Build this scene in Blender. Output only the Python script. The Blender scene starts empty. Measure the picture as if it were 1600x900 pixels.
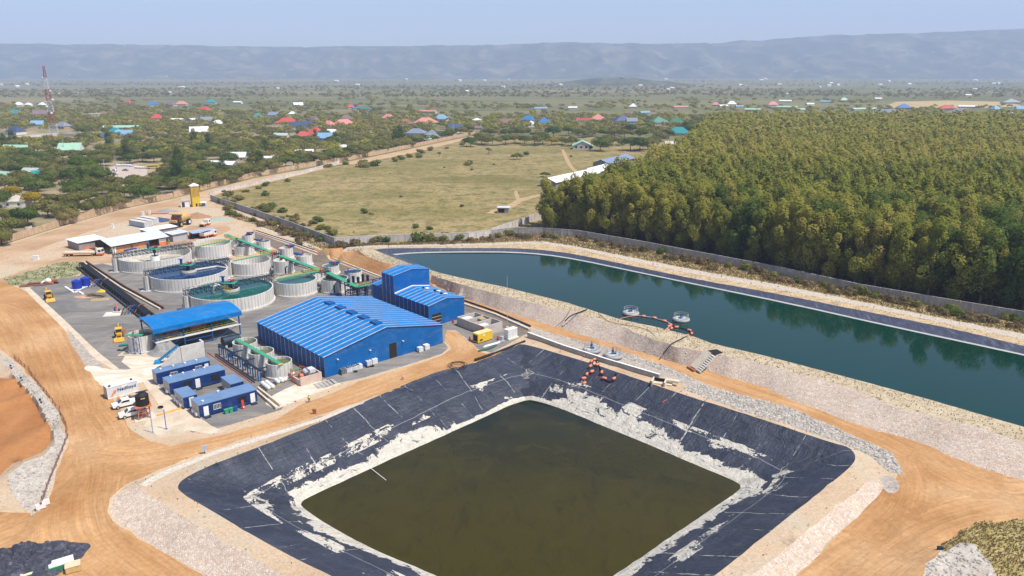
import bpy, bmesh, math, random
import numpy as np
from mathutils import Vector, Matrix, noise as mnoise
from mathutils.geometry import delaunay_2d_cdt
R = math.radians
random.seed(7); rng = np.random.default_rng(7)
S = bpy.context.scene
COL = S.collection
# ---------------------------------------------------------------- camera, sky, sun, exposure
CAM_H = 68.0; CAM_F = 1180.0; CAM_P = R(16.0)
cd = bpy.data.cameras.new('camera'); cam = bpy.data.objects.new('camera', cd); COL.objects.link(cam)
cd.sensor_width = 36; cd.lens = 36*CAM_F/1600; cd.clip_start = 1; cd.clip_end = 60000
cam.location = (0, 0, CAM_H); cam.rotation_euler = (R(90)-CAM_P, 0, 0); S.camera = cam
SUN_EL = R(60); SUN_DIR = Vector((0.90, -0.42, 0)).normalized()
w = bpy.data.worlds.new('World'); S.world = w; w.use_nodes = True
nt = w.node_tree; bgn = nt.nodes['Background']
sky = nt.nodes.new('ShaderNodeTexSky'); sky.sky_type = 'NISHITA'; sky.sun_disc = False
sky.sun_elevation = SUN_EL; sky.sun_rotation = math.atan2(SUN_DIR.x, SUN_DIR.y)
sky.air_density = 1.0; sky.dust_density = 2.6; sky.ozone_density = 1.3; sky.altitude = 1100
nt.links.new(sky.outputs[0], bgn.inputs[0]); bgn.inputs[1].default_value = 0.13
sd = bpy.data.lights.new('sun', 'SUN'); sd.energy = 4.9; sd.angle = R(0.5); sd.color = (1.0, 0.95, 0.88)
so = bpy.data.objects.new('sun', sd); COL.objects.link(so)
sv = Vector((SUN_DIR.x*math.cos(SUN_EL), SUN_DIR.y*math.cos(SUN_EL), math.sin(SUN_EL)))
so.rotation_euler = sv.to_track_quat('Z', 'Y').to_euler(); so.location = (60, 40, 200)
S.view_settings.view_transform = 'Standard'; S.view_settings.look = 'None'
S.view_settings.exposure = 0.27; S.view_settings.gamma = 1
S.cycles.max_bounces = 5; S.cycles.diffuse_bounces = 3; S.cycles.glossy_bounces = 3
S.cycles.transmission_bounces = 2; S.cycles.volume_bounces = 1; S.cycles.transparent_max_bounces = 4

_c, _s = math.cos(CAM_P), math.sin(CAM_P)
def at(px, py, z=0.0):
    """ground survey: where the sight line through a photo point meets height z"""
    u = px-800; v = py-450; t = (CAM_H-z)/(CAM_F*_s+v*_c)
    return Vector((u*t, (CAM_F*_c-v*_s)*t, z))
def proj(p):
    d = p[1]*_c-(p[2]-CAM_H)*_s; v = -((p[2]-CAM_H)*_c+p[1]*_s)
    return 800+CAM_F*p[0]/d, 450+CAM_F*v/d
def depth(p): return p[1]*_c+(CAM_H-p[2])*_s
GA = R(42.5)       # the plant's building grid
GU = Vector((math.cos(GA), math.sin(GA), 0)); GV = Vector((-GU.y, GU.x, 0))

# ---------------------------------------------------------------- materials
MATS = {}
class NT:
    def __init__(s, name):
        m = bpy.data.materials.new(name); m.use_nodes = True; s.m = m; s.t = m.node_tree
        s.b = s.t.nodes['Principled BSDF']; s.b.inputs['Specular IOR Level'].default_value = .3
    def n(s, typ, **kw):
        nd = s.t.nodes.new(typ)
        for k, v in kw.items():
            if k.startswith('_'): setattr(nd, k[1:], v)
        return nd
    def l(s, a, b): s.t.links.new(a, b)
    def coord(s, kind='pos', scale=(1,1,1), rot=(0,0,0)):
        if kind == 'pos': o = s.n('ShaderNodeNewGeometry').outputs['Position']
        elif kind == 'obj': o = s.n('ShaderNodeTexCoord').outputs['Object']
        else:
            a = s.n('ShaderNodeAttribute'); a.attribute_name = kind; o = a.outputs['Vector']
        mp = s.n('ShaderNodeMapping'); mp.inputs['Scale'].default_value = scale; mp.inputs['Rotation'].default_value = rot
        s.l(o, mp.inputs[0]); return mp.outputs[0]
    def noise(s, vec, scale, detail=4, rough=.6, dist=0):
        n = s.n('ShaderNodeTexNoise'); n.inputs['Scale'].default_value = scale; n.inputs['Detail'].default_value = detail
        n.inputs['Roughness'].default_value = rough; n.inputs['Distortion'].default_value = dist
        s.l(vec, n.inputs['Vector']); return n.outputs[0]
    def voro(s, vec, scale, feat='F1', out=0):
        n = s.n('ShaderNodeTexVoronoi'); n.feature = feat; n.inputs['Scale'].default_value = scale; s.l(vec, n.inputs['Vector']); return n.outputs[out]
    def ramp(s, fac, stops):
        r = s.n('ShaderNodeValToRGB'); e = r.color_ramp.elements
        while len(e) < len(stops): e.new(.5)
        for i, (p, c) in enumerate(stops):
            e[i].position = p; e[i].color = tuple(c)+(1,) if not isinstance(c, (int, float)) else (c, c, c, 1)
        s.l(fac, r.inputs[0]); return r.outputs[0]
    def mix(s, fac, a, b, mode='MIX'):
        m = s.n('ShaderNodeMix'); m.data_type = 'RGBA'; m.blend_type = mode
        if isinstance(fac, (int, float)): m.inputs[0].default_value = fac
        else: s.l(fac, m.inputs[0])
        for i, x in ((6, a), (7, b)):
            if isinstance(x, (tuple, list)): m.inputs[i].default_value = tuple(x)+(1,)
            else: s.l(x, m.inputs[i])
        return m.outputs[2]
    def math(s, op, a, b=0, c=None):
        m = s.n('ShaderNodeMath'); m.operation = op
        for i, x in enumerate((a, b, c)):
            if x is None: continue
            if isinstance(x, (int, float)): m.inputs[i].default_value = x
            else: s.l(x, m.inputs[i])
        return m.outputs[0]
    def sep(s, vec):
        n = s.n('ShaderNodeSeparateXYZ'); s.l(vec, n.inputs[0]); return n.outputs
    def bump(s, h, strength=.5, dist=.1):
        b = s.n('ShaderNodeBump'); b.inputs['Strength'].default_value = strength; b.inputs['Distance'].default_value = dist
        s.l(h, b.inputs['Height']); s.l(b.outputs[0], s.b.inputs['Normal'])
    def col(s, c):
        if isinstance(c, (tuple, list)): s.b.inputs['Base Color'].default_value = tuple(c)+(1,)
        else: s.l(c, s.b.inputs['Base Color'])
    def done(s, rough=.8, metal=0):
        s.b.inputs['Roughness'].default_value = rough; s.b.inputs['Metallic'].default_value = metal
        MATS[s.m.name] = s.m; return s.m

def paint(name, c, rough=.5, var=.25, scale=.6, metal=0, spec=.3, dirt=None):
    """painted or plain surface with weathering variation"""
    if name in MATS: return MATS[name]
    k = NT(name); v = k.coord('obj')
    f = k.noise(v, scale, 5, .65)
    dk = tuple(x*(1-var) for x in c); lt = tuple(min(1, x*(1+var*.5)) for x in c)
    o = k.ramp(f, [(.3, dk), (.55, c), (.8, lt)])
    if dirt:
        o = k.mix(k.ramp(k.noise(v, scale*2.7, 6, .7), [(.55, 0), (.72, .6)]), o, dirt)
    k.col(o); k.b.inputs['Specular IOR Level'].default_value = spec
    return k.done(rough, metal)

def stuffy(name, cols, scale, rough=.95, bump=(.5, .1), fine=None, attr='pos', sc=(1,1,1), detail=7, extra=None):
    k = NT(name); v = k.coord(attr, sc)
    o = k.ramp(k.noise(v, scale, detail, .68, .4), cols)
    if fine: 
        f = k.noise(v, fine[0], 5, .7)
        o = k.mix(fine[1], o, k.ramp(f, [(.3, .25), (.7, .75)]), 'OVERLAY')
        k.bump(f, *bump)
    if extra: o = extra(k, o)
    k.col(o); k.b.inputs['Specular IOR Level'].default_value = .1
    return k.done(rough)

# ---------------------------------------------------------------- mesh and object helpers
class MB:
    def __init__(s): s.v = []; s.f = []
    def add(s, vs, fs):
        o = len(s.v); s.v += [tuple(x) for x in vs]; s.f += [tuple(i+o for i in f) for f in fs]; return s
    def box(s, x0, x1, y0, y1, z0, z1):
        v = [(x, y, z) for z in (z0, z1) for x, y in ((x0, y0), (x1, y0), (x1, y1), (x0, y1))]
        return s.add(v, [(0,3,2,1), (4,5,6,7), (0,1,5,4), (1,2,6,5), (2,3,7,6), (3,0,4,7)])
    def beam(s, a, b, w=.15, h=None):
        h = h or w; a = Vector(a); b = Vector(b); d = (b-a)
        if d.length < 1e-6: return s
        d.normalize(); up = Vector((0, 0, 1)) if abs(d.z) < .95 else Vector((0, 1, 0))
        x = d.cross(up).normalized(); y = x.cross(d).normalized()
        v = [p+x*(i*w/2)+y*(j*h/2) for p in (a, b) for i, j in ((-1,-1), (1,-1), (1,1), (-1,1))]
        return s.add(v, [(0,3,2,1), (4,5,6,7), (0,1,5,4), (1,2,6,5), (2,3,7,6), (3,0,4,7)])
    def cyl(s, cx, cy, z0, z1, r, n=16, r2=None, caps=True):
        r2 = r if r2 is None else r2
        v = [(cx+rr*math.cos(2*math.pi*i/n), cy+rr*math.sin(2*math.pi*i/n), z) for z, rr in ((z0, r), (z1, r2)) for i in range(n)]
        f = [(i, (i+1) % n, n+(i+1) % n, n+i) for i in range(n)]
        if caps: f += [tuple(range(n-1, -1, -1)), tuple(range(n, 2*n))]
        return s.add(v, f)
    def ring(s, cx, cy, z0, z1, ro, ri, n=48):
        v = []
        for i in range(n):
            a = 2*math.pi*i/n; c, d = math.cos(a), math.sin(a)
            v += [(cx+ro*c, cy+ro*d, z0), (cx+ro*c, cy+ro*d, z1), (cx+ri*c, cy+ri*d, z1), (cx+ri*c, cy+ri*d, z0)]
        f = []
        for i in range(n):
            a = 4*i; b = 4*((i+1) % n)
            f += [(a, b, b+1, a+1), (a+1, b+1, b+2, a+2), (a+2, b+2, b+3, a+3), (a+3, b+3, b, a)]
        return s.add(v, f)
    def tube(s, pts, r, n=6):
        pts = [Vector(p) for p in pts]; vs = []; m = len(pts)
        for i, p in enumerate(pts):
            d = (pts[min(i+1, m-1)]-pts[max(i-1, 0)]).normalized()
            up = Vector((0, 0, 1)) if abs(d.z) < .9 else Vector((1, 0, 0))
            x = d.cross(up).normalized(); y = x.cross(d)
            rr = r[i] if isinstance(r, (list, tuple)) else r
            vs += [p+x*rr*math.cos(2*math.pi*k/n)+y*rr*math.sin(2*math.pi*k/n) for k in range(n)]
        f = [(i*n+k, i*n+(k+1) % n, (i+1)*n+(k+1) % n, (i+1)*n+k) for i in range(m-1) for k in range(n)]
        f += [tuple(range(n-1, -1, -1)), tuple(range((m-1)*n, m*n))]
        return s.add(vs, f)
    def prism(s, poly, lo, hi, axis='y'):
        """poly in (x,z) extruded in y, or (y,z) extruded in x, or (x,y) extruded in z"""
        def P(a, b, t): return {'y': (a, t, b), 'x': (t, a, b), 'z': (a, b, t)}[axis]
        n = len(poly); v = [P(a, b, t) for t in (lo, hi) for a, b in poly]
        return s.add(v, [tuple(range(n)), tuple(range(2*n-1, n-1, -1))]+[(i, n+i, n+(i+1) % n, (i+1) % n) for i in range(n)])
    def ball(s, c, rx, ry=None, rz=None, n=10, m=6):
        ry = ry or rx; rz = rz or rx; vs = []; fs = []
        for j in range(1, m):
            p = math.pi*j/m
            vs += [(c[0]+rx*math.sin(p)*math.cos(2*math.pi*i/n), c[1]+ry*math.sin(p)*math.sin(2*math.pi*i/n), c[2]+rz*math.cos(p)) for i in range(n)]
        t = len(vs); vs += [(c[0], c[1], c[2]+rz), (c[0], c[1], c[2]-rz)]
        for j in range(m-2):
            fs += [(j*n+i, (j+1)*n+i, (j+1)*n+(i+1) % n, j*n+(i+1) % n) for i in range(n)]
        fs += [(t, i, (i+1) % n) for i in range(n)]+[(t+1, (m-2)*n+(i+1) % n, (m-2)*n+i) for i in range(n)]
        return s.add(vs, fs)
    def rock(s, c, r, rz=None):
        base = [(0,0,1),(.9,0,.35),(.28,.85,.3),(-.72,.53,.4),(-.72,-.53,.3),(.28,-.85,.4),(.72,.5,-.5),(-.28,.85,-.5),(-.9,0,-.5),(-.28,-.85,-.5),(.72,-.5,-.5)]
        a = random.random()*6.28; ca, sa = math.cos(a), math.sin(a); vs = []
        for x, y, z in base:
            q = r*random.uniform(.7, 1.2); vs.append((c[0]+(x*ca-y*sa)*q, c[1]+(x*sa+y*ca)*q, c[2]+z*q*.75))
        return s.add(vs, [(0,1,2),(0,2,3),(0,3,4),(0,4,5),(0,5,1),(1,6,2),(2,7,3),(3,8,4),(4,9,5),(5,10,1),(6,7,2),(7,8,3),(8,9,4),(9,10,5),(10,6,1)])
    def mesh(s, name, mat=None, smooth=False):
        me = bpy.data.meshes.new(name); me.from_pydata(s.v, [], s.f); me.update()
        if mat: me.materials.append(mat)
        bm = bmesh.new(); bm.from_mesh(me); bmesh.ops.recalc_face_normals(bm, faces=bm.faces); bm.to_mesh(me); bm.free()
        if smooth: me.shade_smooth()
        return me
    def build(s, name, mat, parent=None, smooth=False):
        o = bpy.data.objects.new(name, s.mesh(name, mat, smooth)); COL.objects.link(o)
        if parent: o.parent = parent
        return o

def tag(o, label=None, cat=None, group=None, kind=None):
    if label: o['label'] = label; o['kind'] = kind or 'thing'
    if cat: o['category'] = cat
    if group: o['group'] = group
    if kind: o['kind'] = kind
    return o
def thing(name, label, cat, loc, rz=0, group=None):
    o = bpy.data.objects.new(name, None); COL.objects.link(o); o.empty_display_size = .5
    o.location = loc; o.rotation_euler = (0, 0, rz); return tag(o, label, cat, group)
KIDS = {}
def copy_thing(src, loc, rz=0, label=None, scale=None, group=None):
    r = src.copy(); COL.objects.link(r); r.location = loc; r.rotation_euler = (0, 0, rz)
    if scale: r.scale = scale
    if label: r['label'] = label
    if group: r['group'] = group
    if src.name not in KIDS: KIDS[src.name] = list(src.children)
    for ch in KIDS[src.name]:
        c = ch.copy(); COL.objects.link(c); c.parent = r
        for g in ch.children:
            d = g.copy(); COL.objects.link(d); d.parent = c
    return r
def fast_mesh(name, co, faces, mat, attrs=None, smooth=False):
    me = bpy.data.meshes.new(name); co = np.asarray(co, dtype=np.float32); faces = np.asarray(faces, dtype=np.int32)
    k = faces.shape[1]
    me.vertices.add(len(co)); me.vertices.foreach_set('co', co.ravel())
    me.loops.add(faces.size); me.loops.foreach_set('vertex_index', faces.ravel())
    me.polygons.add(len(faces)); me.polygons.foreach_set('loop_start', np.arange(0, faces.size, k, dtype=np.int32))
    try: me.polygons.foreach_set('loop_total', np.full(len(faces), k, dtype=np.int32))
    except Exception: pass
    for an, data in (attrs or {}).items():
        data = np.asarray(data, dtype=np.float32)
        if data.ndim == 1: a = me.attributes.new(an, 'FLOAT', 'POINT'); a.data.foreach_set('value', data)
        else: a = me.attributes.new(an, 'FLOAT_VECTOR', 'POINT'); a.data.foreach_set('vector', data.ravel())
    me.materials.append(mat); me.update(); me.validate()
    if smooth: me.shade_smooth()
    return me
# ================================================================= TERRAIN
rs = random.Random(3)
def line(pts, jit=.25, step=1.6, z=None):
    """break line: photo points surveyed onto the ground, densified and roughened"""
    P = [at(p[0], p[1], p[2] if len(p) > 2 else (z or 0)) for p in pts]; out = [P[0]]
    for a, b in zip(P, P[1:]):
        n = max(1, min(60, int((b-a).length/step)))
        nrm = Vector((-(b-a).y, (b-a).x, 0))
        if nrm.length: nrm.normalize()
        for i in range(1, n+1):
            q = a.lerp(b, i/n)
            if i < n: q = q+nrm*rs.uniform(-jit, jit)
            out.append(q)
    return out
def smoothed(pts, k=3):
    for _ in range(k):
        q = [pts[0]]
        for a, b in zip(pts, pts[1:]): q += [tuple(x*.75+y*.25 for x, y in zip(a, b)), tuple(x*.25+y*.75 for x, y in zip(a, b))]
        q.append(pts[-1]); pts = q
    return pts
def z3(pts, z): return [(p[0], p[1], z) for p in pts]
CZ = 3.6; WZ = 2.4            # lagoon crest and water level
PZ = .5; PW = -6.0            # front pond crest and water level
LOW = -1.8                    # the lower track on the near side
# lagoon
lag_near = z3([(620,398.5),(650,411),(690,427.5),(750,442.5),(787,450),(887,475.5),(969,501.5),(1025,513),(1084,528.5),(1112,539.5),(1200,560),(1353,600),(1467,632.5),(1600,672),(1900,765)], WZ)
lag_far = z3([(620,398.5),(640,396.5),(675,395.3),(740,394.5),(800,395),(850,398.5),(900,406),(1000,427),(1100,448),(1238,476.5),(1375,507.5),(1600,556),(1900,622)], WZ)
far_band = z3([(612,397),(640,394.5),(675,393.3),(740,392.6),(800,393),(850,396.5),(900,404),(1000,425),(1100,446),(1238,474),(1375,505),(1600,553),(1900,619)], WZ+.12)
lin_far = z3([(584,390),(605,387.7),(675,387.5),(750,387.5),(800,387.5),(850,390.5),(900,397),(1000,418),(1100,438.7),(1203,456.6),(1375,491),(1513,518.6),(1600,541),(1900,605)], CZ)
lin_near = z3([(584,390),(600,396.5),(640,411.5),(690,427.2),(750,440.5),(787,448),(887,473),(969,499),(1025,510.7),(1084,525.8),(1112,536.5),(1200,557),(1353,597),(1467,628.5),(1600,667),(1900,758)], CZ)
stone_top = z3([(536,393.5),(547.5,392),(600,410),(675,430),(725,445),(800,465),(900,490),(969,509.5),(1059,543),(1100,549),(1200,571),(1307,600),(1400,637),(1500,660),(1600,690),(1900,790)], CZ)
stone_bot = z3([(536,395.5),(545,403),(607,426),(665,443),(725,466),(787,486),(856,507),(919,526),(1012,554),(1069,571),(1120,584),(1200,607),(1233,623),(1333,661),(1433,691),(1533,731),(1600,751),(1900,850)], .1)
rock_in = z3([(506,392),(515,390.6),(575,386.5),(650,385),(750,383.4),(800,381.4),(850,381),(900,388.5),(1000,410.5),(1100,431),(1203,449.5),(1306,469.5),(1450,499.5),(1600,530),(1900,596)], CZ-.4)
rock_out = z3([(506,390.5),(515,388.5),(575,384),(650,382.4),(750,380.3),(800,378),(850,377.5),(900,385),(1000,405),(1100,424.5),(1203,442.5),(1306,463),(1450,493),(1600,522),(1900,586)], CZ-1.4)
wall3 = [(732,375),(767,370),(800,365.5),(845,366),(900,369.5),(1000,387),(1100,406.5),(1213,428.5),(1341,457),(1479,481.5),(1600,502),(1900,552)]
verge = z3([(478,381),(506,391),(515,389.4),(575,385),(650,383.3)], 0)
# front pond
crest_L = [(812,537.8),(745,567),(684,579),(577,624),(501,660),(400,700),(306,735.6),(272.5,759),(290,775),(317.5,790),(400,839.5),(475,880),(518,899),(700,998),(875,1092)]
crest_R = [(812,537.8),(825,538.6),(919,566),(1012,597),(1044,609),(1200,658),(1300,692),(1327,698),(1338,712),(1333,727),(1283,767),(1200,833),(1120,897),(1000,992),(875,1092)]
water_L = [(820,626),(794,634),(775,644),(700,677.5),(580,732),(482,777),(469,786),(474,794),(512,820),(587,861),(685,899),(844,981)]
water_R = [(820,626),(832,624.5),(875,637.5),(950,669),(1012,694),(1090,728),(1145,750),(1160,760),(1148,771),(1100,803),(960,899),(844,981)]
bench_L = [(817,596),(765,612),(640,655),(550,690),(437,737),(380,761),(372,769),(382,777),(419,794),(512,842),(587,880),(860,1030)]
bench_R = [(817,596),(833,594),(900,612),(1012,650),(1130,692),(1220,722),(1240,737),(1225,752),(1150,806),(1020,899),(860,1030)]
Lq = {}
Lq['lag_near'] = line(smoothed(lag_near, 1), .05); Lq['lag_far'] = line(smoothed(lag_far, 1), .05)
Lq['band'] = line(smoothed(far_band, 1), .04); Lq['lin_far'] = line(smoothed(lin_far, 1), .15); Lq['lin_near'] = line(lin_near, .08)
Lq['stone_top'] = line(stone_top, .5); Lq['stone_bot'] = line(stone_bot, .4)
Lq['rock_in'] = line(rock_in, .25); Lq['rock_out'] = line(rock_out, .3); Lq['wall3'] = line(wall3, 0, 4)
def ringline(a, b, z, jit, k=1):
    A = line(smoothed(z3(a, z), k), jit); B = line(smoothed(z3(b, z), k), jit)
    return A+B[::-1][1:-1]
CREST = ringline(crest_L, crest_R, PZ, .16, 2)
BENCH = ringline(bench_L, bench_R, PW+2.9, .08, 2)
WATER = ringline(water_L, water_R, PW, .12, 2)
cen = sum(WATER, Vector())/len(WATER)
BED = [Vector((cen.x+(p.x-cen.x)*.86, cen.y+(p.y-cen.y)*.86, PW-2.5)) for p in WATER]
lagbed_n = [p+Vector((.68, .73, 0))*4+Vector((0, 0, -2)) for p in Lq['lag_near'][8:]]
lagbed_f = [p-Vector((.62, .78, 0))*4+Vector((0, 0, -2)) for p in Lq['lag_far'][8:]]
def pl(pts, jit=.3, step=1.8, k=0):
    pts = [tuple(p) if len(p) > 2 else (p[0], p[1], 0) for p in pts]
    if k: pts = smoothed(pts, k)
    return line(pts, jit, step)
def poly(pts, jit=.3, k=0, step=1.8):
    return pl(pts+[pts[0]], jit, step, k)[:-1]

Z = []      # zones in priority order: (name, polygon, material key)
def zone(name, P, add=True): Z.append((name, P, add))
field = poly([(335,298),(325,308),(523,383),(600,379),(732,375),(767,370),(800,365.5),(845,366),(848,352),(900,345),(950,318),(1000,292),(1050,268),(1085,235),(1060,222),(1010,218),(900,214),(800,214),(742,214),(640,238),(560,254),(480,268),(400,285)], .4, 0, 6)
zone('field_grass', field)
town = poly([(-400,385),(0,383),(100,352),(195,325),(270,309),(400,276),(550,250),(742,209),(700,200),(560,196),(300,196),(0,200),(-400,205)], .4, 0, 10)
zone('town_ground', town)
zone('forest_floor', poly([(850,366.5),(900,369.5),(1000,387),(1100,406.5),(1213,428.5),(1341,457),(1479,481.5),(1600,502),(1900,552),(2400,560),(2400,196),(1140,200),(1100,206),(1085,235),(1050,268),(1000,292),(950,318),(900,345),(848,353)], 0, 0, 8))
zone('dirt_track', poly([(877,234),(882,234),(888,248),(896,262),(902,268),(897,269),(888,259),(881,246)], .2, 1))
zone('dirt_track', poly([(803,299),(808,298),(812,310),(842,303.5),(845,306),(818,314),(805,322),(792,329),(770,334),(760,333),(766,329),(792,321),(807,312)], .3, 0))
zone('town_track', poly([(272,310),(400,278),(550,251.5),(650,231),(742,211.5),(742,214.5),(650,238),(560,256),(530,257),(470,273),(400,289.5),(345,302),(325,309)], .3, 0, 5))
zone('ploughed_field', poly([(1085,190),(1112,186),(1130,179),(1180,178),(1262,180),(1300,186),(1262,190),(1180,192)], 0, 0, 20))
zone('stubble_field', poly([(1378,168),(1400,159),(1480,157),(1570,159),(1600,166),(1500,170)], 0, 0, 20))
zone('car_park', poly([(168,262),(200,255),(232,262),(228,276),(212,286),(196,290),(182,276),(172,272)], .3, 1, 4))
site = poly([(-500,552),(0,384),(100,353),(195,326),(270,310.5),(327,309),(430,345),(523,384),(600,380)]+[p for p in wall3]+[(2600,660),(3600,2200),(875,1500),(-1500,2200),(-1500,900)], 0, 0, 6)
zone('site_ground', site)
zone('perimeter_track', poly([(-300,482),(0,386,0),(100,354.5),(195,327.5),(282,310.5),(292,322),(262,330),(215,341),(150,358),(80,382),(0,407.5),(-300,505)], .3))
zone('perimeter_track', poly([(-100,470),(0,436),(42,420),(92,404),(130,398),(165,402),(205,400),(225,380),(262,366),(300,352),(325,352),(352,348),(362,358),(345,366),(318,378),(290,392),(215,405),(190,412),(150,410),(128,408),(90,411),(50,422),(20,440),(0,452),(-100,500)], .35))
zone('scrub_bank', poly([(5,436),(44,424),(90,411),(126,408),(132,420),(118,432),(84,437),(62,441),(40,447),(16,446)], .3))
# verge between the boundary wall and the lagoon
Lq['rockfoot'] = Lq['rock_out']
zone('verge_grass', pl([(360,331),(430,352),(523,385),(600,381)], .1)+pl(wall3[0:], 0, 4)+Lq['rock_out'][::-1]+pl([(476,381),(430,362),(395,350),(370,343),(352,336)], .3))
zone('rock_band', Lq['rock_out']+Lq['rock_in'][::-1], False)
zone('rock_band', poly([(400,352),(420,358.5),(475,378),(506,390.5),(506,392.5),(474,381),(420,361),(400,354)], .1))
zone('crest_path', Lq['rock_in']+Lq['lin_far'][::-1], False)
zone('lagoon_crest', Lq['lin_near']+Lq['stone_top'][::-1], False)
zone('lagoon_crest', pl([(584,390,CZ),(536,393.5,CZ),(547.5,392,CZ),(560,387,CZ-.4)], .1), True)
zone('dirt_road', pl([(395,358),(440,374),(476,386),(506,393.2),(536,391),(536,395.5)], .2)+pl([(536,396),(545,403),(607,426),(665,443),(725,466)], .3)+pl([(725,476),(665,457),(598,435),(510,402),(450,380),(396,362)], .2))
Lq['r4low'] = pl([(724,475),(775,492),(837,513),(880,526),(960,546),(1040,572),(1100,600),(1120,607),(1233,637),(1333,680),(1393,707),(1406,727)], .3)
zone('dirt_road', Lq['stone_bot'][:]+pl([(2000,900,-.6),(1900,1100,-1.4),(1500,1000,LOW),(1243,901,LOW),(1313,830,-1.2),(1377,768,-.3),(1400,748)], .3)+Lq['r4low'][::-1], True)
zone('rough_gravel', poly([(837,513),(880,526),(960,546),(1040,572),(1100,598),(1085,608),(1044,592),(1000,580),(919,552),(840,524),(828,521)], .25))
zone('rubble_bank', Lq['r4low'][-60:]+pl([(1406,727),(1412,742),(1390,738),(1360,712),(1300,687),(1233,664),(1160,643),(1060,606),(1100,600)], .3), True)
zone('stone_embankment', Lq['stone_top']+Lq['stone_bot'][::-1], False)
zone('grass_patch', poly([(1470,850,-.2),(1500,828,0),(1540,815,0),(1620,812,0),(1800,830,0),(1800,1000,0),(1560,1000,0),(1500,900,0)], .5))
zone('pit_gravel', poly([(1440,905,.4),(1446,880,.2),(1470,860,.6),(1500,848,.4),(1524,851,.9),(1548,880,.4),(1560,905,.3),(1500,960,.5)], .3))
zone('rough_gravel', poly([(1374,748),(1385,742),(1398,746),(1408,762),(1396,772),(1382,768)], .5, 2, .8))
# near-side crest paths and stone slopes of the front pond
zone('crest_path', [p for p in CREST], False)
zone('stone_embankment', pl([(215,758,PZ),(264,794,PZ),(340,839.5,PZ),(400,873.5,PZ),(450,901,PZ),(560,965,PZ),(640,1010,PZ)], .3)+pl([(560,1060,LOW),(420,960,LOW),(313,893,LOW),(245,855,LOW),(189,820,LOW+.3),(172,798,-.9),(177.5,775,-.3)], .3))
zone('stone_embankment', pl([(1360,750,PZ),(1300,797,PZ),(1177,897,PZ),(1040,1000,PZ)], .3)+pl([(1130,1010,LOW),(1243,900,LOW),(1313,831,-1.3),(1377,769,-.4),(1373,748,PZ)], .3))
# left road, pond road
zone('dirt_road', poly([(-80,470),(0,440),(20,446),(42,456),(70,482),(100,512),(116,538),(140,575),(165,606),(190,645),(205,672),(235,690),(268,697),(345,680),(432,655),(470,632),(520,614),(560,596),(640,572),(690,556),(705,545),(692,528),(694,515),(712,520),(733,535),(746,548),(760,553),(800,545),(800,551),(740,566),(650,598),(500,648),(330,703),(250,733),(196,757),(172,778,-.2),(168,800,-.9),(189,824,LOW+.3),(245,858,LOW),(313,896,LOW),(420,965,LOW),(300,1300,LOW),(-600,1300,LOW),(-600,800,-1),(0,800,-1),(50,802,-1),(75,790,-.9),(88,735,-.5),(108,690,-.3),(92,640),(52,592),(20,560),(0,545),(-80,500)], .3, 0, 2.2))
zone('pond_kerb', poly([(217,757),(250,738),(330,706.5),(500,652.5),(577,624),(650,600),(744,566),(744,571),(650,606),(577,629),(500,658),(330,712),(262,741),(228,760)], .12))
zone('pit_gravel', poly([(-40,545),(0,560),(24,588),(60,630),(84,678),(86,690),(70,712),(38,722),(12,742),(19,771,-.6),(49,806,-.9),(72,786,-.8),(86,735,-.4),(104,690,-.2),(88,640,.3),(52,596,.3),(14,560,.2),(-40,530)], .3))
zone('excavation_floor', poly([(-60,560,-1.2),(0,590,-1.2),(26,596,-1.2),(56,632,-1.2),(80,676,-1.2),(80,692,-1.2),(64,708,-1.2),(20,724,-1.2),(-4,748,-1.2),(-200,760,-1.2),(-300,640,-1.2)], .3))
# plant yards
yard = poly([(45,450),(85,437),(124,431),(135,416),(160,411),(192,420),(300,408),(360,378),(385,368),(400,372),(470,402),(540,430),(600,452),(640,468),(735,484),(822,522),(790,540),(768,551),(746,545),(733,532),(712,516),(698,516),(694,535),(700,544),(690,553),(640,569),(560,592),(520,600),(508,592),(478,612),(462,600),(440,640),(400,652),(345,668),(300,676),(265,645),(225,600),(210,585),(182,575),(105,508)], .15)
zone('plant_yard', yard)
zone('concrete_slab', poly([(38,452),(46,449),(104,503),(152,549),(186,576),(178,578),(140,556),(98,512)], .06))
zone('concrete_slab', poly([(222,596),(234,590),(268,622),(330,665),(352,674),(330,678),(292,672),(255,640)], .06))
zone('rough_gravel', poly([(104,512),(140,552),(172,582),(165,606),(140,580),(112,540)], .2))
zone('pale_concrete', poly([(178,578),(205,577),(222,570),(240,575),(268,584),(246,596),(232,593),(222,598),(206,598),(165,612),(150,592),(130,574),(140,570)], .35, 1, 1))
zone('pale_concrete', poly([(228,545),(262,560),(250,571),(240,577),(206,577),(190,565),(196,555)], .05))
zone('pale_concrete', poly([(468,598),(500,592),(512,606),(480,620),(450,632),(430,640),(410,628),(436,612)], .2, 1))
zone('dark_gravel', poly([(240,577),(250,571),(262,560),(258,548),(292,532),(320,536),(322,560),(280,572)], .05))
zone('concrete_slab', poly([(236,648),(262,642),(300,668),(278,680),(252,684),(225,665)], .1))
zone('red_dirt', poly([(350,392),(372,384),(400,392),(420,404),(395,412),(365,404),(340,400)], .5, 2))
zone('red_dirt', poly([(395,374),(440,390),(500,416),(480,418),(440,408),(410,392)], .4))
zone('drain', poly([(398,363.5),(450,382),(510,404),(600,437),(600,450),(560,440),(500,418),(440,394),(398,371)], .05))
zone('drain', poly([(726,474),(775,491),(829,514),(829,524),(800,517),(724,484)], .05))
zone('drain', poly([(131,414),(150,425),(200,458),(246,487),(238,492),(190,466),(140,434),(127,420)], .03))
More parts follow.
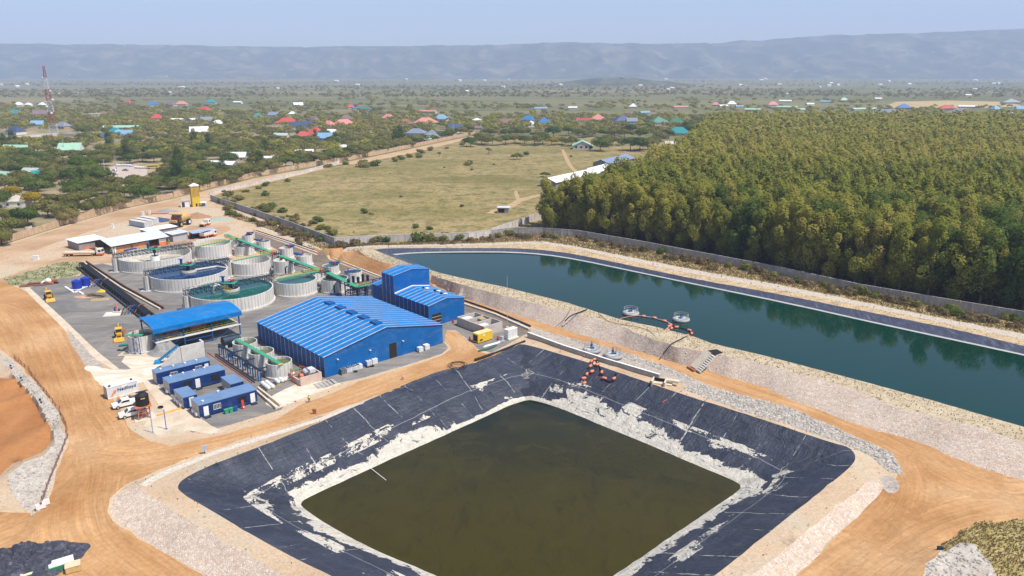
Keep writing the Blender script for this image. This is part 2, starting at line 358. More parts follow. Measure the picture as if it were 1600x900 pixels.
# pond linings
zone('pond_liner', CREST, True)
zone('pond_bed', WATER, True)
Z.append(('_bench', BENCH, True)); Z.append(('_bed', BED, True))
zone('lagoon_liner', Lq['lin_far'][:]+Lq['lag_far'][::-1], False)
zone('lagoon_liner', Lq['lin_near'][:]+Lq['lag_near'][::-1], False)
zone('lagoon_edge_band', Lq['band']+Lq['lag_far'][::-1], False)
zone('lagoon_bed', Lq['lag_near']+Lq['lag_far'][::-1], False)

verts = []; edges = []; zval = []
def add_chain(P, closed):
    b = len(verts)
    for p in P: verts.append((p.x, p.y)); zval.append(p.z)
    for i in range(len(P)-1): edges.append((b+i, b+i+1))
    if closed: edges.append((b+len(P)-1, b))
for k_ in ('lag_near', 'lag_far', 'band', 'lin_far', 'lin_near', 'stone_top', 'stone_bot', 'rock_in', 'rock_out'): add_chain(Lq[k_], False)
add_chain(lagbed_n, False); add_chain(lagbed_f, False)
for nme, P, addit in Z:
    if addit: add_chain(P, True)
for p in [(150,700,0),(60,780,-.8),(100,850,LOW),(30,870,LOW),(-100,900,LOW),(1400,860,-1.2),(1300,890,LOW),(1450,800,-.4),(1550,780,0),(1500,740,0),(300,720,0),(130,640,0),(740,300,.5),(600,300,.3),(1200,760,PW+.5)]:
    if p[0] == 1200: continue
    q = at(*p); verts.append((q.x, q.y)); zval.append(q.z)
B = 12000
b0 = len(verts)
for x, y in ((-B, -250), (B, -250), (B, 11800), (-B, 11800)): verts.append((x, y)); zval.append(0)
edges += [(b0, b0+1), (b0+1, b0+2), (b0+2, b0+3), (b0+3, b0)]
# first pass: breaklines only, giving the height of every point
r1 = delaunay_2d_cdt([Vector(v) for v in verts], edges, [], 0, 1e-4)
V1 = np.array([tuple(v) for v in r1[0]]); T1_ = np.array(r1[2]); ov = r1[3]
vz = np.full(len(V1), np.nan)
zv = np.array(zval)
for i, o in enumerate(ov):
    if len(o): vz[i] = zv[o[0]]
ok = ~np.isnan(vz)
for i in np.where(~ok)[0]:
    d = np.hypot(*(V1[ok]-V1[i]).T); j = np.argsort(d)[:4]; wgt = 1/(d[j]+.01); vz[i] = (vz[ok][j]*wgt).sum()/wgt.sum()
gx = []
def gridpts(y0, y1, step, jit=.45):
    ys = np.arange(y0, y1, step)
    for y in ys:
        hw = y*.9+40
        xs = np.arange(-hw, hw, step); xs = xs+rng.uniform(-jit, jit, len(xs))*step*.8
        gx.append(np.stack([xs, y+rng.uniform(-jit, jit, len(xs))*step*.8], 1))
gridpts(88, 235, 1.7); gridpts(236, 520, 3.4); gridpts(523, 1500, 11); gridpts(1510, 6500, 90)
G = np.concatenate(gx)
def tin_z(P):
    out = np.zeros(len(P)); done = np.zeros(len(P), bool)
    order = np.argsort(P[:, 0]); xs = P[order, 0]
    for t in T1_:
        a, b, c = V1[t]; x0 = min(a[0], b[0], c[0]); x1 = max(a[0], b[0], c[0])
        i0 = np.searchsorted(xs, x0-1e-6); i1 = np.searchsorted(xs, x1+1e-6)
        if i0 == i1: continue
        idx = order[i0:i1]; q = P[idx]
        m = (q[:, 1] >= min(a[1], b[1], c[1])-1e-6) & (q[:, 1] <= max(a[1], b[1], c[1])+1e-6) & ~done[idx]
        idx = idx[m]
        if not len(idx): continue
        q = P[idx]; d = (b[0]-a[0])*(c[1]-a[1])-(c[0]-a[0])*(b[1]-a[1])
        if abs(d) < 1e-9: continue
        l1 = ((b[0]-q[:, 0])*(c[1]-q[:, 1])-(c[0]-q[:, 0])*(b[1]-q[:, 1]))/d
        l2 = ((c[0]-q[:, 0])*(a[1]-q[:, 1])-(a[0]-q[:, 0])*(c[1]-q[:, 1]))/d
        l3 = 1-l1-l2; ins = (l1 > -1e-6) & (l2 > -1e-6) & (l3 > -1e-6)
        z = l1*vz[t[0]]+l2*vz[t[1]]+l3*vz[t[2]]
        out[idx[ins]] = z[ins]; done[idx[ins]] = True
    return out
_A, _B_, _C_ = V1[T1_[:, 0]], V1[T1_[:, 1]], V1[T1_[:, 2]]
_D = (_B_[:, 0]-_A[:, 0])*(_C_[:, 1]-_A[:, 1])-(_C_[:, 0]-_A[:, 0])*(_B_[:, 1]-_A[:, 1]); _D[np.abs(_D) < 1e-9] = 1e9
def ground_z(x, y):
    l1 = ((_B_[:, 0]-x)*(_C_[:, 1]-y)-(_C_[:, 0]-x)*(_B_[:, 1]-y))/_D
    l2 = ((_C_[:, 0]-x)*(_A[:, 1]-y)-(_A[:, 0]-x)*(_C_[:, 1]-y))/_D
    l3 = 1-l1-l2; m = np.minimum(np.minimum(l1, l2), l3); i = int(m.argmax()); t = T1_[i]
    return float(l1[i]*vz[t[0]]+l2[i]*vz[t[1]]+l3[i]*vz[t[2]])
GZ = tin_z(G)
# second pass: breaklines and grid together
allv = [Vector(v) for v in verts]+[Vector(v) for v in G]
r2 = delaunay_2d_cdt(allv, edges, [], 0, 1e-4)
V2 = np.array([tuple(v) for v in r2[0]]); T2_ = np.array(r2[2]); allz = np.concatenate([zv, GZ])
z2 = np.full(len(V2), np.nan); isgrid = np.zeros(len(V2), bool)
for i, o in enumerate(r2[3]):
    if len(o): z2[i] = allz[o[0]]; isgrid[i] = o[0] >= len(verts)
nn = np.where(np.isnan(z2))[0]
if len(nn): z2[nn] = tin_z(V2[nn])
def inpoly(P, poly_):
    x, y = P[:, 0], P[:, 1]; c = np.zeros(len(P), bool); n = len(poly_)
    px_ = np.array([p.x for p in poly_]); py_ = np.array([p.y for p in poly_])
    sel = np.where((x > px_.min()) & (x < px_.max()) & (y > py_.min()) & (y < py_.max()))[0]
    xs, ys = x[sel], y[sel]; cc = np.zeros(len(sel), bool); j = n-1
    for i in range(n):
        if py_[i] != py_[j]:
            cc ^= ((py_[i] > ys) != (py_[j] > ys)) & (xs < (px_[j]-px_[i])*(ys-py_[i])/(py_[j]-py_[i])+px_[i])
        j = i
    c[sel] = cc; return c
cenT = V2[T2_].mean(1)
ZN = ['ground']; zid = np.zeros(len(T2_), int)
for nme, P, addit in Z:
    if nme.startswith('_'): continue
    if nme not in ZN: ZN.append(nme)
    zid[inpoly(cenT, P)] = ZN.index(nme)
# roughness of each zone, applied to grid points only
AMP = dict(ground=.5, field_grass=.35, forest_floor=.3, stone_embankment=.10, verge_grass=.3, rubble_bank=.45, lagoon_crest=.12, crest_path=.1, dirt_road=.07, perimeter_track=.07, site_ground=.15, pond_liner=.16, lagoon_liner=.06, scrub_bank=.3, grass_patch=.3, town_ground=.1, rough_gravel=.1, excavation_floor=.2, lagoon_bed=0, pond_bed=0)
amp = np.zeros(len(V2)); zn_amp = np.array([AMP.get(n, .02) for n in ZN])
np.maximum.at(amp, T2_.ravel(), np.repeat(zn_amp[zid], 3))
minamp = np.full(len(V2), 9.); np.minimum.at(minamp, T2_.ravel(), np.repeat(zn_amp[zid], 3))
for i in range(len(V2)):
    if not isgrid[i]: continue
    a = minamp[i]
    if a < .03 or V2[i][1] > 700: continue
    x, y = V2[i]
    z2[i] += a*(mnoise.noise((x*.35, y*.35, 1))*.9+mnoise.noise((x*1.1, y*1.1, 5))*.6)
# road coordinates: distance across and along the nearest centre line
CL = [[(-60,480),(20,470),(60,505),(90,560),(112,620),(128,680),(130,740),(115,800,-1),(130,850,-1.5),(210,910,-1.8),(330,1000,-1.8)],
      [(120,700),(170,715),(260,705),(400,675),(520,632),(640,588),(715,558),(735,540),(712,520)], [(-40,830,-1.5),(60,790,-1),(120,740),(150,690),(120,650)],
      [(396,360),(450,377),(510,397),(600,429),(670,452),(725,471),(787,490),(837,510),(919,535),(1040,565),(1140,602),(1233,630),(1333,670),(1420,715),(1500,760),(1600,785),(1800,830)],
      [(1420,715),(1440,760),(1420,810,-.8),(1340,870,-1.4),(1260,930,-1.8)], [(1800,790),(1600,775),(1480,790),(1400,830,-1),(1300,890,-1.6),(1230,950,-1.8)],
      [(-300,495),(0,395),(100,365),(200,335),(285,315)], [(-100,480),(0,443),(50,420),(100,405),(170,405),(215,390),(280,362),(345,355)]]
segs = []
for li, c_ in enumerate(CL):
    P = [at(*p) for p in smoothed([tuple(p)+((0,) if len(p) < 3 else ()) for p in c_], 2)]; acc = li*1000.
    for a, b in zip(P, P[1:]): segs.append((a.x, a.y, b.x, b.y, acc)); acc += (b-a).length
def road_uv(P):
    best = np.full(len(P), 1e9); u = np.zeros(len(P)); v = np.zeros(len(P))
    for ax, ay, bx, by, acc in segs:
        dx, dy = bx-ax, by-ay; L = math.hypot(dx, dy)
        if L < 1e-6: continue
        t = np.clip(((P[:, 0]-ax)*dx+(P[:, 1]-ay)*dy)/L/L, 0, 1)
        ex = P[:, 0]-ax-t*dx; ey = P[:, 1]-ay-t*dy; d = np.hypot(ex, ey); m = d < best
        sg = np.sign(dx*ey-dy*ex); best[m] = d[m]; u[m] = (acc+t*L)[m]; v[m] = (d*sg)[m]
    return np.stack([u, v, np.minimum(best, 50)], 1)
cr = np.array([(p.x, p.y) for p in CREST]); crl = np.concatenate([[0], np.cumsum(np.hypot(*(np.diff(cr, axis=0)).T))])
wa = np.array([(p.x, p.y) for p in WATER])
def segd(C, L, q):
    a = C; b = np.roll(C, -1, 0); d = b-a; l2 = (d**2).sum(1)+1e-9; t = np.clip(((q-a)*d).sum(1)/l2, 0, 1); e = np.hypot(*(q-a-d*t[:, None]).T); j = int(e.argmin())
    return e[j], (L[j]+t[j]*math.sqrt(l2[j])) if L is not None else 0
def liner_uv(P, z):
    P = P[:, :2]; u = np.zeros(len(P)); d0 = np.zeros(len(P)); d1 = np.zeros(len(P))
    for i, q in enumerate(P):
        d0[i], u[i] = segd(cr, crl, q); d1[i], _u = segd(wa, None, q)
    return np.stack([u, d0/(d0+d1+1e-6), d1], 1)
# ---------------------------------------------------------------- ground materials
def tracks(k, base, dark, light, w1=.9, w2=.45):
    """dirt with tyre tracks running along the road (attribute ruv = along, across)"""
    v = k.coord('ruv', (.035, .9, 0)); v2 = k.coord('ruv', (.12, 2.6, 0)); p = k.coord('pos')
    n1 = k.noise(v, 1.0, 5, .65, .6); n2 = k.noise(v2, 1.0, 4, .7, .3); n3 = k.noise(p, .05, 5, .6)
    o = k.ramp(n3, [(.3, dark), (.5, base), (.72, light)])
    o = k.mix(w1, o, k.ramp(n1, [(.32, (.33,.30,.27)), (.5, (.5,.5,.5)), (.68, (.68,.67,.64))]), 'OVERLAY')
    o = k.mix(w2, o, k.ramp(n2, [(.3, .3), (.7, .7)]), 'OVERLAY')
    f = k.noise(p, 1.2, 6, .75); o = k.mix(.45, o, k.ramp(f, [(.3, .3), (.7, .7)]), 'OVERLAY')
    k.bump(k.math('ADD', k.math('MULTIPLY', n2, .6), k.math('MULTIPLY', f, .5)), .55, .22)
    return o
def mk(name, fn):
    k = NT(name); o = fn(k); k.col(o); k.b.inputs['Specular IOR Level'].default_value = .08; return k.done(.95)
M = {}
M['dirt_road'] = mk('orange dirt with tyre tracks', lambda k: tracks(k, (.43,.242,.110), (.34,.17,.066), (.52,.33,.175), .45, .28))
M['pit_gravel'] = stuffy('grey pit gravel', [(.3,(.34,.27,.21)),(.5,(.44,.39,.33)),(.7,(.52,.48,.43))], .6, fine=(3,.5))
M['perimeter_track'] = mk('dusty brown track', lambda k: tracks(k, (.42,.28,.17), (.35,.215,.12), (.50,.36,.235), .35, .3))
M['dirt_track'] = stuffy('foot path dirt', [(.3,(.33,.23,.12)),(.7,(.48,.33,.20))], .3, fine=(2,.3))
def f_site(k):
    p = k.coord('pos'); a = k.noise(p, .06, 5, .6); b = k.noise(p, .7, 6, .75)
    o = k.ramp(a, [(.3, (.40,.27,.16)), (.5, (.50,.37,.25)), (.7, (.46,.40,.30))])
    o = k.mix(k.ramp(b, [(.55, 0), (.7, .6)]), o, (.25,.22,.12))
    o = k.mix(.5, o, k.ramp(k.noise(p, 2.5, 5, .8), [(.3, .25), (.7, .75)]), 'OVERLAY'); k.bump(b, .6, .3); return o
M['site_ground'] = mk('gritty pale dirt', f_site)
def f_crest(k):
    p = k.coord('pos'); b = k.noise(p, .35, 7, .72, .5)
    o = k.ramp(b, [(.3, (.24,.21,.11)), (.42, (.38,.29,.17)), (.55, (.50,.37,.225)), (.72, (.57,.45,.30))])
    o = k.mix(.6, o, k.ramp(k.noise(p, 1.8, 6, .8), [(.3, .2), (.7, .8)]), 'OVERLAY'); k.bump(b, .5, .2); return o
M['crest_path'] = mk('sandy crest with dry tufts', f_crest)
M['lagoon_crest'] = mk('crest of dry grass and sand', lambda k: k.mix(.5, k.ramp(k.noise(k.coord('pos'), .45, 7, .75, .6), [(.3, (.22,.20,.12)), (.42, (.38,.31,.20)), (.6, (.50,.41,.29)), (.75, (.56,.47,.36))]), k.ramp(k.noise(k.coord('pos'), 2.2, 5, .8), [(.3, .2), (.7, .8)]), 'OVERLAY'))
def f_stone(k):
    p = k.coord('pos'); c = k.voro(p, 2.8, 'F1', 1); d = k.voro(p, 2.8, 'DISTANCE_TO_EDGE', 0); s_ = k.sep(c)
    o = k.ramp(s_[0], [(0, (.42,.335,.265)), (.5, (.53,.44,.36)), (1, (.62,.535,.455))])
    o = k.mix(k.ramp(s_[1], [(.6, 0), (.9, .55)]), o, (.56,.38,.27))
    o = k.mix(k.ramp(d, [(.015, .7), (.10, 0)]), o, (.40,.31,.24))
    o = k.mix(.5, o, k.ramp(k.noise(p, .09, 4, .6), [(.3, .38), (.7, .6)]), 'OVERLAY')
    k.bump(d, .5, .25); return o
M['stone_embankment'] = mk('pitched pinkish stone', f_stone)
def f_rub(k):
    p = k.coord('pos'); c = k.sep(k.voro(p, 1.3, 'F1', 1)); d = k.voro(p, 1.3, 'DISTANCE_TO_EDGE', 0)
    o = k.ramp(c[0], [(0, (.34,.30,.25)), (.5, (.42,.38,.33)), (1, (.50,.46,.41))])
    o = k.mix(k.ramp(d, [(.02, .6), (.10, 0)]), o, (.27,.21,.15)); k.bump(d, .7, .4); return o
M['rubble_bank'] = mk('grey broken rock', f_rub)
M['rock_band'] = mk('pale rock band', lambda k: k.ramp(k.noise(k.coord('pos'), 1.3, 7, .85), [(.32, (.24,.19,.13)), (.5, (.47,.41,.34)), (.68, (.60,.55,.48))]))
M['rough_gravel'] = stuffy('grey brown gravel', [(.28,(.25,.21,.17)),(.5,(.38,.33,.28)),(.7,(.50,.45,.38))], .8, fine=(3,.5))
M['pond_kerb'] = stuffy('pale gravel strip', [(.3,(.42,.37,.30)),(.7,(.62,.57,.49))], 1.5, fine=(3,.4))
M['excavation_floor'] = mk('red brown dug earth', lambda k: k.mix(.5, k.ramp(k.noise(k.coord('pos', (1,.35,1)), .12, 6, .6, .5), [(.3, (.30,.125,.045)), (.7, (.40,.19,.075))]), k.ramp(k.noise(k.coord('pos'), 1.2, 6, .8), [(.3, .35), (.7, .65)]), 'OVERLAY'))
def f_yard(k):
    p = k.coord('pos'); a = k.noise(p, .07, 6, .65, 1.2); v = k.coord('pos', (1,1,1), (0,0,-GA)); st = k.noise(k.coord('pos', (.05,.6,1), (0,0,R(-10))), 1, 5, .7, .8)
    o = k.ramp(a, [(.3, (.125,.12,.115)), (.5, (.18,.172,.162)), (.72, (.27,.25,.225))])
    o = k.mix(k.ramp(st, [(.5, 0), (.68, .6)]), o, (.33,.27,.21))
    o = k.mix(.45, o, k.ramp(k.noise(p, 2, 6, .8), [(.3, .3), (.7, .7)]), 'OVERLAY'); return o
M['plant_yard'] = mk('grey compacted yard', f_yard)
M['dark_gravel'] = stuffy('dark gravel', [(.3,(.07,.07,.07)),(.7,(.12,.115,.11))], .5, fine=(3,.4))  # dark patch of ground around the ramp wall and heap
M['concrete_slab'] = stuffy('sandy concrete', [(.3,(.44,.35,.25)),(.6,(.60,.50,.38)),(.8,(.50,.35,.2))], .25, fine=(3,.3), bump=(.1,.02))
M['pale_concrete'] = mk('sand streaked concrete', lambda k: k.ramp(k.noise(k.coord('pos', (.35,1,1), (0,0,R(-25))), .3, 6, .7, 1.5), [(.3, (.47,.33,.21)), (.5, (.62,.52,.41)), (.65, (.70,.64,.56)), (.8,(.5,.47,.42))]))
M['red_dirt'] = stuffy('reddish site dirt', [(.3,(.42,.26,.19)),(.7,(.55,.40,.31))], .3, fine=(2,.4))
M['drain'] = stuffy('brown drain wall', [(.3,(.13,.10,.075)),(.7,(.22,.18,.14))], .3, fine=(2,.4))
def f_field(k):
    p = k.coord('pos', (.6,1,1), (0,0,R(20))); a = k.noise(p, .02, 6, .62, .6); b = k.noise(k.coord('pos'), .12, 7, .72)
    o = k.ramp(a, [(.3, (.17,.145,.05)), (.45, (.25,.20,.08)), (.58, (.31,.24,.11)), (.72, (.31,.21,.12))])
    o = k.mix(k.ramp(b, [(.47, 0), (.62, .9)]), o, (.125,.12,.045)); o = k.mix(k.ramp(k.noise(k.coord('pos', (.25,1,1), (0,0,R(30))), .09, 6, .75), [(.6, 0), (.75, .7)]), o, (.40,.30,.19))
    o = k.mix(.7, o, k.ramp(k.noise(k.coord('pos'), .45, 6, .85), [(.35, .22), (.65, .76)]), 'OVERLAY'); return o
M['field_grass'] = mk('dry pasture', f_field)
M['verge_grass'] = mk('dry verge', lambda k: k.mix(.5, k.ramp(k.noise(k.coord('pos'), .25, 7, .75, .4), [(.3, (.13,.12,.05)), (.45, (.27,.21,.10)), (.6, (.36,.26,.14)), (.75, (.40,.24,.13))]), k.ramp(k.noise(k.coord('pos'), 1.5, 5, .8), [(.3, .2), (.7, .8)]), 'OVERLAY'))
M['scrub_bank'] = mk('scrubby bank', lambda k: k.ramp(k.noise(k.coord('pos'), .3, 7, .75, .5), [(.35, (.09,.13,.04)), (.5, (.25,.24,.12)), (.65, (.40,.35,.26)), (.8, (.45,.42,.37))]))
M['grass_patch'] = mk('tussock grass', lambda k: k.mix(.6, k.ramp(k.noise(k.coord('pos'), .35, 7, .75, .5), [(.32, (.20,.17,.06)), (.5, (.34,.27,.11)), (.7, (.46,.36,.18))]), k.ramp(k.noise(k.coord('pos'), 1.6, 5, .8), [(.3, .2), (.7, .8)]), 'OVERLAY'))
M['forest_floor'] = stuffy('leaf litter', [(.3,(.10,.085,.04)),(.7,(.22,.15,.08))], .3)
M['town_ground'] = mk('town earth', lambda k: k.ramp(k.noise(k.coord('pos'), .03, 7, .7, .5), [(.3, (.14,.14,.06)), (.5, (.25,.21,.12)), (.65, (.40,.30,.20)), (.8, (.45,.36,.26))]))
M['town_track'] = stuffy('town track dirt', [(.3,(.38,.25,.14)),(.7,(.52,.37,.23))], .08, fine=(.8,.4))
M['ploughed_field'] = stuffy('ploughed soil', [(.3,(.26,.15,.10)),(.7,(.36,.23,.16))], .02)
M['stubble_field'] = stuffy('stubble', [(.3,(.36,.27,.13)),(.7,(.46,.35,.18))], .01)
M['car_park'] = stuffy('pink gravel car park', [(.3,(.40,.32,.26)),(.7,(.52,.43,.36))], .2)
def f_far(k):
    p = k.coord('pos', (.35,1,1)); q = k.coord('pos', (.22,1,1)); a = k.noise(p, .0016, 7, .66, .8); b = k.noise(q, .011, 7, .75, .4); c = k.noise(k.coord('pos'), .05, 5, .75)
    o = k.ramp(a, [(.3, (.095,.115,.045)), (.45, (.15,.15,.065)), (.55, (.20,.18,.085)), (.68, (.26,.20,.11)), (.78, (.16,.15,.07))])
    o = k.mix(k.ramp(b, [(.48, 0), (.66, .8)]), o, (.06,.075,.03)); o = k.mix(k.ramp(c, [(.58, 0), (.72, .5)]), o, (.055,.07,.03))
    return k.mix(k.ramp(k.noise(k.coord('pos', (.15,1,1)), .006, 4, .6), [(.66, 0), (.7, .6)]), o, (.36,.27,.16))
M['ground'] = mk('bush plain', f_far)
def f_liner(k):
    s3 = k.sep(k.coord('luv')); u, t, dw = s3[0], s3[1], s3[2]; p = k.coord('pos')
    big = k.noise(p, .035, 3, .5); mid = k.noise(p, .22, 6, .62, .8); fine = k.noise(p, 1.6, 5, .7, 1.0); big2 = k.noise(p, .12, 5, .6, 1)
    cen_ = lambda x, a: k.math('MULTIPLY', k.math('SUBTRACT', x, .5), a)
    # torn white geotextile: a band of changing width at the water, and a ragged second belt half way up
    width = k.math('ADD', 2.9, k.math('ADD', cen_(big, 14), cen_(mid, 8))); near = k.math('LESS_THAN', dw, k.math('ADD', width, cen_(fine, 2.2)))
    n4 = k.noise(k.coord('luv', (.06, 1.6, 0)), 1, 6, .62, .6); belt = k.ramp(t, [(.40, 0), (.47, 1), (.66, 1), (.72, 0)])
    patch = k.math('GREATER_THAN', k.math('MULTIPLY', belt, k.math('ADD', n4, cen_(fine, .18))), .53)
    rip = k.math('LESS_THAN', k.noise(k.coord('luv', (.25, 5, 0)), 1, 6, .72, 2.0), .60)
    strip = k.math('LESS_THAN', dw, k.math('ADD', .35, k.math('MULTIPLY', mid, 1.2)))
    white = k.math('MAXIMUM', k.math('MULTIPLY', k.math('MAXIMUM', near, patch), rip), strip)
    dark = k.ramp(big2, [(.3, (.020,.025,.041)), (.6, (.035,.041,.062)), (.8, (.066,.071,.090))])
    su = k.math('FRACT', k.math('ADD', k.math('MULTIPLY', u, .135), cen_(k.noise(k.coord('luv', (.09,.25,0)), 1, 2, .5), 1.3)))
    line_ = k.math('LESS_THAN', su, .026); msk = k.ramp(k.noise(k.coord('luv', (.16, 2.6, 0)), 1, 5, .75), [(.49, 0), (.55, .8)])
    dark = k.mix(k.math('MULTIPLY', line_, msk), dark, (.46,.44,.40))
    cre = k.noise(k.coord('luv', (1.6, 4, 0)), 1, 4, .7, .8); dark = k.mix(k.ramp(cre, [(.67, 0), (.73, .28)]), dark, (.30,.30,.32))
    hz_ = k.noise(k.coord('luv', (.12, 30, 0)), 1, 5, .65, .6); dark = k.mix(k.ramp(hz_, [(.6, 0), (.75, .22)]), dark, (.18,.18,.19))
    dust = k.ramp(k.noise(p, .3, 6, .75, .5), [(.55, 0), (.75, .22)]); dark = k.mix(dust, dark, (.22,.20,.19))
    bl_ = k.math('LESS_THAN', k.math('ABSOLUTE', k.math('SUBTRACT', k.math('ADD', t, cen_(mid, .02)), .555)), .006); dark = k.mix(k.math('MULTIPLY', bl_, .45), dark, (.36,.36,.36))
    o = k.mix(white, dark, k.ramp(fine, [(.3, (.40,.36,.29)), (.6, (.60,.56,.48))]))
    k.bump(k.math('ADD', k.math('MULTIPLY', mid, 2.2), k.math('ADD', k.math('MULTIPLY', cre, .5), k.math('MULTIPLY', hz_, .5))), .9, .5)
    k.b.inputs['Specular IOR Level'].default_value = .4
    k.l(k.mix(white, (.48,.48,.48), (.95,.95,.95)), k.b.inputs['Roughness'])
    return o
k = NT('black pond liner'); k.col(f_liner(k)); MATS['black pond liner'] = k.m; M['pond_liner'] = k.m
def f_ll(k):
    p = k.coord('pos'); n_ = k.noise(k.coord('pos', (1.4,.35,1), (0,0,R(52))), 1.0, 5, .75, .6)
    o = k.ramp(n_, [(.35, (.030,.036,.060)), (.58, (.062,.070,.105)), (.68, (.16,.16,.17)), (.72, (.05,.053,.07))]); k.bump(n_, .7, .3); return o
k = NT('lagoon liner'); k.col(f_ll(k)); k.b.inputs['Specular IOR Level'].default_value = .35; M['lagoon_liner'] = k.done(.5)
M['lagoon_edge_band'] = paint('bleached liner edge', (.40,.40,.39), .8, .15)
M['lagoon_bed'] = paint('lagoon bed', (.01,.02,.02)); M['pond_bed'] = paint('pond bed', (.04,.035,.015))

tri_used = {}
p3 = np.column_stack([V2, z2])
for zi, nme in enumerate(ZN):
    tt = T2_[zid == zi]
    if not len(tt): continue
    ids, inv = np.unique(tt.ravel(), return_inverse=True); co = p3[ids]; at_ = {}
    fl = inv.reshape(-1, 3)
    if nme in ('dirt_road', 'perimeter_track'): at_['ruv'] = road_uv(co)
    if nme == 'pond_liner': at_['luv'] = liner_uv(co, co[:, 2])
    o = bpy.data.objects.new(nme, fast_mesh(nme, co, fl, M[nme], at_, True)); COL.objects.link(o); o['kind'] = 'structure'
    if nme in ('forest_floor',): pass

# ---------------------------------------------------------------- water
def water_obj(name, ring, z, mat, grow=1.0):
    c = sum(ring, Vector())/len(ring); b = MB()
    b.add([(c.x+(p.x-c.x)*grow, c.y+(p.y-c.y)*grow, z) for p in ring], [tuple(range(len(ring)))])
    me = b.mesh(name, mat); bm = bmesh.new(); bm.from_mesh(me); bmesh.ops.triangulate(bm, faces=bm.faces); bm.normal_update()
    for f in bm.faces:
        if f.normal.z < 0: f.normal_flip()
    bm.to_mesh(me); bm.free()
    o = bpy.data.objects.new(name, me); COL.objects.link(o); o['kind'] = 'structure'; return o
def murky(k):
    p = k.coord('pos'); a = k.noise(p, .022, 5, .6, .8); b = k.noise(p, .09, 6, .72, 1.5); q = k.noise(k.coord('pos', (1,.5,1), (0,0,R(30))), .35, 5, .75, 1)
    pv = k.sep(k.coord('pos'))
    far = k.ramp(k.math('ADD', k.math('MULTIPLY', k.math('SUBTRACT', pv[1], 105), .012), k.math('MULTIPLY', k.math('SUBTRACT', a, .5), .8)), [(.15, (.042,.034,.003)), (.4, (.028,.024,.004)), (.65, (.008,.013,.006)), (.9, (.006,.015,.013))])
    o = k.mix(k.ramp(b, [(.46, 0), (.70, .8)]), far, (.046,.038,.006)); o = k.mix(k.ramp(q, [(.50, 0), (.72, .5)]), o, (.014,.013,.004))
    k.bump(k.noise(p, 1.2, 3, .5), .04, .05); k.b.inputs['Specular IOR Level'].default_value = .35; k.b.inputs['IOR'].default_value = 1.33; return o
k = NT('murky pond water'); k.col(murky(k)); mw = k.done(.06)
water_obj('pond_water', WATER, PW+.02, mw, 1.012)
def teal(k):
    p = k.coord('pos'); a = k.noise(p, .02, 5, .6)
    k.bump(k.noise(k.coord('pos', (1,1,1)), 1.2, 2, .5), .02, .03); k.b.inputs['IOR'].default_value = 1.33; k.b.inputs['Specular IOR Level'].default_value = .4
    return k.ramp(a, [(.3, (.001,.026,.017)), (.7, (.001,.032,.025))])
k = NT('teal lagoon water'); k.col(teal(k)); mt = k.done(.05)
lw = Lq['lag_near']+Lq['lag_far'][::-1]
lw2 = [p+Vector((-.5, -.55, 0)) for p in Lq['lag_near']]+[p+Vector((.5, .6, 0)) for p in Lq['lag_far'][::-1]]
water_obj('lagoon_water', lw2, WZ+.02, mt)

# ---------------------------------------------------------------- escarpment beyond the plain
def ridge():
    xs = np.linspace(-11000, 11000, 620); nv = 46; co = []; 
    for j in range(nv):
        f = j/(nv-1)
        for x in xs:
            # height of the skyline, higher to the right
            ang = x/8200.
            sx = 800+CAM_F*x/(9000*_c+70*_s); sy = float(np.interp(sx, [-400,0,150,400,620,760,880,1000,1120,1200,1260,1330,1400,1500,1600,1900], [66,68,69,72,72,70,67,68.5,66,61,57,54,52,48,44,40]))
            tt_ = (sy-450)/CAM_F; top = CAM_H+9000*(-(tt_*_c+_s)/(_c-tt_*_s))+16*mnoise.noise((x*.004, 9, 0))+9*mnoise.noise((x*.016, 4, 0))
            y = 7000+f*2100+420*mnoise.noise((x*.0006, f*1.2, 7))
            g = 6*f*f*f*f+ (1-6*f*f*f*f if False else 0)
            s_ = f*f*(3-2*f)
            gul = mnoise.noise((x*.0028+f*.8, f*2.2, 2)); gul2 = mnoise.noise((x*.008, f*5, 4)); 
            z = top*s_+(abs(gul)*-120+gul2*30)*math.sin(math.pi*min(1, f*1.02))*1.0
            z -= 4*(1-f)
            co.append((x, y, max(-4, z) if f < .12 else z))
    n = len(xs); fs = [(j*n+i, j*n+i+1, (j+1)*n+i+1, (j+1)*n+i) for j in range(nv-1) for i in range(n-1)]
    base = len(co)
    for i in range(n): co.append((xs[i], 10900, -4))
    fs += [((nv-1)*n+i, (nv-1)*n+i+1, base+i+1, base+i) for i in range(n-1)]
    k = NT('wooded escarpment'); p = k.coord('pos'); a = k.noise(p, .004, 8, .72, .6); b = k.noise(p, .02, 6, .75)
    o = k.ramp(a, [(.35, (.03,.045,.02)), (.5, (.07,.08,.035)), (.6, (.17,.15,.08)), (.75, (.30,.24,.15))])
    k.col(k.mix(k.ramp(b, [(.45, 0), (.65, .6)]), o, (.03,.045,.02))); m = k.done(.95)
    o = bpy.data.objects.new('escarpment_hills', fast_mesh('escarpment_hills', co, fs, m, None, True)); COL.objects.link(o); o['kind'] = 'structure'
ridge()
def mound(x, y, rx, ry, h):
    co = []; n = 40; m = 12
    for j in range(m):
        for i in range(n):
            r = j/(m-1); a = 2*math.pi*i/n; co.append((x+rx*r*math.cos(a), y+ry*r*math.sin(a), h*(1-r*r)**1.3*(1+.3*mnoise.noise((math.cos(a)*2, math.sin(a)*2, r*3)))-1))
    fs = [(j*n+i, j*n+(i+1) % n, (j+1)*n+(i+1) % n, (j+1)*n+i) for j in range(m-1) for i in range(n)]
    o = bpy.data.objects.new('low_hill', fast_mesh('low_hill', co, fs, bpy.data.materials['wooded escarpment'], None, True)); COL.objects.link(o); o['kind'] = 'structure'
mound(560, 4100, 420, 250, 34)
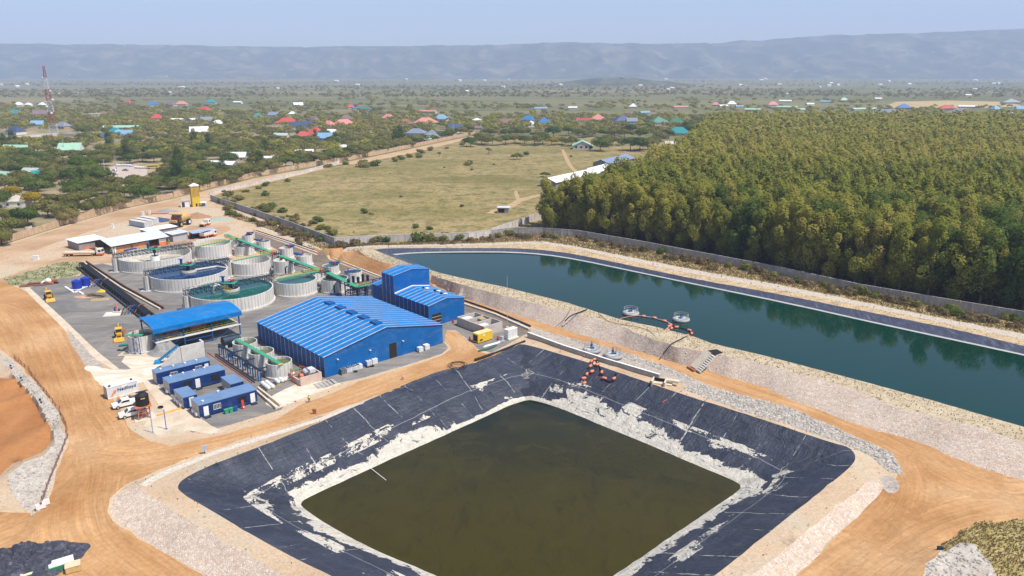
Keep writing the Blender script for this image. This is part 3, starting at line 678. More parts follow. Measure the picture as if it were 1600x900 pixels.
# ---------------------------------------------------------------- haze
hb = MB().box(-12500, 12500, -300, 11900, -14, 900)
hm = bpy.data.materials.new('haze'); hm.use_nodes = True; ht = hm.node_tree; ht.nodes.clear()
ho = ht.nodes.new('ShaderNodeOutputMaterial'); pv = ht.nodes.new('ShaderNodeVolumePrincipled')
pv.inputs['Color'].default_value = (.58,.70,1.0,1); pv.inputs['Density'].default_value = 1.2e-4; pv.inputs['Anisotropy'].default_value = 0
ht.links.new(pv.outputs[0], ho.inputs['Volume'])
h_ = hb.build('haze', hm); h_['kind'] = 'stuff'
# ================================================================= PLANT
blue = (.001,.165,.46); navy = (.012,.045,.20)
conc = paint('weathered concrete', (.60,.57,.52), .9, .2, .5)
teal_steel = paint('teal steel', (.008,.055,.09), .5, .3)
steel_blue = paint('blue steel', (.008,.085,.27), .5, .2)
steel_dark = paint('dark blue steel', (.010,.028,.055), .5, .3)
green_deck = paint('green grating', (.05,.30,.17), .8, .2)
yellow = paint('yellow paint', (.62,.42,.03), .5, .2)
galv = paint('galvanised sheet', (.52,.56,.62), .35, .12, .5, .35, .5, (.36,.33,.32))
white = paint('white paint', (.78,.77,.74), .5, .08)
black = paint('black rubber', (.018,.018,.02), .6, .2)
red = paint('red paint', (.48,.05,.03), .5, .2)
orange = paint('orange plastic', (.68,.22,.13), .5, .15)
glass = paint('dark window', (.03,.035,.045), .15, .2, spec=.6)
wood = paint('raw timber', (.42,.30,.17), .85, .3)
silver = paint('shrink wrapped bags', (.62,.62,.62), .45, .25, 3)
pale_plastic = paint('white tote plastic', (.72,.74,.74), .5, .15)
dark_panel = paint('dark opening panel', (.02,.02,.02), .9)  # flat near-black panels; the unlit depth of openings is in their colour
terracotta = paint('orange primer', (.50,.17,.08), .7, .3)

def striped(name, base, axis, period, width, strip=(.55,.50,.46), corr=None, strip_break=False):
    """coated sheet metal with translucent roof-light strips and corrugation"""
    k = NT(name); v = k.coord('obj'); s_ = k.sep(v); a = s_[axis]; z_ = s_[2]
    fr = k.math('FRACT', k.math('ADD', k.math('DIVIDE', a, period), .5)); m = k.math('LESS_THAN', k.math('ABSOLUTE', k.math('SUBTRACT', fr, .5)), width/period/2)
    n = k.noise(v, .25, 5, .65); o = k.ramp(n, [(.3, tuple(x*.86 for x in base)), (.7, tuple(x*1.12 for x in base))])
    st = k.ramp(k.noise(v, 1.6, 5, .8), [(.35, tuple(x*.55 for x in strip)), (.6, strip)])
    if strip_break: m = k.math('MULTIPLY', m, k.ramp(k.noise(v, .8, 4, .8), [(.38, .15), (.5, 1)]))
    o = k.mix(m, o, st)
    w_ = k.math('SINE', k.math('MULTIPLY', a, 2*math.pi/(corr or .36))); k.bump(w_, .35, .03)
    o = k.mix(k.ramp(k.noise(k.coord('obj', (.5,.5,1)), .5, 6, .75, .8), [(.5, 0), (.75, .22)]), o, (.30,.28,.25)); k.col(o); k.b.inputs['Specular IOR Level'].default_value = .25; return k.done(.5)

def gable(root, L, W, eave, rise, wallm, roofm, over=.3, door=None, axis='y', t=.12, front_open=False):
    """x = 0..L along the gable wall when axis is y; ridge runs along y"""
    wl = MB(); h = eave; pk = eave+rise
    prof = [(0, 0)]
    if door: prof += [(door[0], 0), (door[0], door[2]), (door[1], door[2]), (door[1], 0)]
    prof += [(L, 0), (L, h), (L/2, pk), (0, h)]
    wl.prism(prof, 0, t); wl.prism([(0, 0), (L, 0), (L, h), (L/2, pk), (0, h)], W-t, W)
    wl.box(0, t, t+.003, W-t-.003, 0, h-.02); wl.box(L-t, L, t+.003, W-t-.003, 0, h-.02)
    wo = wl.build('wall', wallm, root)
    rf = MB(); d = .10; o = over; sl = rise/(L/2)
    rf.prism([(-o, h-o*sl+.04), (L/2, pk+.04), (L+o, h-o*sl+.04), (L+o, h-o*sl+.04+d), (L/2, pk+d+.04), (-o, h-o*sl+.04+d)], -o, W+o)
    return wo, rf.build('roof', roofm, root)

# ---- the big blue process shed
sm_roof = striped('blue roof sheet', blue, 1, 2.17, .34); sm_wall = striped('blue wall sheet', (.001,.085,.29), 1, 2.17, .30, (.50,.42,.34), .36, True)
plain_blue = striped('plain blue cladding', (.001,.105,.34), 0, 9999, .001, corr=.5)
g0 = Vector((-42.96, 161.4, 0)); g1 = at(506, 557.5, 5.2); A_sh = R(42.8)
sh = thing('process_shed', 'largest blue metal shed with a low gable roof, pale roof strips and ridge vents', 'shed', (g1.x, g1.y, 0), A_sh)
wo, ro = gable(sh, 34.2, 34.7, 5.0, 3.3, sm_wall, sm_roof, .25, door=None)
MB().prism([(0.02, 0), (17.6, 0), (17.6, 3.9), (19.9, 3.9), (19.9, 0), (34.18, 0), (34.18, 5), (17.1, 8.28), (.02, 5)], -.03, -.004).build('gable_cladding', plain_blue, sh)
MB().box(17.65, 19.85, -.025, -.006, 0.0, 3.86).build('doorway', dark_panel, sh)
for i in range(5):
    y = 3.0+i*5.6
    b = MB().box(16.2, 18.0, y, y+2.9, 8.12, 8.75)
    b.build('ridge_vent', steel_blue, sh)
for x_ in (3.2, 12.0, 21.5): MB().box(x_, x_+.25, -.6, -.03, 3.7, 3.85).build('wall_lamp', white, sh)
# ---- tall blue tower building, its low annex and the blue hall in front of it
B2 = at(669.6, 477.8, 6.2)
hall = thing('blue_hall', 'smaller blue hall with open loading door between tall blue building and block bunds', 'hall', (B2.x, B2.y, 0), R(42.8))
striped_hall = striped('hall roof sheet', blue, 1, 2.0, .28)
gable(hall, 12.6, 16.2, 6.0, 1.1, striped('hall wall sheet', (.001,.085,.29), 1, 2.0, .26, (.50,.42,.34), .36, True), striped_hall, .15)
MB().prism([(0.02, 0), (.9, 0), (.9, 3.4), (4.3, 3.4), (4.3, 0), (12.58, 0), (12.58, 6), (6.3, 7.08), (.02, 6)], -.03, -.004).build('gable_cladding', plain_blue, hall)
MB().box(.93, 4.27, -.022, -.006, 0, 3.37).build('doorway', dark_panel, hall)
dv = MB()
for i in range(3): dv.box(1.0, 4.2, -.05, -.025, .5+i*.95, .72+i*.95)
dv.build('loading_racks', wood, hall)
for xx, yy in ((7.5, 12.6), (8.4, 8.2), (8.0, 4.6)):
    v_ = MB().cyl(xx, yy, 6.9, 7.45, .35, 10).build('roof_fan', steel_dark, hall)
    MB().box(xx+.5, xx+1.5, yy-1.0, yy-.1, 6.98, 7.12).build('roof_light', white, hall)
MB().tube([(0, 16.4, 6.2), (6.3, 16.4, 7.35), (12.6, 16.4, 6.2)], .14).build('flashing', white, hall)
T0 = Vector((B2.x, B2.y, 0))+Vector((-math.sin(R(42.8)), math.cos(R(42.8)), 0))*16.6
tb = thing('tower_building', 'tall blue steel building with slotted side wall rising behind the blue hall', 'building', T0, R(42.8))
gable(tb, 12.8, 6.2, 11.3, 1.0, striped('tower wall sheet', (.001,.085,.29), 1, 2.0, .3, (.45,.38,.32), .36, True), striped('tower roof sheet', blue, 1, 2.6, .22), .15)
MB().prism([(0.02, 0), (12.78, 0), (12.78, 11.3), (6.4, 12.28), (.02, 11.3)], -.03, -.004).build('gable_cladding', plain_blue, tb)
an0 = T0+Vector((-math.sin(R(42.8)), math.cos(R(42.8)), 0))*6.5
an = thing('blue_annex', 'low blue annex tucked against the back of the tall blue building', 'annex', an0, R(42.8))
gable(an, 9, 5.2, 6.6, .8, striped('annex wall sheet', (.001,.085,.29), 1, 2.4, .15, (.1,.13,.3)), striped('annex roof sheet', blue, 1, 2.4, .2), .12)

# ---- screening canopy over the mill deck
ca = at(239.6, 516.5, 6.3)
can = thing('mill_canopy', 'open steel canopy with a curved blue roof over a railed platform', 'canopy', (ca.x, ca.y, 0), R(42.4))
def arch(y): t = y/11.6; return 6.2+1.0*math.sin(math.pi*(.12+.62*t))**1.0 - .35
rf = MB(); ys = [i*11.6/14 for i in range(15)]
pts = [(y, 5.95+1.45*math.sin(math.pi*(.13+.67*y/11.6))) for y in ys]
L_ = 22.3
prof = pts+[(y, z-.08) for y, z in pts[::-1]]
rf.prism(prof, -.2, L_+.2, 'x'); rf.box(-.2, L_+.2, -.08, 0, 5.35, pts[0][1])
rf.build('roof', striped('canopy sheet', (.001,.155,.43), 0, 99999, .001, corr=.9), can, False)
ps = MB()
for x in (.4, 7.3, 14.4, 21.8):
    for y in (.5, 10.8):
        ps.box(x-.14, x+.14, y-.14, y+.14, 0, 6.2 if y < 5 else 6.3)
    ps.beam((x, .5, 6.1), (x, 10.8, 6.35), .2)
for y in (.5, 10.8): ps.beam((0, y, 6.1), (22.2, y, 6.1), .22)
ps.beam((.4, .5, 3.2), (7.3, .5, 6.0), .12); ps.beam((7.3, .5, 3.2), (.4, .5, 6.0), .12)
ps.beam((.4, .5, 0), (7.3, .5, 3), .12); ps.beam((14.4, 10.8, 0), (21.8, 10.8, 3), .12); ps.beam((14.4,.5,0),(21.8,.5,2.9),.12)
ps.beam((7.3,.5,0.3),(14.4,.5,0.3),.2); ps.beam((7.3,.5,1.6),(14.4,.5,1.6),.15)
ps.build('frame', steel_blue, can)
MB().box(0.2, 22.0, .65, 10.6, 2.75, 3.0).build('deck', conc, can)
MB().box(0.2, 22.2, .3, .36, 2.72, 3.05).build('deck_edge', white, can)
MB().box(8, 21.5, 2.2, 9.5, 3.01, 3.06).build('floor_grating', green_deck, can)
hr = MB()
for y in (.75, 10.5, 5):
    for z in (3.55, 4.1): hr.beam((.3, y, z), (22, y, z), .07)
    for i in range(15): hr.beam((.5+i*1.52, y, 3), (.5+i*1.52, y, 4.1), .06)
hr.build('handrail', yellow, can)
eq = MB().box(10, 14, 3, 5.5, 3.1, 4.6).cyl(17, 6, 3.1, 4.8, 1.1, 14).box(4, 7, 4, 7, 3.1, 4.5).tube([(10, 4, 4.7), (13, 4, 5.2), (17, 6, 5.0)], .2)
eq.build('screen_machine', terracotta, can)
mill = thing('ball_mill', 'dark drum mill under the platform of the blue canopy', 'mill', at(362, 541), R(42.4))
MB().tube([(-2.2, 0, 1.6), (2.2, 0, 1.6)], 1.35, 18).build('drum', steel_dark, mill)
MB().box(-2, -1.5, -1.2, 1.2, 0, 1.2).box(1.5, 2, -1.2, 1.2, 0, 1.2).build('cradle', conc, mill)
# feed ramp wall and conveyor
wl = thing('ramp_wall', 'pale concrete retaining wall with sloping end beside the blue conveyor', 'wall', at(320.6, 556.6), R(42.4))
wb = MB().prism([(-10.6, 0), (0, 0), (0, 3.9), (-5.6, 3.9), (-10.6, .4)], -.2, .2); wb.build('wall_panel', conc, wl)
MB().box(-5.7, -5.58, -.26, -.2, .1, 3.9).build('joint', paint('joint grey', (.3,.28,.25)), wl)
MB().box(-.3, .1, .2, 2.2, 0, 3.9).build('side_wall', conc, wl)
cv = thing('feed_conveyor', 'bright blue inclined conveyor climbing beside the concrete ramp wall', 'conveyor', at(247.5, 567.5), R(42.4))
cyan = paint('bright blue steel', (.02,.26,.52), .5, .2)
cw0 = at(247.5, 567.5); cw1 = at(277.5, 540, 4.0); cv.rotation_euler[2] = math.atan2((cw1-cw0).y, (cw1-cw0).x)
fb = MB(); P0 = Vector((0, 0, .5)); P1 = Vector((math.hypot((cw1-cw0).x, (cw1-cw0).y), 0, 4.0))
for o_ in (-.55, .55):
    fb.beam(P0+Vector((0, o_, 0)), P1+Vector((0, o_, 0)), .14, .4)
    for i in range(9):
        q = P0.lerp(P1, (i+.5)/9)+Vector((0, o_, 0)); fb.beam(q, (q.x, q.y, q.z-.55), .08)
fb.beam((0,-.55,0),(0,.55,.9),.3); fb.box(-.8,.6,-.8,.8,0,.7)
fb.build('frame', cyan, cv)
MB().beam(P0+Vector((0, 0, .12)), P1+Vector((0, 0, .12)), .85, .06).build('belt', black, cv)
# ore heap
def heap(name, label, cat, c, rx, ry, h, col_, seed=0, ang=0, rough=.25):
    n = 34; m = 12; co = []
    for j in range(m):
        r = j/(m-1)
        for i in range(n):
            a = 2*math.pi*i/n; w_ = 1+.16*mnoise.noise((math.cos(a)*1.4+seed, math.sin(a)*1.4, 0))
            z = h*(1-r)**1.05*(1+rough*mnoise.noise((math.cos(a)*r*3+seed, math.sin(a)*r*3, 3)))-.05
            co.append((rx*r*w_*math.cos(a), ry*r*w_*math.sin(a), z))
    fs = [(j*n+i, j*n+(i+1) % n, (j+1)*n+(i+1) % n, (j+1)*n+i) for j in range(m-1) for i in range(n)]
    o = bpy.data.objects.new(name, fast_mesh(name, co, fs, col_, None, True)); COL.objects.link(o)
    o.location = (c[0], c[1], c[2] if len(c) > 2 else 0); o.rotation_euler = (0, 0, ang); return tag(o, label, cat)
grav_m = stuffy('crushed ore', [(.3,(.20,.20,.19)),(.7,(.34,.34,.33))], 1.2, fine=(4,.6), bump=(.8,.2))
heap('ore_heap', 'grey crushed ore heap under the left end of the blue canopy', 'heap', at(257, 549), 4.4, 4.0, 3.2, grav_m, 1, 0, .9)

# ---- portacabins
cab_roof = paint('faded blue cabin roof', (.13,.22,.37), .6, .15, .3, dirt=(.30,.28,.22)); cab_wall = striped('navy cabin wall', (.006,.032,.145), 0, 9999, .001, corr=.4)
def cabin(p, L, W, H, ang, name, label, feats, ac=(), sides=()):
    t = thing(name, label, 'cabin', (p.x, p.y, 0), ang)
    MB().box(0, L, 0, W, .25, H).build('wall', cab_wall, t)
    MB().box(-.06, L+.06, -.06, W+.06, H, H+.12).build('roof', cab_roof, t)
    for x in (.3, L/2, L-.3):
        for y in (.25, W-.25): MB().box(x-.2, x+.2, y-.2, y+.2, 0, .25).build('foundation_block', conc, t)
    for kind, x0, x1 in feats:
        if kind == 'door':
            d = MB().box(x0, x1, -.05, 0, .3, 2.35).build('door', white, t)
            MB().box(x0-.1, x1+.1, -.9, -.07, .1, .28).build('step', steel_dark, t)
        elif kind == 'window':
            wf = MB().box(x0, x1, -.04, 0, 1.15, 2.25).build('window', glass, t)
            g = MB()
            for i in range(6):
                x = x0+(x1-x0)*i/5; g.box(x-.03, x+.03, -.07, -.045, 1.15, 2.25)
            g.box(x0, x1, -.075, -.071, 1.1, 1.2).box(x0, x1, -.075, -.071, 2.2, 2.3).build('window_bars', white, wf)
        elif kind == 'shutter': MB().box(x0, x1, -.06, 0, 1.0, 2.3).build('window', dark_panel, t)
    for x, y in ac: MB().cyl(x, y, H+.12, H+.42, .17, 8).cyl(x, y, H+.42, H+.5, .27, 8, .1).build('roof_vent', white, t)
    for y in sides: 
        u = MB().box(-.45, -.02, y, y+.85, .5, 1.15).build('air_conditioner', white, t); MB().cyl(0,0,0,.03,.24,10)
    return t
c1 = at(310, 634, 2.9); CA = R(41.3)
cabin(c1, 12.2, 4.4, 2.85, CA, 'site_cabin', 'front navy cabin with faded two-tone roof, white doors at both ends, bins against it', [('door',.9,1.9),('window',2.9,4.4),('shutter',8.1,9.9),('door',10.7,11.7)], [(1.3,1.2),(5.5,4.0)], [.7,2.6])
c2 = at(264, 599.3, 2.9)
cabin(c2, 12.2, 4.3, 2.85, CA, 'site_cabin', 'middle long navy cabin with one white door and rust stains on its roof', [('shutter',3.0,4.9),('door',5.5,6.5),('shutter',9.0,10.7)], [(1.5,3.6),(4.2,3.6),(6.6,3.6),(8.9,3.6)], [.8])
c3 = at(243.5, 583.5, 2.9)
cabin(c3, 12.0, 2.9, 2.85, CA, 'site_cabin', 'rear navy cabin below the concrete ramp wall, two barred windows', [('window',3.0,4.6),('window',8.6,10.1),('door',10.7,11.6)], [(1.5,1.6),(4.3,1.6),(6.9,1.6),(9.5,1.6)])
c4 = at(285.5, 621.5, 2.7)
cs = cabin(c4, 2.9, 5.6, 2.6, CA, 'ablution_cabin', 'small navy cabin with orange-stained roof on the open side of the cabin yard', [('door',1.2,2.2)], [], [.8,2.4,4.0])
c5 = at(360, 600.5, 2.7)
cabin(c5, 2.9, 5.4, 2.6, CA, 'ablution_cabin', 'small navy cabin beside the pipe rack, between the middle and front cabins', [], [], [1.8])
for (px, py), col_, lb in (((354,646),green_deck,'left green bin at the front wall of the front cabin'), ((361,644),green_deck,'right green bin at the front wall of the front cabin, next to the blue one'), ((368,642),steel_blue,'blue bin beside two green ones at the front cabin')):
    t = thing('wheelie_bin', lb, 'bin', at(px, py), CA)
    MB().prism([(-.32,0),(.32,0),(.4,.85),(-.4,.85)], -.35, .35).build('body', col_, t); MB().box(-.44,.44,-.4,.4,.86,.95).build('lid', col_, t)
sgn = thing('leaning_board', 'red and white board leaning on the front cabin wall', 'board', at(379.5, 638), CA)
MB().add([(-.25,-.6,0),(.25,-.6,0),(.25,-.1,1.9),(-.25,-.1,1.9),(-.25,-.52,0),(.25,-.52,0),(.25,-.03,1.9),(-.25,-.03,1.9)], [(0,1,2,3),(4,5,6,7),(0,1,5,4),(3,2,6,7),(0,3,7,4),(1,2,6,5)]).build('panel', red, sgn)
MB().box(-.1,.1,-.62,-.4,.3,.6).build('band', white, sgn)

# ---- tanks
def shell_mat():
    k = NT('precast tank wall'); v = k.coord('obj'); s_ = k.sep(v)
    a = k.math('ARCTAN2', s_[1], s_[0]); at_ = k.n('ShaderNodeAttribute'); at_.attribute_type = 'OBJECT'; at_.attribute_name = 'panels'
    f = k.math('MULTIPLY', a, at_.outputs['Fac']); fr = k.math('FRACT', f)
    j = k.math('LESS_THAN', k.math('ABSOLUTE', k.math('SUBTRACT', fr, .5)), .11)
    n = k.n('ShaderNodeTexWhiteNoise'); n.noise_dimensions = '1D'; k.l(k.math('FLOOR', f), n.inputs['W'])
    o = k.ramp(n.outputs[0], [(0, (.58,.555,.51)), (1, (.66,.635,.59))])
    o = k.mix(j, o, (.44,.41,.37)); n2 = k.noise(k.coord('obj', (1,1,.35)), .9, 6, .7)
    o = k.mix(.6, o, k.ramp(n2, [(.3, .32), (.7, .66)]), 'OVERLAY'); 
    pk_ = k.n('ShaderNodeAttribute'); pk_.attribute_type = 'OBJECT'; pk_.attribute_name = 'pockets'
    zz = s_[2]; band = k.math('MULTIPLY', k.math('GREATER_THAN', zz, 3.2), k.math('LESS_THAN', zz, 3.85)); tick = k.math('LESS_THAN', k.math('ABSOLUTE', k.math('SUBTRACT', k.math('FRACT', k.math('ADD', f, .3)), .5)), .09)
    o = k.mix(k.math('MULTIPLY', k.math('MULTIPLY', band, tick), pk_.outputs['Fac']), o, (.12,.115,.11))
    k.col(o); return k.done(.9)
shellm = shell_mat()
def liquid(name, c, r=.06):
    k = NT(name); p = k.coord('pos'); n = k.noise(p, .25, 5, .65, 1); k.col(k.ramp(n, [(.3, tuple(x*.6 for x in c)), (.7, tuple(x*1.4 for x in c))])); k.bump(k.noise(p, 2, 2, .5), .04, .05); return k.done(r)
liq = dict(blue=liquid('deep blue process water', (.006,.035,.10)), green=liquid('green process water', (.006,.085,.065)), olive=liquid('algae green tank water', (.10,.115,.04), .2),
           mud=liquid('cream residue', (.46,.42,.34), .7), dark=liquid('dark process slurry', (.015,.06,.04)))
def tank(name, label, x, y, r, h, level, lq, group=None, th=.28, panels=None, cat='tank', rot=0):
    t = thing(name, label, cat, (x, y, 0), rot, group)
    s_ = MB().ring(0, 0, .02, h, r, r-th, 72 if r > 5 else 40).build('shell', shellm, t); s_['panels'] = panels or round(2*math.pi*r/1.05)/(2*math.pi)
    MB().ring(0, 0, 0, .45, r+.35, r+.003, 72 if r > 5 else 40).build('footing', conc, t)
    MB().cyl(0, 0, level-.3, level, r-th-.003, 64 if r > 5 else 36).build('tank_contents', liq[lq], t)
    return t
def truss(b, p0, p1, w, h, n, th=.12):
    p0 = Vector(p0); p1 = Vector(p1); d = (p1-p0).normalized(); s_ = d.cross(Vector((0,0,1)))*w/2; up = Vector((0,0,h))
    for e in (-1, 1):
        b.beam(p0+s_*e, p1+s_*e, th); b.beam(p0+s_*e+up, p1+s_*e+up, th)
        for i in range(n):
            a = p0.lerp(p1, i/n)+s_*e; c = p0.lerp(p1, (i+1)/n)+s_*e
            b.beam(a, a+up, th*.8); b.beam(a if i % 2 else a+up, c+up if i % 2 else c, th*.7)
        b.beam(p1+s_*e, p1+s_*e+up, th)
    for i in range(n+1):
        a = p0.lerp(p1, i/n); b.beam(a-s_, a+s_, th*.7); b.beam(a-s_+up, a+s_+up, th*.7)
def rails(b, p0, p1, w, hgt=1.1, n=None, th=.06):
    p0 = Vector(p0); p1 = Vector(p1); d = (p1-p0).normalized(); s_ = d.cross(Vector((0,0,1)))*w/2; n = n or max(2, int((p1-p0).length/1.6))
    for e in (-1, 1):
        for z in (hgt, hgt*.5): b.beam(p0+s_*e+Vector((0,0,z)), p1+s_*e+Vector((0,0,z)), th)
        for i in range(n+1):
            q = p0.lerp(p1, i/n)+s_*e; b.beam(q, q+Vector((0,0,hgt)), th)
def thickener(label, x, y, r, h, level, lq, feed):
    t = tank('thickener_tank', label, x, y, r, h, level, lq, 'large thickener tanks', .32, cat='tank', rot=R(-2))
    # dark bolt pockets near the top of the wall
    t.children[0]['pockets'] = 1.0
    ang = R(42.5-2+2); ax = Vector((math.cos(R(44)), math.sin(R(44)), 0))
    br = MB(); zt = h+.5
    truss(br, ax*-(r+1.3)+Vector((0,0,zt)), ax*(r+1.3)+Vector((0,0,zt)), 1.5, 1.35, 22, .13)
    br.build('bridge', steel_dark, t)
    hrb = MB(); rails(hrb, ax*-(r+1.2)+Vector((0,0,zt+.3)), ax*(r+1.2)+Vector((0,0,zt+.3)), 1.7, 1.6, 18, .08); hrb.build('handrail', teal_steel, t)
    for e in (-1, 1):
        q = ax*e*(r+1.2); sd_ = Vector((-ax.y, ax.x, 0))
        for f_ in (-.75, .75):
            c_ = q+sd_*f_; MB().box(c_.x-.42, c_.x+.42, c_.y-.42, c_.y+.42, 0, h+.48).build('bridge_pillar', conc, t)
        MB().box(q.x-1.6, q.x+1.6, q.y-1.5, q.y+1.5, .0, .16).build('pillar_pad', conc, t)
        MB().box(q.x-.35, q.x+.35, q.y-.3, q.y+.3, 0.2, h+.2).build('pillar_infill', black, t)  # black block closing the gap between the paired pillars
    MB().box(-2, 2, -1.7, 1.7, zt+1.4, zt+1.5).build('drive_platform', green_deck, t)
    MB().cyl(0, 0, zt-.2, zt+1.9, .6, 12).box(-2.4,-1.8,-.3,.3,zt+1.5,zt+3.2).box(-2.9,-1.4,-.5,.5,zt+3.2,zt+3.3).build('drive_head', steel_blue, t)
    MB().tube([(-.9,0,zt+1.9),(0,.5,zt+2.2),(.9,0,zt+1.9)], .22, 8).cyl(.9,.7,zt+1.5,zt+2.3,.28,8).build('drive_motor', red, t)
    MB().ring(-.6,.6,zt+1.7,zt+1.95,.75,.5,16).build('cable_reel', white, t)
    MB().cyl(0, 0, level-2, zt+1.4, .25, 10).build('drive_shaft', steel_dark, t)
    if feed: MB().ring(0, 0, level-.5, level+.75, 2.6, 2.35, 32).build('feed_well', conc, t)
    return t
tk1 = thickener('rearmost large round tank, drained, with cream residue on its floor', -129.84, 267.1, 12.45, 4.4, 1.3, 'mud', False)
MB().box(-9,-1.5,-3.2,-2.9,1.3,2.0).box(-1.5,3,-4.5,-2.6,1.3,1.5).ring(0,0,1.3,3.6,1.6,1.3,24).build('settling_baffle', white, tk1)
tk2 = thickener('middle large round tank brimming with deep blue water', -107.71, 243.19, 12.35, 4.45, 4.0, 'blue', True)
MB().tube([(2,1,4.3),(7,6,4.25),(11.7,3.6,4.35)], .35, 8).build('inlet_trough', conc, tk2)
tk3 = thickener('front large round tank with blue green water, behind the blue canopy', -85.93, 221.64, 12.45, 4.3, 3.75, 'green', True)
MB().tube([(-4,-3,3.5),(-4,-3,5.6),(-3,-1.6,5.9),(-2.3,-.8,5.0)], .4, 10).tube([(-5,-2.4,3.5),(-5,-2.4,5.6),(-3.6,-1.2,5.9)], .35, 10).build('inlet_pipe', white, tk3)
tb_ = MB(); rails(tb_, (-1, -3, 5.2), (3.5, -7.5, 4.9), 1.0, 1.0); tb_.build('access_rail', yellow, tk3)
# mid-size tanks
tank('leach_tank', 'mid-size round tank in the rear row, dry inside', -114.75, 281.99, 7.0, 5.1, 1.5, 'mud', 'mid-size tanks', rot=.4)
tank('leach_tank', 'mid-size round tank between the middle thickener and the small white-lined tank, dry inside', -91.68, 257.38, 6.7, 4.5, 1.5, 'mud', 'mid-size tanks', rot=1.1)
tank('leach_tank', 'mid-size round tank filled with teal water, just behind the large shed', -69.08, 232.54, 6.5, 4.4, 3.7, 'green', 'mid-size tanks', rot=2)
# small tanks
SG = 'small tanks along the green walkway'
def small(xl, xr, yb, h, lv, lq, lb, lid=False, z=None):
    xm = (xl+xr)/2; g = at(xm, yb); d = Vector((g.x, g.y, 0)).normalized(); r = 3.
    for _ in range(12): c = g+d*r; r = (xr-xl)/2*depth(c)/CAM_F
    t = tank('agitator_tank', lb, c.x, c.y, r, h, lv, lq, SG, .2, rot=xl*.1)
    if lid:
        q = MB(); q.beam((-.2*r, .5*r, h+.55), (1.1*r, .55*r, h+.55), 1.3, .5); q.beam((.1*r,.5*r,h-.2),(.1*r,.5*r,h+.5),.15); q.beam((.9*r,.4*r,h-.2),(.9*r,.4*r,h+.5),.15); q.build('blue_launder', steel_blue, t)
        MB().cyl(.5*r, -.2*r, h+.1, h+1.1, .25, 8).build('agitator_motor', red, t)
    return t, c, r
t_s1 = small(368, 398, 400.5, 3.6, 3.2, 'dark', 'small tank with dark liquid nearest the rear mid-size tank')
t_s2 = small(429.4, 459.6, 429.8, 4.7, 3.4, 'mud', 'small bluish-white tank with a cream cone of residue inside, second along the walkway')
t_s3 = small(470, 508, 441, 2.8, 2.5, 'green', 'small tank with teal water half hidden behind the teal mid-size tank')
t_s4 = small(504, 545, 459.7, 4.3, 3.9, 'dark', 'small tank nearest the large shed, dark green liquid under the end of the green walkway')
small(380, 396.5, 381, 3.4, 3.0, 'dark', 'rearmost small tank with a blue launder at the head of the green walkway', True)
small(402, 423, 392.5, 3.6, 3.1, 'dark', 'second rear small tank with a blue launder, right of the green walkway', True)
small(438, 458.5, 404.5, 3.8, 3.3, 'mud', 'third small tank with a blue launder, beside the brown drain', True)
small(464, 488.5, 416.5, 3.6, 3.1, 'mud', 'fourth small tank with a blue launder, between the drain and the walkway', True)
small(505, 530.5, 430, 2.9, 2.6, 'green', 'small tank full of dark water with a blue launder, fifth along the drain', True)
small(539, 566.5, 442.5, 3.4, 3.1, 'green', 'small tank with a blue launder nearest the tall blue building', True)
# three grey tanks by the shed and one by the canopy
G3 = 'three grey detox tanks beside the large shed'
tank('detox_tank', 'farthest of the three grey tanks along the shed side wall, next to the canopy', -66.29, 176.4, 2.95, 3.7, 2.9, 'olive', G3, .18)
tank('detox_tank', 'middle of the three grey tanks along the shed side wall', -60.18, 169.95, 2.97, 3.65, 2.9, 'olive', G3, .18)
tank('detox_tank', 'nearest of the three grey tanks along the shed side wall, beside the bagged pallets', -54.07, 163.6, 2.95, 3.6, 2.9, 'olive', G3, .18)
for x, y in ((-66.29,176.4),(-60.18,169.95),(-54.07,163.6)): pass
l1 = tank('collection_tank', 'lone grey tank with a green platform left of the blue canopy', -93.78, 180.26, 3.2, 4.4, 3.6, 'olive', None, .2)
MB().box(-3.4, 1.2, -2.2, -1.0, 4.5, 4.6).build('platform', green_deck, l1)
fr_ = MB()
for x in (-.3, 1.1):
    for y in (-3.6, -2.4): fr_.beam((x, y, 0), (x, y, 4.5), .14)
fr_.beam((-.3,-3.6,.2),(1.1,-3.6,2.2),.08).beam((1.1,-3.6,2.2),(-.3,-3.6,4.3),.08); fr_.beam((-.3,-3.6,4.5),(1.1,-3.6,4.5),.16); fr_.build('support_frame', steel_blue, l1)
MB().box(-3.3,-3.2,-2.2,-1,4.6,6.2).box(-1.2,-.9,-1.8,-1.5,4.6,5.5).build('platform_gate', terracotta, l1)
MB().box(-4.3, 4.6, -4.6, -3.6, 0, .1).box(-4.3, 4.6, 3.6, 4.6, 0, .1).box(3.6,4.6,-3.59,3.59,0,.1).box(-4.3,-3.62,-3.59,3.59,0,.1).build('plinth', paint('sandy slab', (.55,.45,.33)), l1)

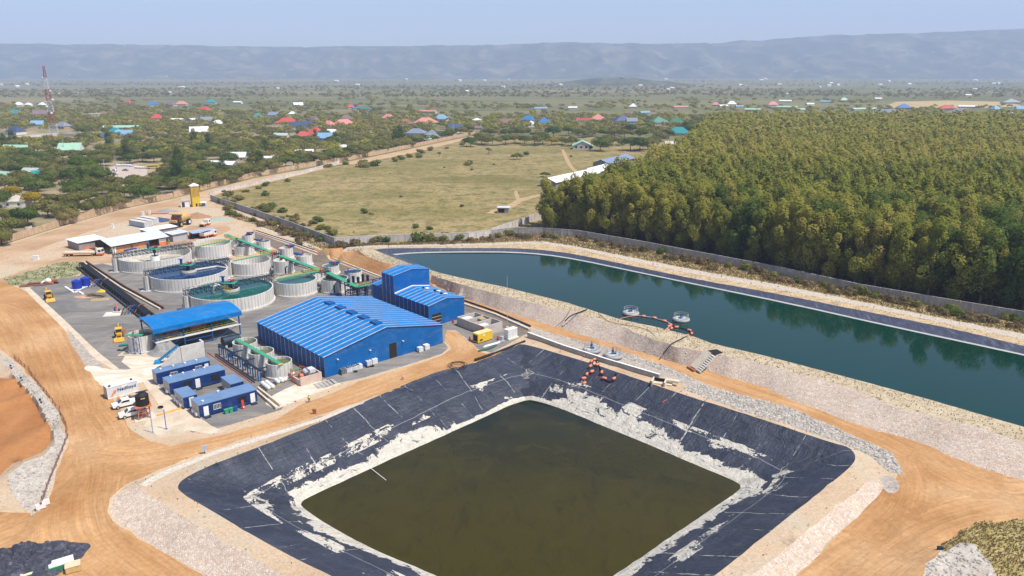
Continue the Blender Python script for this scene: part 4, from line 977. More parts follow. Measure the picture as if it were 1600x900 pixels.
# ---- walkways
def walkway(label, p0, p1, w=1.3, deckm=green_deck, railm=yellow, truss_m=steel_dark, legs=0, gz=0, name='walkway', th=.9, railh=1.0):
    p0 = Vector(p0); p1 = Vector(p1); m = Vector((p0.x, p0.y, 0)); d = p1-p0; L = d.length; a = math.atan2(d.y, d.x)
    t = thing(name, label, 'walkway', (p0.x, p0.y, 0), a); z0 = p0.z; z1 = p1.z; L2 = math.hypot(d.x, d.y)
    A = Vector((0, 0, z0)); Bp = Vector((L2, 0, z1))
    MB().beam(A, Bp, w, .08).build('deck', deckm, t)
    if truss_m:
        b = MB(); truss(b, A-Vector((0,0,th+.06)), Bp-Vector((0,0,th+.06)), w*.9, th, max(4, int(L/2.2)), .11)
        for i in range(legs):
            q = A.lerp(Bp, (i+.5)/legs); b.beam((q.x, -w*.4, 0), (q.x, -w*.4, q.z-th), .2); b.beam((q.x, w*.4, 0), (q.x, w*.4, q.z-th), .2)
        b.build('support_truss', truss_m, t)
    if railm:
        b = MB(); rails(b, A, Bp, w, railh, None, .07); b.build('handrail', railm, t)
    return t
wz = 5.2
walkway('long green walkway, first leg past the rearmost small tanks', at(353, 366, wz), at(430, 396, wz), 1.5, railm=None, legs=2)
walkway('long green walkway, middle leg over the teal small tank', at(437, 399, wz), at(507, 424, wz), 1.6, railm=None, legs=2)
walkway('long green walkway, last leg toward the large shed', at(512, 425.5, wz), at(559, 448, wz), 1.7, railm=None, legs=1)
walkway('yellow railed walkway over the rear mid-size tank', at(306, 386, wz), at(372, 372.5, wz), 1.3, truss_m=None)
walkway('yellow railed walkway over the dry mid-size tank in the middle row', at(364, 408, wz), at(431, 394.5, wz), 1.3, truss_m=None)
walkway('yellow railed walkway over the teal mid-size tank', at(431, 437, wz), at(508, 421.5, wz), 1.4, truss_m=None)
walkway('short yellow walkway from the shed tanks toward the tall blue building', at(551, 450, 4.0), at(579, 444.5, 4.0), 1.3, legs=2)
d_ = thing('walkway', 'narrow green plank walkway across the three grey detox tanks', 'walkway', (0, 0, 0))
a_ = at(369, 529.5, 3.85); b_ = at(437.5, 568, 3.85); MB().beam(a_, b_, 1.0, .1).build('deck', green_deck, d_)
MB().beam(b_+Vector((-.1,.1,-.08)), b_+Vector((.4,-.4,-.08)), 1.1, .12).build('end_plate', yellow, d_)
d_.location = (a_.x, a_.y, 0)
for ch in d_.children: ch.location = (-a_.x, -a_.y, 0)
for i, (px, py) in enumerate(((432,396.5),(509,424))):
    c = at(px, py, wz); t = thing('pump_station', ['junction platform with red pump where the first and middle walkway legs meet','junction platform with red pump above the teal small tank'][i], 'platform', (c.x, c.y, 0), R(42))
    MB().box(-1.3,1.3,-1.1,1.1,wz-.1,wz).build('deck', steel_dark, t); b = MB()
    for x in (-1.1,1.1):
        for y in (-.9,.9): b.beam((x,y,0),(x,y,wz-.1),.2)
    rails(b,(-1.3,0,wz),(1.3,0,wz),2.2,1.1,3,.08); b.build('frame', steel_dark, t)
    MB().box(-1.9,-.9,-.4,.4,wz+.1,wz+.8).build('pump', red, t)
eqp = at(562, 464); t = thing('screening_skid', 'crowded blue steel skid with cyclones between the large shed and tall blue building', 'machinery', eqp, R(42))
b = MB()
for x in (-4,-1.5,1,3.5,6,8.5):
    for y in (-1.5,1.5): b.beam((x,y,0),(x,y,4.4),.22)
    b.beam((x,-1.5,4.3),(x,1.5,4.3),.22); b.beam((x,-1.5,2.3),(x,1.5,2.3),.18)
for y in (-1.5,1.5):
    for z in (2.3,4.3): b.beam((-4,y,z),(8.5,y,z),.22)
    b.beam((-4,y,0),(-1.5,y,4.3),.12); b.beam((3.5,y,0),(6,y,4.3),.12)
b.build('frame', steel_blue, t)
b = MB()
for i in range(5): b.cyl(-3.4+i*1.7, .3, 4.4, 6.0+(i%2)*.6, .42, 12).ball((-3.4+i*1.7,.3,6.1+(i%2)*.6), .5)
b.build('cyclone', steel_dark, t)
MB().tube([(-4,-1,3.2),(3,-1,3.2),(8,-1,1)], .28, 8).tube([(-4,.8,2.9),(8.4,.8,2.9),(10.5,.8,.4)], .22, 8).build('pipe', galv, t)
for lb, px, py, hh, rz in (('dark upright feed pipe with blue pump in front of the white-lined small tank',447,431.5,3,0),('dark upright feed pipe in front of the small tank nearest the large shed',523,461,3.2,0)):
    c = at(px, py); t = thing('feed_pipe', lb, 'pipe', c, rz); MB().tube([(0,0,.3),(0,0,hh),(.4,.6,hh+.3)], .28, 8).build('pipe', steel_dark, t); MB().box(-1.2,1.4,-.5,.3,0,.6).tube([(-2,-.2,.5),(2,-.2,.5)],.18).build('pump', steel_blue, t)
cs_ = t_s2[1]; tt_ = heap('residue_cone', None, None, (cs_.x, cs_.y, 3.35), t_s2[2]*.9, t_s2[2]*.9, 1.7, paint('cream residue solid', (.55,.50,.40)), 5)
for k_ in ('label', 'category'):
    if k_ in tt_: del tt_[k_]
tt_.parent = t_s2[0]; tt_.location = (0, 0, 3.35)

# ---- pipe racks
def pipe_rack(label, P, Q, hgt, n, npipe, wd, post_m, pipe_m, rp=.14):
    d = Q-P; L = d.length; t = thing('pipe_rack', label, 'pipe rack', (P.x, P.y, 0), math.atan2(d.y, d.x))
    b = MB()
    for i in range(n):
        x = L*i/(n-1)
        for y in (-wd/2, wd/2): b.beam((x, y, 0), (x, y, hgt), .2)
        b.beam((x, -wd/2-.1, hgt), (x, wd/2+.1, hgt), .16)
        if wd > .8: b.beam((x, -wd/2, hgt*.5), (x, wd/2, hgt*.5), .12)
    b.build('frame', post_m, t)
    for j in range(npipe):
        y = -wd/2+wd*(j+.5)/npipe; MB().tube([(-.5, y, hgt+.1+rp), (L+.5, y, hgt+.1+rp)], rp, 8).build('pipe', pipe_m, t)
    return t, L
pr, L_ = pipe_rack('blue-posted pipe rack between the cabins and the three grey tanks', at(345, 555), at(406, 595.5), 2.5, 9, 2, .6, steel_blue, steel_dark, .17)
for fx in (.34, .66, .98): MB().tube([(L_*fx, .4, 2.8), (L_*fx, 2.6, 2.8)], .17, 8).build('branch_pipe', steel_dark, pr)
MB().tube([(-.3,-1.3,.15),(L_+.3,-1.3,.15)], .11, 6).build('ground_line', black, pr); MB().tube([(-4,-1.8,.1),(L_,-1.8,.1)], .1, 6).build('ground_line', red, pr)  # black line beside the post feet drawn as a tube, red one further out
pr2, L_ = pipe_rack('long black pipe rack running down the drain beside the left yard', at(128, 417), at(231, 497), 1.2, 26, 4, 1.6, steel_dark, black, .2)
MB().tube([(0, 1.9, .5), (L_, 1.9, .5)], .25, 8).tube([(0, -1.8, .3), (L_, -1.8, .3)], .25, 8).build('ground_line', black, pr2)
def kerb(label, pts, w, h, mat, z=0, name='kerb_wall', cat='kerb'):
    P = [at(p[0], p[1], z) for p in pts]; o = P[0].copy(); t = MB()
    for a, b in zip(P, P[1:]): t.beam(a-o+Vector((0,0,h/2)), b-o+Vector((0,0,h/2)), w, h)
    ob = t.build(name, mat); ob.location = (o.x, o.y, o.z); return tag(ob, label, cat)
kerb('pale concrete kerb of the drain beside the long black pipe rack', [(132,412),(190,451),(250,484)], .55, .5, paint('sandy kerb', (.60,.50,.38)))
kerb('rusty brown edge rail behind the pale kerb of the left drain', [(135,410),(195,449.5),(256,483)], .3, .75, paint('rusty rail', (.16,.07,.045), .8))
kerb('pale kerb along the brown drain beside the orange track', [(398,362.5),(450,379.5),(510,400.5),(600,435.5)], .5, .5, paint('pale kerb', (.62,.57,.50)))
kerb('thin dark kerb on the track side of the brown drain', [(400,360.5),(452,377.3),(512,398),(601,432.5)], .25, .3, steel_dark)
kerb('dark edge of the drain behind the bund walls', [(726,471),(775,488),(829,511)], .3, .5, steel_dark)
kerb('pale edge of the drain behind the bund walls', [(725,476),(775,493),(827,516)], .5, .5, paint('pale kerb', (.62,.57,.50)))
for i in range(11):
    q = at(460+i*14, 378.5+i*5.4)
    b = MB().beam((0,0,0),(0,0,1.3),.12).build('drain_post', white); b.location = q; tag(b, 'short white post on the kerb of the brown drain', 'post', 'posts along the brown drain')
# walls of the front pond outlet
wp = [at(825, 527), at(880, 547.5), at(950, 570), at(1030, 594)]
o = MB()
for a, b in zip(wp, wp[1:]): o.beam(a-wp[0]+Vector((0,0,.45)), b-wp[0]+Vector((0,0,.45)), .5, 1.9)
ob = o.build('channel_wall', None); ob.location = wp[0]; tag(ob, 'long low concrete wall between the rubble strip and the front pond liner', 'wall')
ob.data.materials.append(paint('stained concrete', (.36,.34,.31), .9, .25)); 
o = MB()
for a, b in zip(wp, wp[1:]): o.beam(a-wp[0]+Vector((0,0,1.46)), b-wp[0]+Vector((0,0,1.46)), .54, .08)
c_ = o.build('coping', white, ob)
cu = thing('culvert_box', 'open concrete culvert head at the end of the long low wall', 'culvert', at(1034, 603), R(-20))
sandc = paint('new concrete', (.62,.53,.41), .9, .15)
MB().box(-2.2,2.2,-.3,1.2,.2,.6).box(-2.2,-1.9,-1.6,1.2,.0,1.5).box(.6,.9,-1.6,1.2,.0,1.5).box(.9,3.6,.4,1.5,.9,1.4).build('box', sandc, cu); MB().box(-1.85,.55,.9,1.19,.62,1.35).build('opening', dark_panel, cu)
# steps up the embankment
s0 = at(1082, 577, .1); s1 = at(1106, 552, CZ)
stt = thing('embankment_chute', 'pale concrete chute climbing the stone bank with cut steps beside it', 'chute', s0, math.atan2(s1.y-s0.y, s1.x-s0.x)); L_ = math.hypot(s1.x-s0.x, s1.y-s0.y)
MB().add([(0,-1.3,.0),(L_,-1.3,3.55),(L_,1.0,3.55),(0,1.0,.0),(0,-1.3,.6),(L_,-1.3,4.1),(L_,1.0,4.1),(0,1.0,.6)], [(0,1,2,3),(4,5,6,7),(0,1,5,4),(3,2,6,7),(0,3,7,4),(1,2,6,5)]).build('slab', sandc, stt)
for i in range(9):
    f = (i+.5)/9; MB().box(L_*f-.22, L_*f+.22, -3.0, -1.6, 3.55*f+.05, 3.55*f+.42).build('step', conc, stt)
MB().beam((-.6,-1.6,.3),(-.6,1.3,.3),.25,.4).build('sill', terracotta, stt)
MB().box(L_, L_+3.2, -1.3, 1.0, 3.62, 3.8).build('liner_flap', black, stt)

# ---- block bunds, generator, kiosk
bw = paint('block wall', (.50,.45,.40), .9, .2, .8, dirt=(.16,.15,.15))
q0 = at(756.5, 524.5); d0 = at(709, 509)
bu = thing('bund_walls', 'roofless blockwork bund with three bays right of the blue hall', 'bund', (q0.x, q0.y, 0), R(42.6))
pn = at(707, 506.5); L_ = 5.6; W_ = (d0-q0).length
b = MB(); w_ = .25; h = 2.5
L_ = 6.6; W_ = 11.6
b.box(0,L_,0,w_,0,h).box(0,L_,W_-w_,W_,0,h).box(0,w_,w_+.002,W_-w_-.002,0,h-.01).box(L_-w_,L_,w_+.002,W_-w_-.002,0,h-.01).box(w_+.002,L_-w_-.002,W_*.36,W_*.36+w_,0,h-.02).box(w_+.002,L_-w_-.002,W_*.66,W_*.66+w_,0,h-.02)
b.build('wall', bw, bu)
MB().box(.6,3.0,1.5,3.2,.0,2.2).build('stored_tank', white, bu); MB().box(.8,3.4,8.8,10.6,0,2.3).build('stored_tank', white, bu); MB().box(3.4,5.2,5.0,6.8,0,2.5).build('crate', wood, bu)
MB().box(-.2,0,.6,.9,0,h*.8).beam((-.7,.2,0),(-.1,1.2,2.2),.12).build('ladder', red, bu)
gn = at(747, 537.3)
ge = thing('generator', 'yellow containerised generator in front of the block bund', 'generator', gn, R(42.6))
gy = paint('generator yellow', (.74,.47,.03), .45, .12)
MB().box(0,5.0,0,2.2,.2,2.45).build('body', gy, ge); MB().box(-.02,5.02,-.02,2.22,2.455,2.55).build('roof', paint('pale yellow', (.80,.62,.25)), ge)
MB().box(-.03,-.004,.3,1.9,.5,2.1).build('louvre', black, ge); MB().box(1.8,2.4,-.03,-.004,1.75,2.1).build('sign_plate', white, ge); MB().box(.6,1.6,-.03,-.004,.6,1.0).build('badge', black, ge); MB().box(0.05,4.95,.05,2.15,0,.2).build('skid', steel_dark, ge)
ki = thing('switch_kiosk', 'white electrical kiosk by the corner of the front pond', 'kiosk', at(794, 531.5), R(42.6))
MB().box(0,3.3,0,1.5,.35,2.6).build('body', white, ki); MB().box(-.08,3.38,-.08,1.58,2.6,2.72).build('roof', white, ki); MB().box(-.2,3.5,-.5,1.7,0,.35).build('plinth', sandc, ki)
for x in (.1,1.2,2.3): MB().box(x+.05,x+.95,-.03,-.004,.5,2.45).build('door', paint('kiosk grey', (.62,.62,.60)), ki)
MB().cyl(-1.4,.8,.1,1.2,.5,10).box(-2.6,-.9,.2,1.2,0,.15).build('transformer', galv, ki)
pl_ = thing('pipe_bundle', 'white pipe bundle on the gravel in front of the yellow generator', 'pipes', at(768, 540), R(40)); MB().tube([(-2.6,0,.15),(2.8,0,.15)],.13).tube([(-2.6,.3,.15),(2.6,.3,.15)],.13).tube([(-2.2,.15,.38),(2.8,.15,.38)],.13).build('pipes', white, pl_)
cg = MB().tube([(-3,-.5,.2),(-1,-.8,.25),(1.5,-.4,.3),(3,.3,.25)],.16).tube([(-3,-.2,.2),(0,-.3,.25),(3,.6,.3)],.13).build('hose_bundle', paint('dark green hose', (.03,.12,.08))); cg.location = at(762, 545); cg.rotation_euler = (0,0,R(35)); tag(cg, 'dark green hose bundle lying by the pond kerb', 'hose')
for r_ in (1.6, 1.9, 2.2):
    pass
b = MB()
for r_, z_ in ((1.55,.1),(1.75,.22),(2.3,.1)): b.tube([(r_*math.cos(a*math.pi/12), r_*math.sin(a*math.pi/12), z_) for a in range(25)], .07, 6)
hc = b.build('coiled_hose', black); hc.location = at(715, 571, PZ); tag(hc, 'coil of black hose on the front pond crest', 'hose')
hb_ = MB().tube([at(742,562,.4),at(775,551,.45),at(800,541,.5),at(820,533,.5)], .3, 8).build('black_pipe', black); tag(hb_, 'thick black pipe running to the back corner of the front pond', 'pipe')
for px, py in ((734,531.5),(778,531),(708,505)):
    b = MB().cyl(0,0,0,.75,.28,10).cyl(0,0,.75,1.0,.15,8).build('fire_point', red); b.location = at(px, py); tag(b, {734:'red fire extinguisher stand at the foot of the block bund ladder',778:'red fire extinguisher stand at the right end of the yellow generator',708:'red fire extinguisher stand at the left end of the block bund'}[px], 'fire stand')
# ---- totes, drums and bags by the shed
def tote(px, py, lb, mat=pale_plastic, s_=1.0, group='tote tanks along the shed front'):
    t = thing('tote_tank', lb, 'tote', at(px, py+4.5), A_sh, group)
    MB().box(-.55*s_,.55*s_,-.5*s_,.5*s_,.18,1.15*s_).build('bottle', mat, t); MB().box(-.6*s_,.6*s_,-.55*s_,.55*s_,0,.16).build('pallet', wood, t)
    b = MB()
    for x in (-.58,-.2,.2,.58): b.beam((x*s_,-.53*s_,.16),(x*s_,-.53*s_,1.17*s_),.04); b.beam((x*s_,.53*s_,.16),(x*s_,.53*s_,1.17*s_),.04)
    b.build('cage', galv, t); MB().cyl(0,0,1.15*s_,1.24*s_,.12,8).build('cap', black, t); return t
tote(536.5,580,'dark tarp-covered tote at the left end of the row of white totes',paint('grey tarp', (.12,.13,.14)),1.2)
for i, (px, py) in enumerate(((541.5,578),(545.5,576.8),(549.5,575.5),(553.5,574.3),(557.5,573),(561.5,571.8))):
    tote(px, py, 'white tote in the packed row between the tarped tote and the blue drums', pale_plastic, 1.05)
for i, (px, py) in enumerate(((565,571.5),(570,568))):
    b = MB().cyl(0,0,0,.95,.33,14).build('blue_drum', paint('drum blue', (.012,.10,.50), .4)); b.location = at(px, py+4); tag(b, ['left blue drum at the shed front beside the white totes','right blue drum at the shed front beside the stacked sacks'][i], 'drum')
tote(576,567,'tote piled with white sacks right of the blue drums',silver,1.2); tote(584.5,563.8,'single white tote left of the notice board at the shed door',pale_plastic,1.2)
tote(656.5,545,'left white tote near the right end of the shed front',pale_plastic,1.1); tote(666,541.5,'right white tote near the right end of the shed front',pale_plastic,1.2)
nb = thing('notice_board', 'small pale notice board left of the shed doorway', 'sign', at(597.5,563), A_sh); MB().box(-.8,.8,-.03,.03,.5,1.4).build('board', paint('pale blue board',(.45,.55,.65)), nb); MB().beam((-.7,0,0),(-.7,0,.5),.06).beam((.7,0,0),(.7,0,.5),.06).build('legs', steel_dark, nb)
for (px,py),lb in (((555.5,581),'half buried tyre in front of the row of totes'),((574.5,573.5),'left of two tyres in front of the sack pile'),((581.5,572.5),'right of two tyres in front of the sack pile')):
    b = MB().ring(0,0,0,.25,.5,.28,16).build('tyre', black); b.location = at(px,py); tag(b, lb, 'tyre')
def bagstack(px, py, nx, ny, lb, ang=R(-50)):
    t = thing('bag_pallet', lb, 'pallet', at(px, py), ang); b = MB()
    MB().box(-nx*.55,nx*.55,-ny*.5,ny*.5,0,.15).build('pallet', wood, t)
    for i in range(nx):
        for j in range(ny):
            b.ball((-nx*.55+.55+i*1.1, -ny*.5+.5+j, .65), .58, .52, .55, 10, 6)
    b.build('bags', silver, t, True); return t
bagstack(420, 607, 3, 2, 'long pallet of silvery bags nearest the front cabin'); bagstack(436.5, 598.5, 2, 2, 'silvery bag pallet in the middle of the concrete pad'); bagstack(446, 597, 1, 1, 'small single silvery bag at the right of the middle pallet')
bagstack(414, 602, 1, 2, 'silvery bag pair at the far end beside the pipe rack')
# reagent bund
bd = thing('reagent_bund', 'pinkish concrete bund with rusty pump and silver cover, next to the nearest grey tank', 'bund', at(470.5, 603.5), R(42.5))
pk = paint('pinkish concrete', (.56,.42,.35), .9, .2)
MB().box(-.1,5.2,-.1,.2,0,2.0).box(-.1,.2,.203,4.6,0,1.3).box(4.9,5.2,.203,4.6,0,1.98).box(.203,4.897,4.3,4.6,0,1.3).build('wall', pk, bd)
MB().tube([(1,2.5,1.2),(2.8,2.5,1.2)],.7,12).box(.5,1.5,1.2,2.2,.2,1.2).build('pump', terracotta, bd); MB().tube([(2.4,1.5,1.9),(2.4,2.6,2.4),(2.4,3.6,1.6)],.5,10).build('silver_cover', galv, bd)
MB().box(3.2,4.6,1.5,3.4,1.7,2.6).build('sheet_cover', silver, bd); MB().box(.4,2.4,4.7,5.9,2.1,2.25).build('awning', green_deck, bd)
st_ = thing('red_stair', 'red steel stair frame at the left corner of the large shed', 'stair', at(497, 586), R(42.8)); b = MB()
for i in range(6): b.beam((-4+i*.8,-.4,2.4-i*.4),(-4+i*.8,.5,2.4-i*.4),.25,.06)
b.beam((-4.2,-.4,2.4),(.2,-.4,0),.1).beam((-4.2,.5,2.4),(.2,.5,0),.1).beam((-4.2,-.4,3.4),(.2,-.4,1),.08).beam((-4.2,.5,3.4),(.2,.5,1),.08).beam((-6.5,-.4,3.4),(-4.2,-.4,3.4),.08).beam((-6.5,.5,2.4),(-4.2,.5,2.4),.15)
for x in (-6.5,-4.2,0): b.beam((x,-.4,0),(x,-.4,3.3 if x<0 else 1),.1).beam((x,.5,0),(x,.5,3.3 if x<0 else 1),.1)
b.build('frame', red, st_); 
# slab pile and grating
gp = thing('grating_pile', 'grey steel gratings laid on the gravel at the left corner of the large shed', 'gratings', at(509, 600), R(35)); b = MB()
for i in range(5): b.box(-2.4+i*1.0,-1.7+i*1.0,-1.6,1.6,.02+i*.03,.1+i*.03)
b.build('gratings', paint('grating grey', (.36,.36,.34)), gp)
kb = MB().box(-6,6,-.25,.25,0,.35).build('rubble_kerb', sandc); kb.location = at(497, 614); kb.rotation_euler=(0,0,R(52)); tag(kb,'low pale kerb at the edge of the concrete pad beside the orange road','kerb')
for i,(a,b2) in enumerate((((403,608),(438,635)),((399,611),(432,640)))):
    kerb(['right rail of the narrow concrete trench beside the front cabin','left rail of the narrow concrete trench beside the front cabin'][i],[a,b2],.35,.6,sandc)
# ================================================================= YARD: vehicles, sheds, site furniture
def wheel(t, x, y, r, w_=.3, nm='wheel', rim_m=None, along='y'):
    b = MB(); n = 14
    for sgn in (0,):
        v = []
        for yy in (-w_/2, w_/2):
            for i in range(n): v.append((x+r*math.cos(2*math.pi*i/n), y+yy, r+r*math.sin(2*math.pi*i/n)))
        b.add(v, [(i, (i+1)%n, n+(i+1)%n, n+i) for i in range(n)]+[tuple(range(n)), tuple(range(2*n-1,n-1,-1))])
    o = b.build(nm, black, t); m = rim_m or galv; v = []; b = MB(); rr = r*.55; yo = w_/2+.02
    for yy in (-yo, yo):
        for i in range(10): v.append((x+rr*math.cos(2*math.pi*i/10), y+yy, r+rr*math.sin(2*math.pi*i/10)))
    b.add(v, [(i, (i+1)%10, 10+(i+1)%10, 10+i) for i in range(10)]+[tuple(range(10)), tuple(range(19,9,-1))]); b.build('rim', m, o); return o
def pickup(loc, rz, label, canopy=False, name='pickup_truck'):
    t = thing(name, label, 'pickup', loc, rz)
    body = [(-2.55,.45),(2.5,.45),(2.65,.75),(2.6,1.0),(1.45,1.15),(.75,1.72),(-.75,1.75),(-.95,1.18),(-2.6,1.12)]
    b = MB(); b.prism(body, -.86, .86); b.build('body', white, t)
    MB().prism([(.72,1.66),(1.38,1.18),(1.44,1.2),(.8,1.71)], -.74, .74).build('windscreen', glass, t)
    for s_ in (-.868, .84):
        MB().prism([(-.68,1.2),(1.1,1.2),(.62,1.62),(-.6,1.64)], s_, s_+.028).build('side_window', glass, t)
    if canopy: MB().box(-2.5,-.95,-.82,.82,1.13,1.7).build('bed_canopy', white, t)
    else: MB().box(-2.5,-1.05,-.7,.7,1.125,1.14).build('load_bed', black, t)
    for x in (-1.6, 1.65):
        for y in (-.8, .8): wheel(t, x, y, .38, .26)
    for y in (-.6, .6): MB().box(2.63,2.69,y-.18,y+.18,.72,.9).build('headlight', glass, t)
    return t
def car(loc, rz, label, mat, group=None):
    t = thing('parked_car', label, 'car', loc, rz, group)
    MB().prism([(-2.2,.4),(2.2,.4),(2.25,.85),(1.2,1.0),(.6,1.5),(-1.5,1.55),(-2.2,1.1)], -.85, .85).build('body', mat, t)
    for s_ in (-.87,.845): MB().prism([(-1.7,1.08),(1.0,1.05),(.5,1.42),(-1.4,1.45)], s_, s_+.025).build('side_window', glass, t)
    MB().prism([(1.15,1.02),(1.22,1.03),(.66,1.5),(.6,1.46)], -.72, .72).build('windscreen', glass, t)
    for x in (-1.35,1.4):
        for y in (-.78,.78): MB().box(x-.33,x+.33,y-.12,y+.12,0,.62).build('wheel', black, t)
    return t
def aim(px0, py0, px1, py1):
    a = at(px0, py0); b = at(px1, py1); return math.atan2(b.y-a.y, b.x-a.x)
pickup(at(197, 634.5), R(218), 'upper white pickup parked by the shipping container')
pickup(at(208, 649.5), R(215), 'lower white pickup beside the raised black water tank', False)
# container with lettering
cp = at(169.5, 624.5); ca_ = aim(169.5, 624.5, 218, 611)
ct = thing('shipping_container', 'white shipping container with dark lettering and an orange slanted mark', 'container', cp, ca_)
cwm = striped('container wall', (.62,.63,.64), 0, 9999, .001, corr=.28); MB().box(0,6.2,0,2.44,.1,2.6).build('wall', cwm, ct)
MB().box(-.02,6.22,-.02,2.46,2.6,2.66).build('roof', paint('dusty white roof', (.68,.64,.55), .7, .15), ct)
fr_ = MB()
for x in (0,6.2):
    fr_.beam((x,-.01,.05),(x,-.01,2.6),.12)
fr_.beam((0,-.01,.12),(6.2,-.01,.12),.12).beam((0,-.01,2.58),(6.2,-.01,2.58),.1); fr_.build('frame', white, ct)
def text(parent, txt, size, loc, rot, mat, name='lettering', ext=.012):
    cu_ = bpy.data.curves.new(name, 'FONT'); cu_.body = txt; cu_.size = size; cu_.extrude = ext; cu_.space_character = 1.05; cu_.offset = .02
    tmp = bpy.data.objects.new(name, cu_); COL.objects.link(tmp); me = bpy.data.meshes.new_from_object(tmp.evaluated_get(bpy.context.evaluated_depsgraph_get())); bpy.data.objects.remove(tmp); bpy.data.curves.remove(cu_); me.materials.clear(); me.materials.append(mat)
    o = bpy.data.objects.new(name, me); COL.objects.link(o); o.parent = parent; o.location = loc; o.rotation_euler = rot; return o
navy_ink = paint('navy ink', (.02,.03,.08), .6, .05)
tx = text(ct, 'Nedlloyd', 1.0, (2.0, -.03, 1.3), (R(90), 0, 0), navy_ink)
MB().prism([(.5,.45),(.95,.45),(1.75,1.75),(1.3,1.75)], -.03, -.004).build('logo_bar', paint('logo orange', (.75,.30,.10)), ct)
MB().prism([(1.2,1.0),(1.55,1.0),(1.95,1.75),(1.6,1.75)], -.03, -.004).build('logo_bar', paint('logo orange', (.75,.30,.10)), ct)
MB().box(.5,.9,.3,.7,2.66,2.95).build('roof_vent', steel_dark, ct); MB().box(5.2,5.6,.9,1.3,2.66,2.95).build('roof_vent', steel_dark, ct)
MB().box(3.0,4.1,-.03,-.004,1.95,2.45).build('patch', white, ct)
# raised water tank
ws = thing('water_tank', 'black ribbed water tank on a red lattice stand next to the pickups', 'water tank', at(226, 652), R(30))
b = MB()
for x in (-1.1,1.1):
    for y in (-1.1,1.1): b.beam((x,y,0),(x,y,2.7),.16)
for (x0,y0,x1,y1) in ((-1.1,-1.1,1.1,-1.1),(1.1,-1.1,1.1,1.1),(1.1,1.1,-1.1,1.1),(-1.1,1.1,-1.1,-1.1)):
    b.beam((x0,y0,.1),(x1,y1,2.6),.1).beam((x1,y1,.1),(x0,y0,2.6),.1).beam((x0,y0,1.35),(x1,y1,1.35),.1).beam((x0,y0,2.65),(x1,y1,2.65),.14)
b.build('stand', terracotta, ws); MB().box(-1.5,1.5,-1.5,1.5,2.72,2.85).build('platform', paint('rusty orange', (.55,.16,.06)), ws)
b = MB().cyl(0,0,2.86,5.0,1.25,28).cyl(0,0,5.0,5.5,1.25,28,.45).cyl(0,0,5.5,5.7,.4,16); b.build('tank_body', black, ws)
b = MB()
for z in (3.2,3.7,4.2,4.7): b.ring(0,0,z,z+.1,1.3,1.24,28)
b.build('tank_ribs', black, ws); MB().box(-.3,.5,-1.34,-1.26,4.5,4.7).build('tank_badge', yellow, ws); MB().box(-1.9,1.9,-1.9,1.9,0,.12).build('slab', sandc, ws)
sc_ = thing('covered_load', 'tarp-covered scrap heap with an orange end between container and pickups', 'heap', at(202, 624.5), R(30))
b = MB()
for i in range(16): b.rock((random.uniform(-1.6,1.8), random.uniform(-.5,.5), random.uniform(.1,.6)), .55)
b.build('tarp', paint('brown tarp', (.12,.095,.08), .8, .3), sc_); MB().prism([(-2.4,0),(-1.6,0),(-1.8,1.2),(-2.2,1.2)], -.6, .2).build('orange_part', paint('safety orange', (.75,.32,.03)), sc_)
MB().ball((2.6,.3,.8),.9,.6,.5).tube([(1.4,.3,1.2),(3.8,.4,1.3)],.12).build('black_wrap', black, sc_)
for px, lb, c in ((236,'left pale blue pole at the concrete slab beside the water tank',(.25,.35,.60)),(258,'right blue pole at the concrete slab beside the water tank',(.08,.16,.55))):
    b = MB().cyl(0,0,0,4.4 if px<240 else 4.2,.09,8).box(-.2,.2,-.2,.2,0,.12).build('marker_pole', paint('pole blue'+str(px), c)); b.location = at(px+ (3 if px<240 else 2), 676 if px<240 else 670.5); tag(b, lb, 'pole')
yk = kerb('yellow timber barrier lying from the pad kerb to the small stained-roof cabin', [(246,650),(285,638)], .35, .3, paint('ochre timber', (.68,.42,.12)))
tl = MB().ring(0,0,0,.25,.55,.3,18).build('tyre', black); tl.location = at(251, 637); tag(tl, 'loose black tyre on the pad kerb above the two blue poles', 'tyre')
# ---- yellow machines
ylw = paint('machine yellow', (.62,.33,.03), .5, .3, 1.5, dirt=(.20,.13,.07))
def loader(loc, rz, label, backhoe):
    t = thing('backhoe_loader', label, 'loader', loc, rz)
    MB().box(-2.0,1.9,-.6,.6,.7,1.3).box(.7,2.2,-.55,.55,1.3,1.75).build('chassis', ylw, t)
    MB().box(-.9,.6,-.75,.75,1.3,2.6).build('cab', glass, t); MB().box(-1.05,.75,-.85,.85,2.6,2.75).build('cab_roof', paint('ochre', (.70,.42,.10), .6, .15), t)
    b = MB()
    for x in (-.9,.6):
        for y in (-.75,.75): b.beam((x,y,1.3),(x,y,2.6),.12)
    b.build('cab_pillars', ylw, t)
    for y in (-.95,.95): wheel(t, -1.2, y, .78, .42, 'wheel', ylw)
    for y in (-.85,.85): wheel(t, 1.6, y, .5, .34, 'wheel', ylw)
    b = MB().beam((.7,-.6,1.6),(3.0,-.6,.7),.18).beam((.7,.6,1.6),(3.0,.6,.7),.18); b.build('loader_arm', ylw, t)
    MB().prism([(2.9,.15),(3.9,.15),(3.1,1.0),(2.9,1.05)], -1.2, 1.2).build('bucket', ylw, t)
    if backhoe:
        b = MB().beam((-2.0,0,1.2),(-2.9,0,3.2),.28).beam((-2.9,0,3.2),(-3.7,0,1.6),.22); b.build('boom', ylw, t); MB().prism([(-4.1,1.0),(-3.4,1.0),(-3.3,1.7),(-4.0,1.6)], -.35,.35).build('rear_bucket', ylw, t)
    return t
loader(at(77, 468), R(-52), 'yellow loader on the far left of the grey yard near the timber stacks', True)
loader(at(187, 528), R(-64), 'yellow backhoe with glazed cab parked left of the lone grey tank', True)
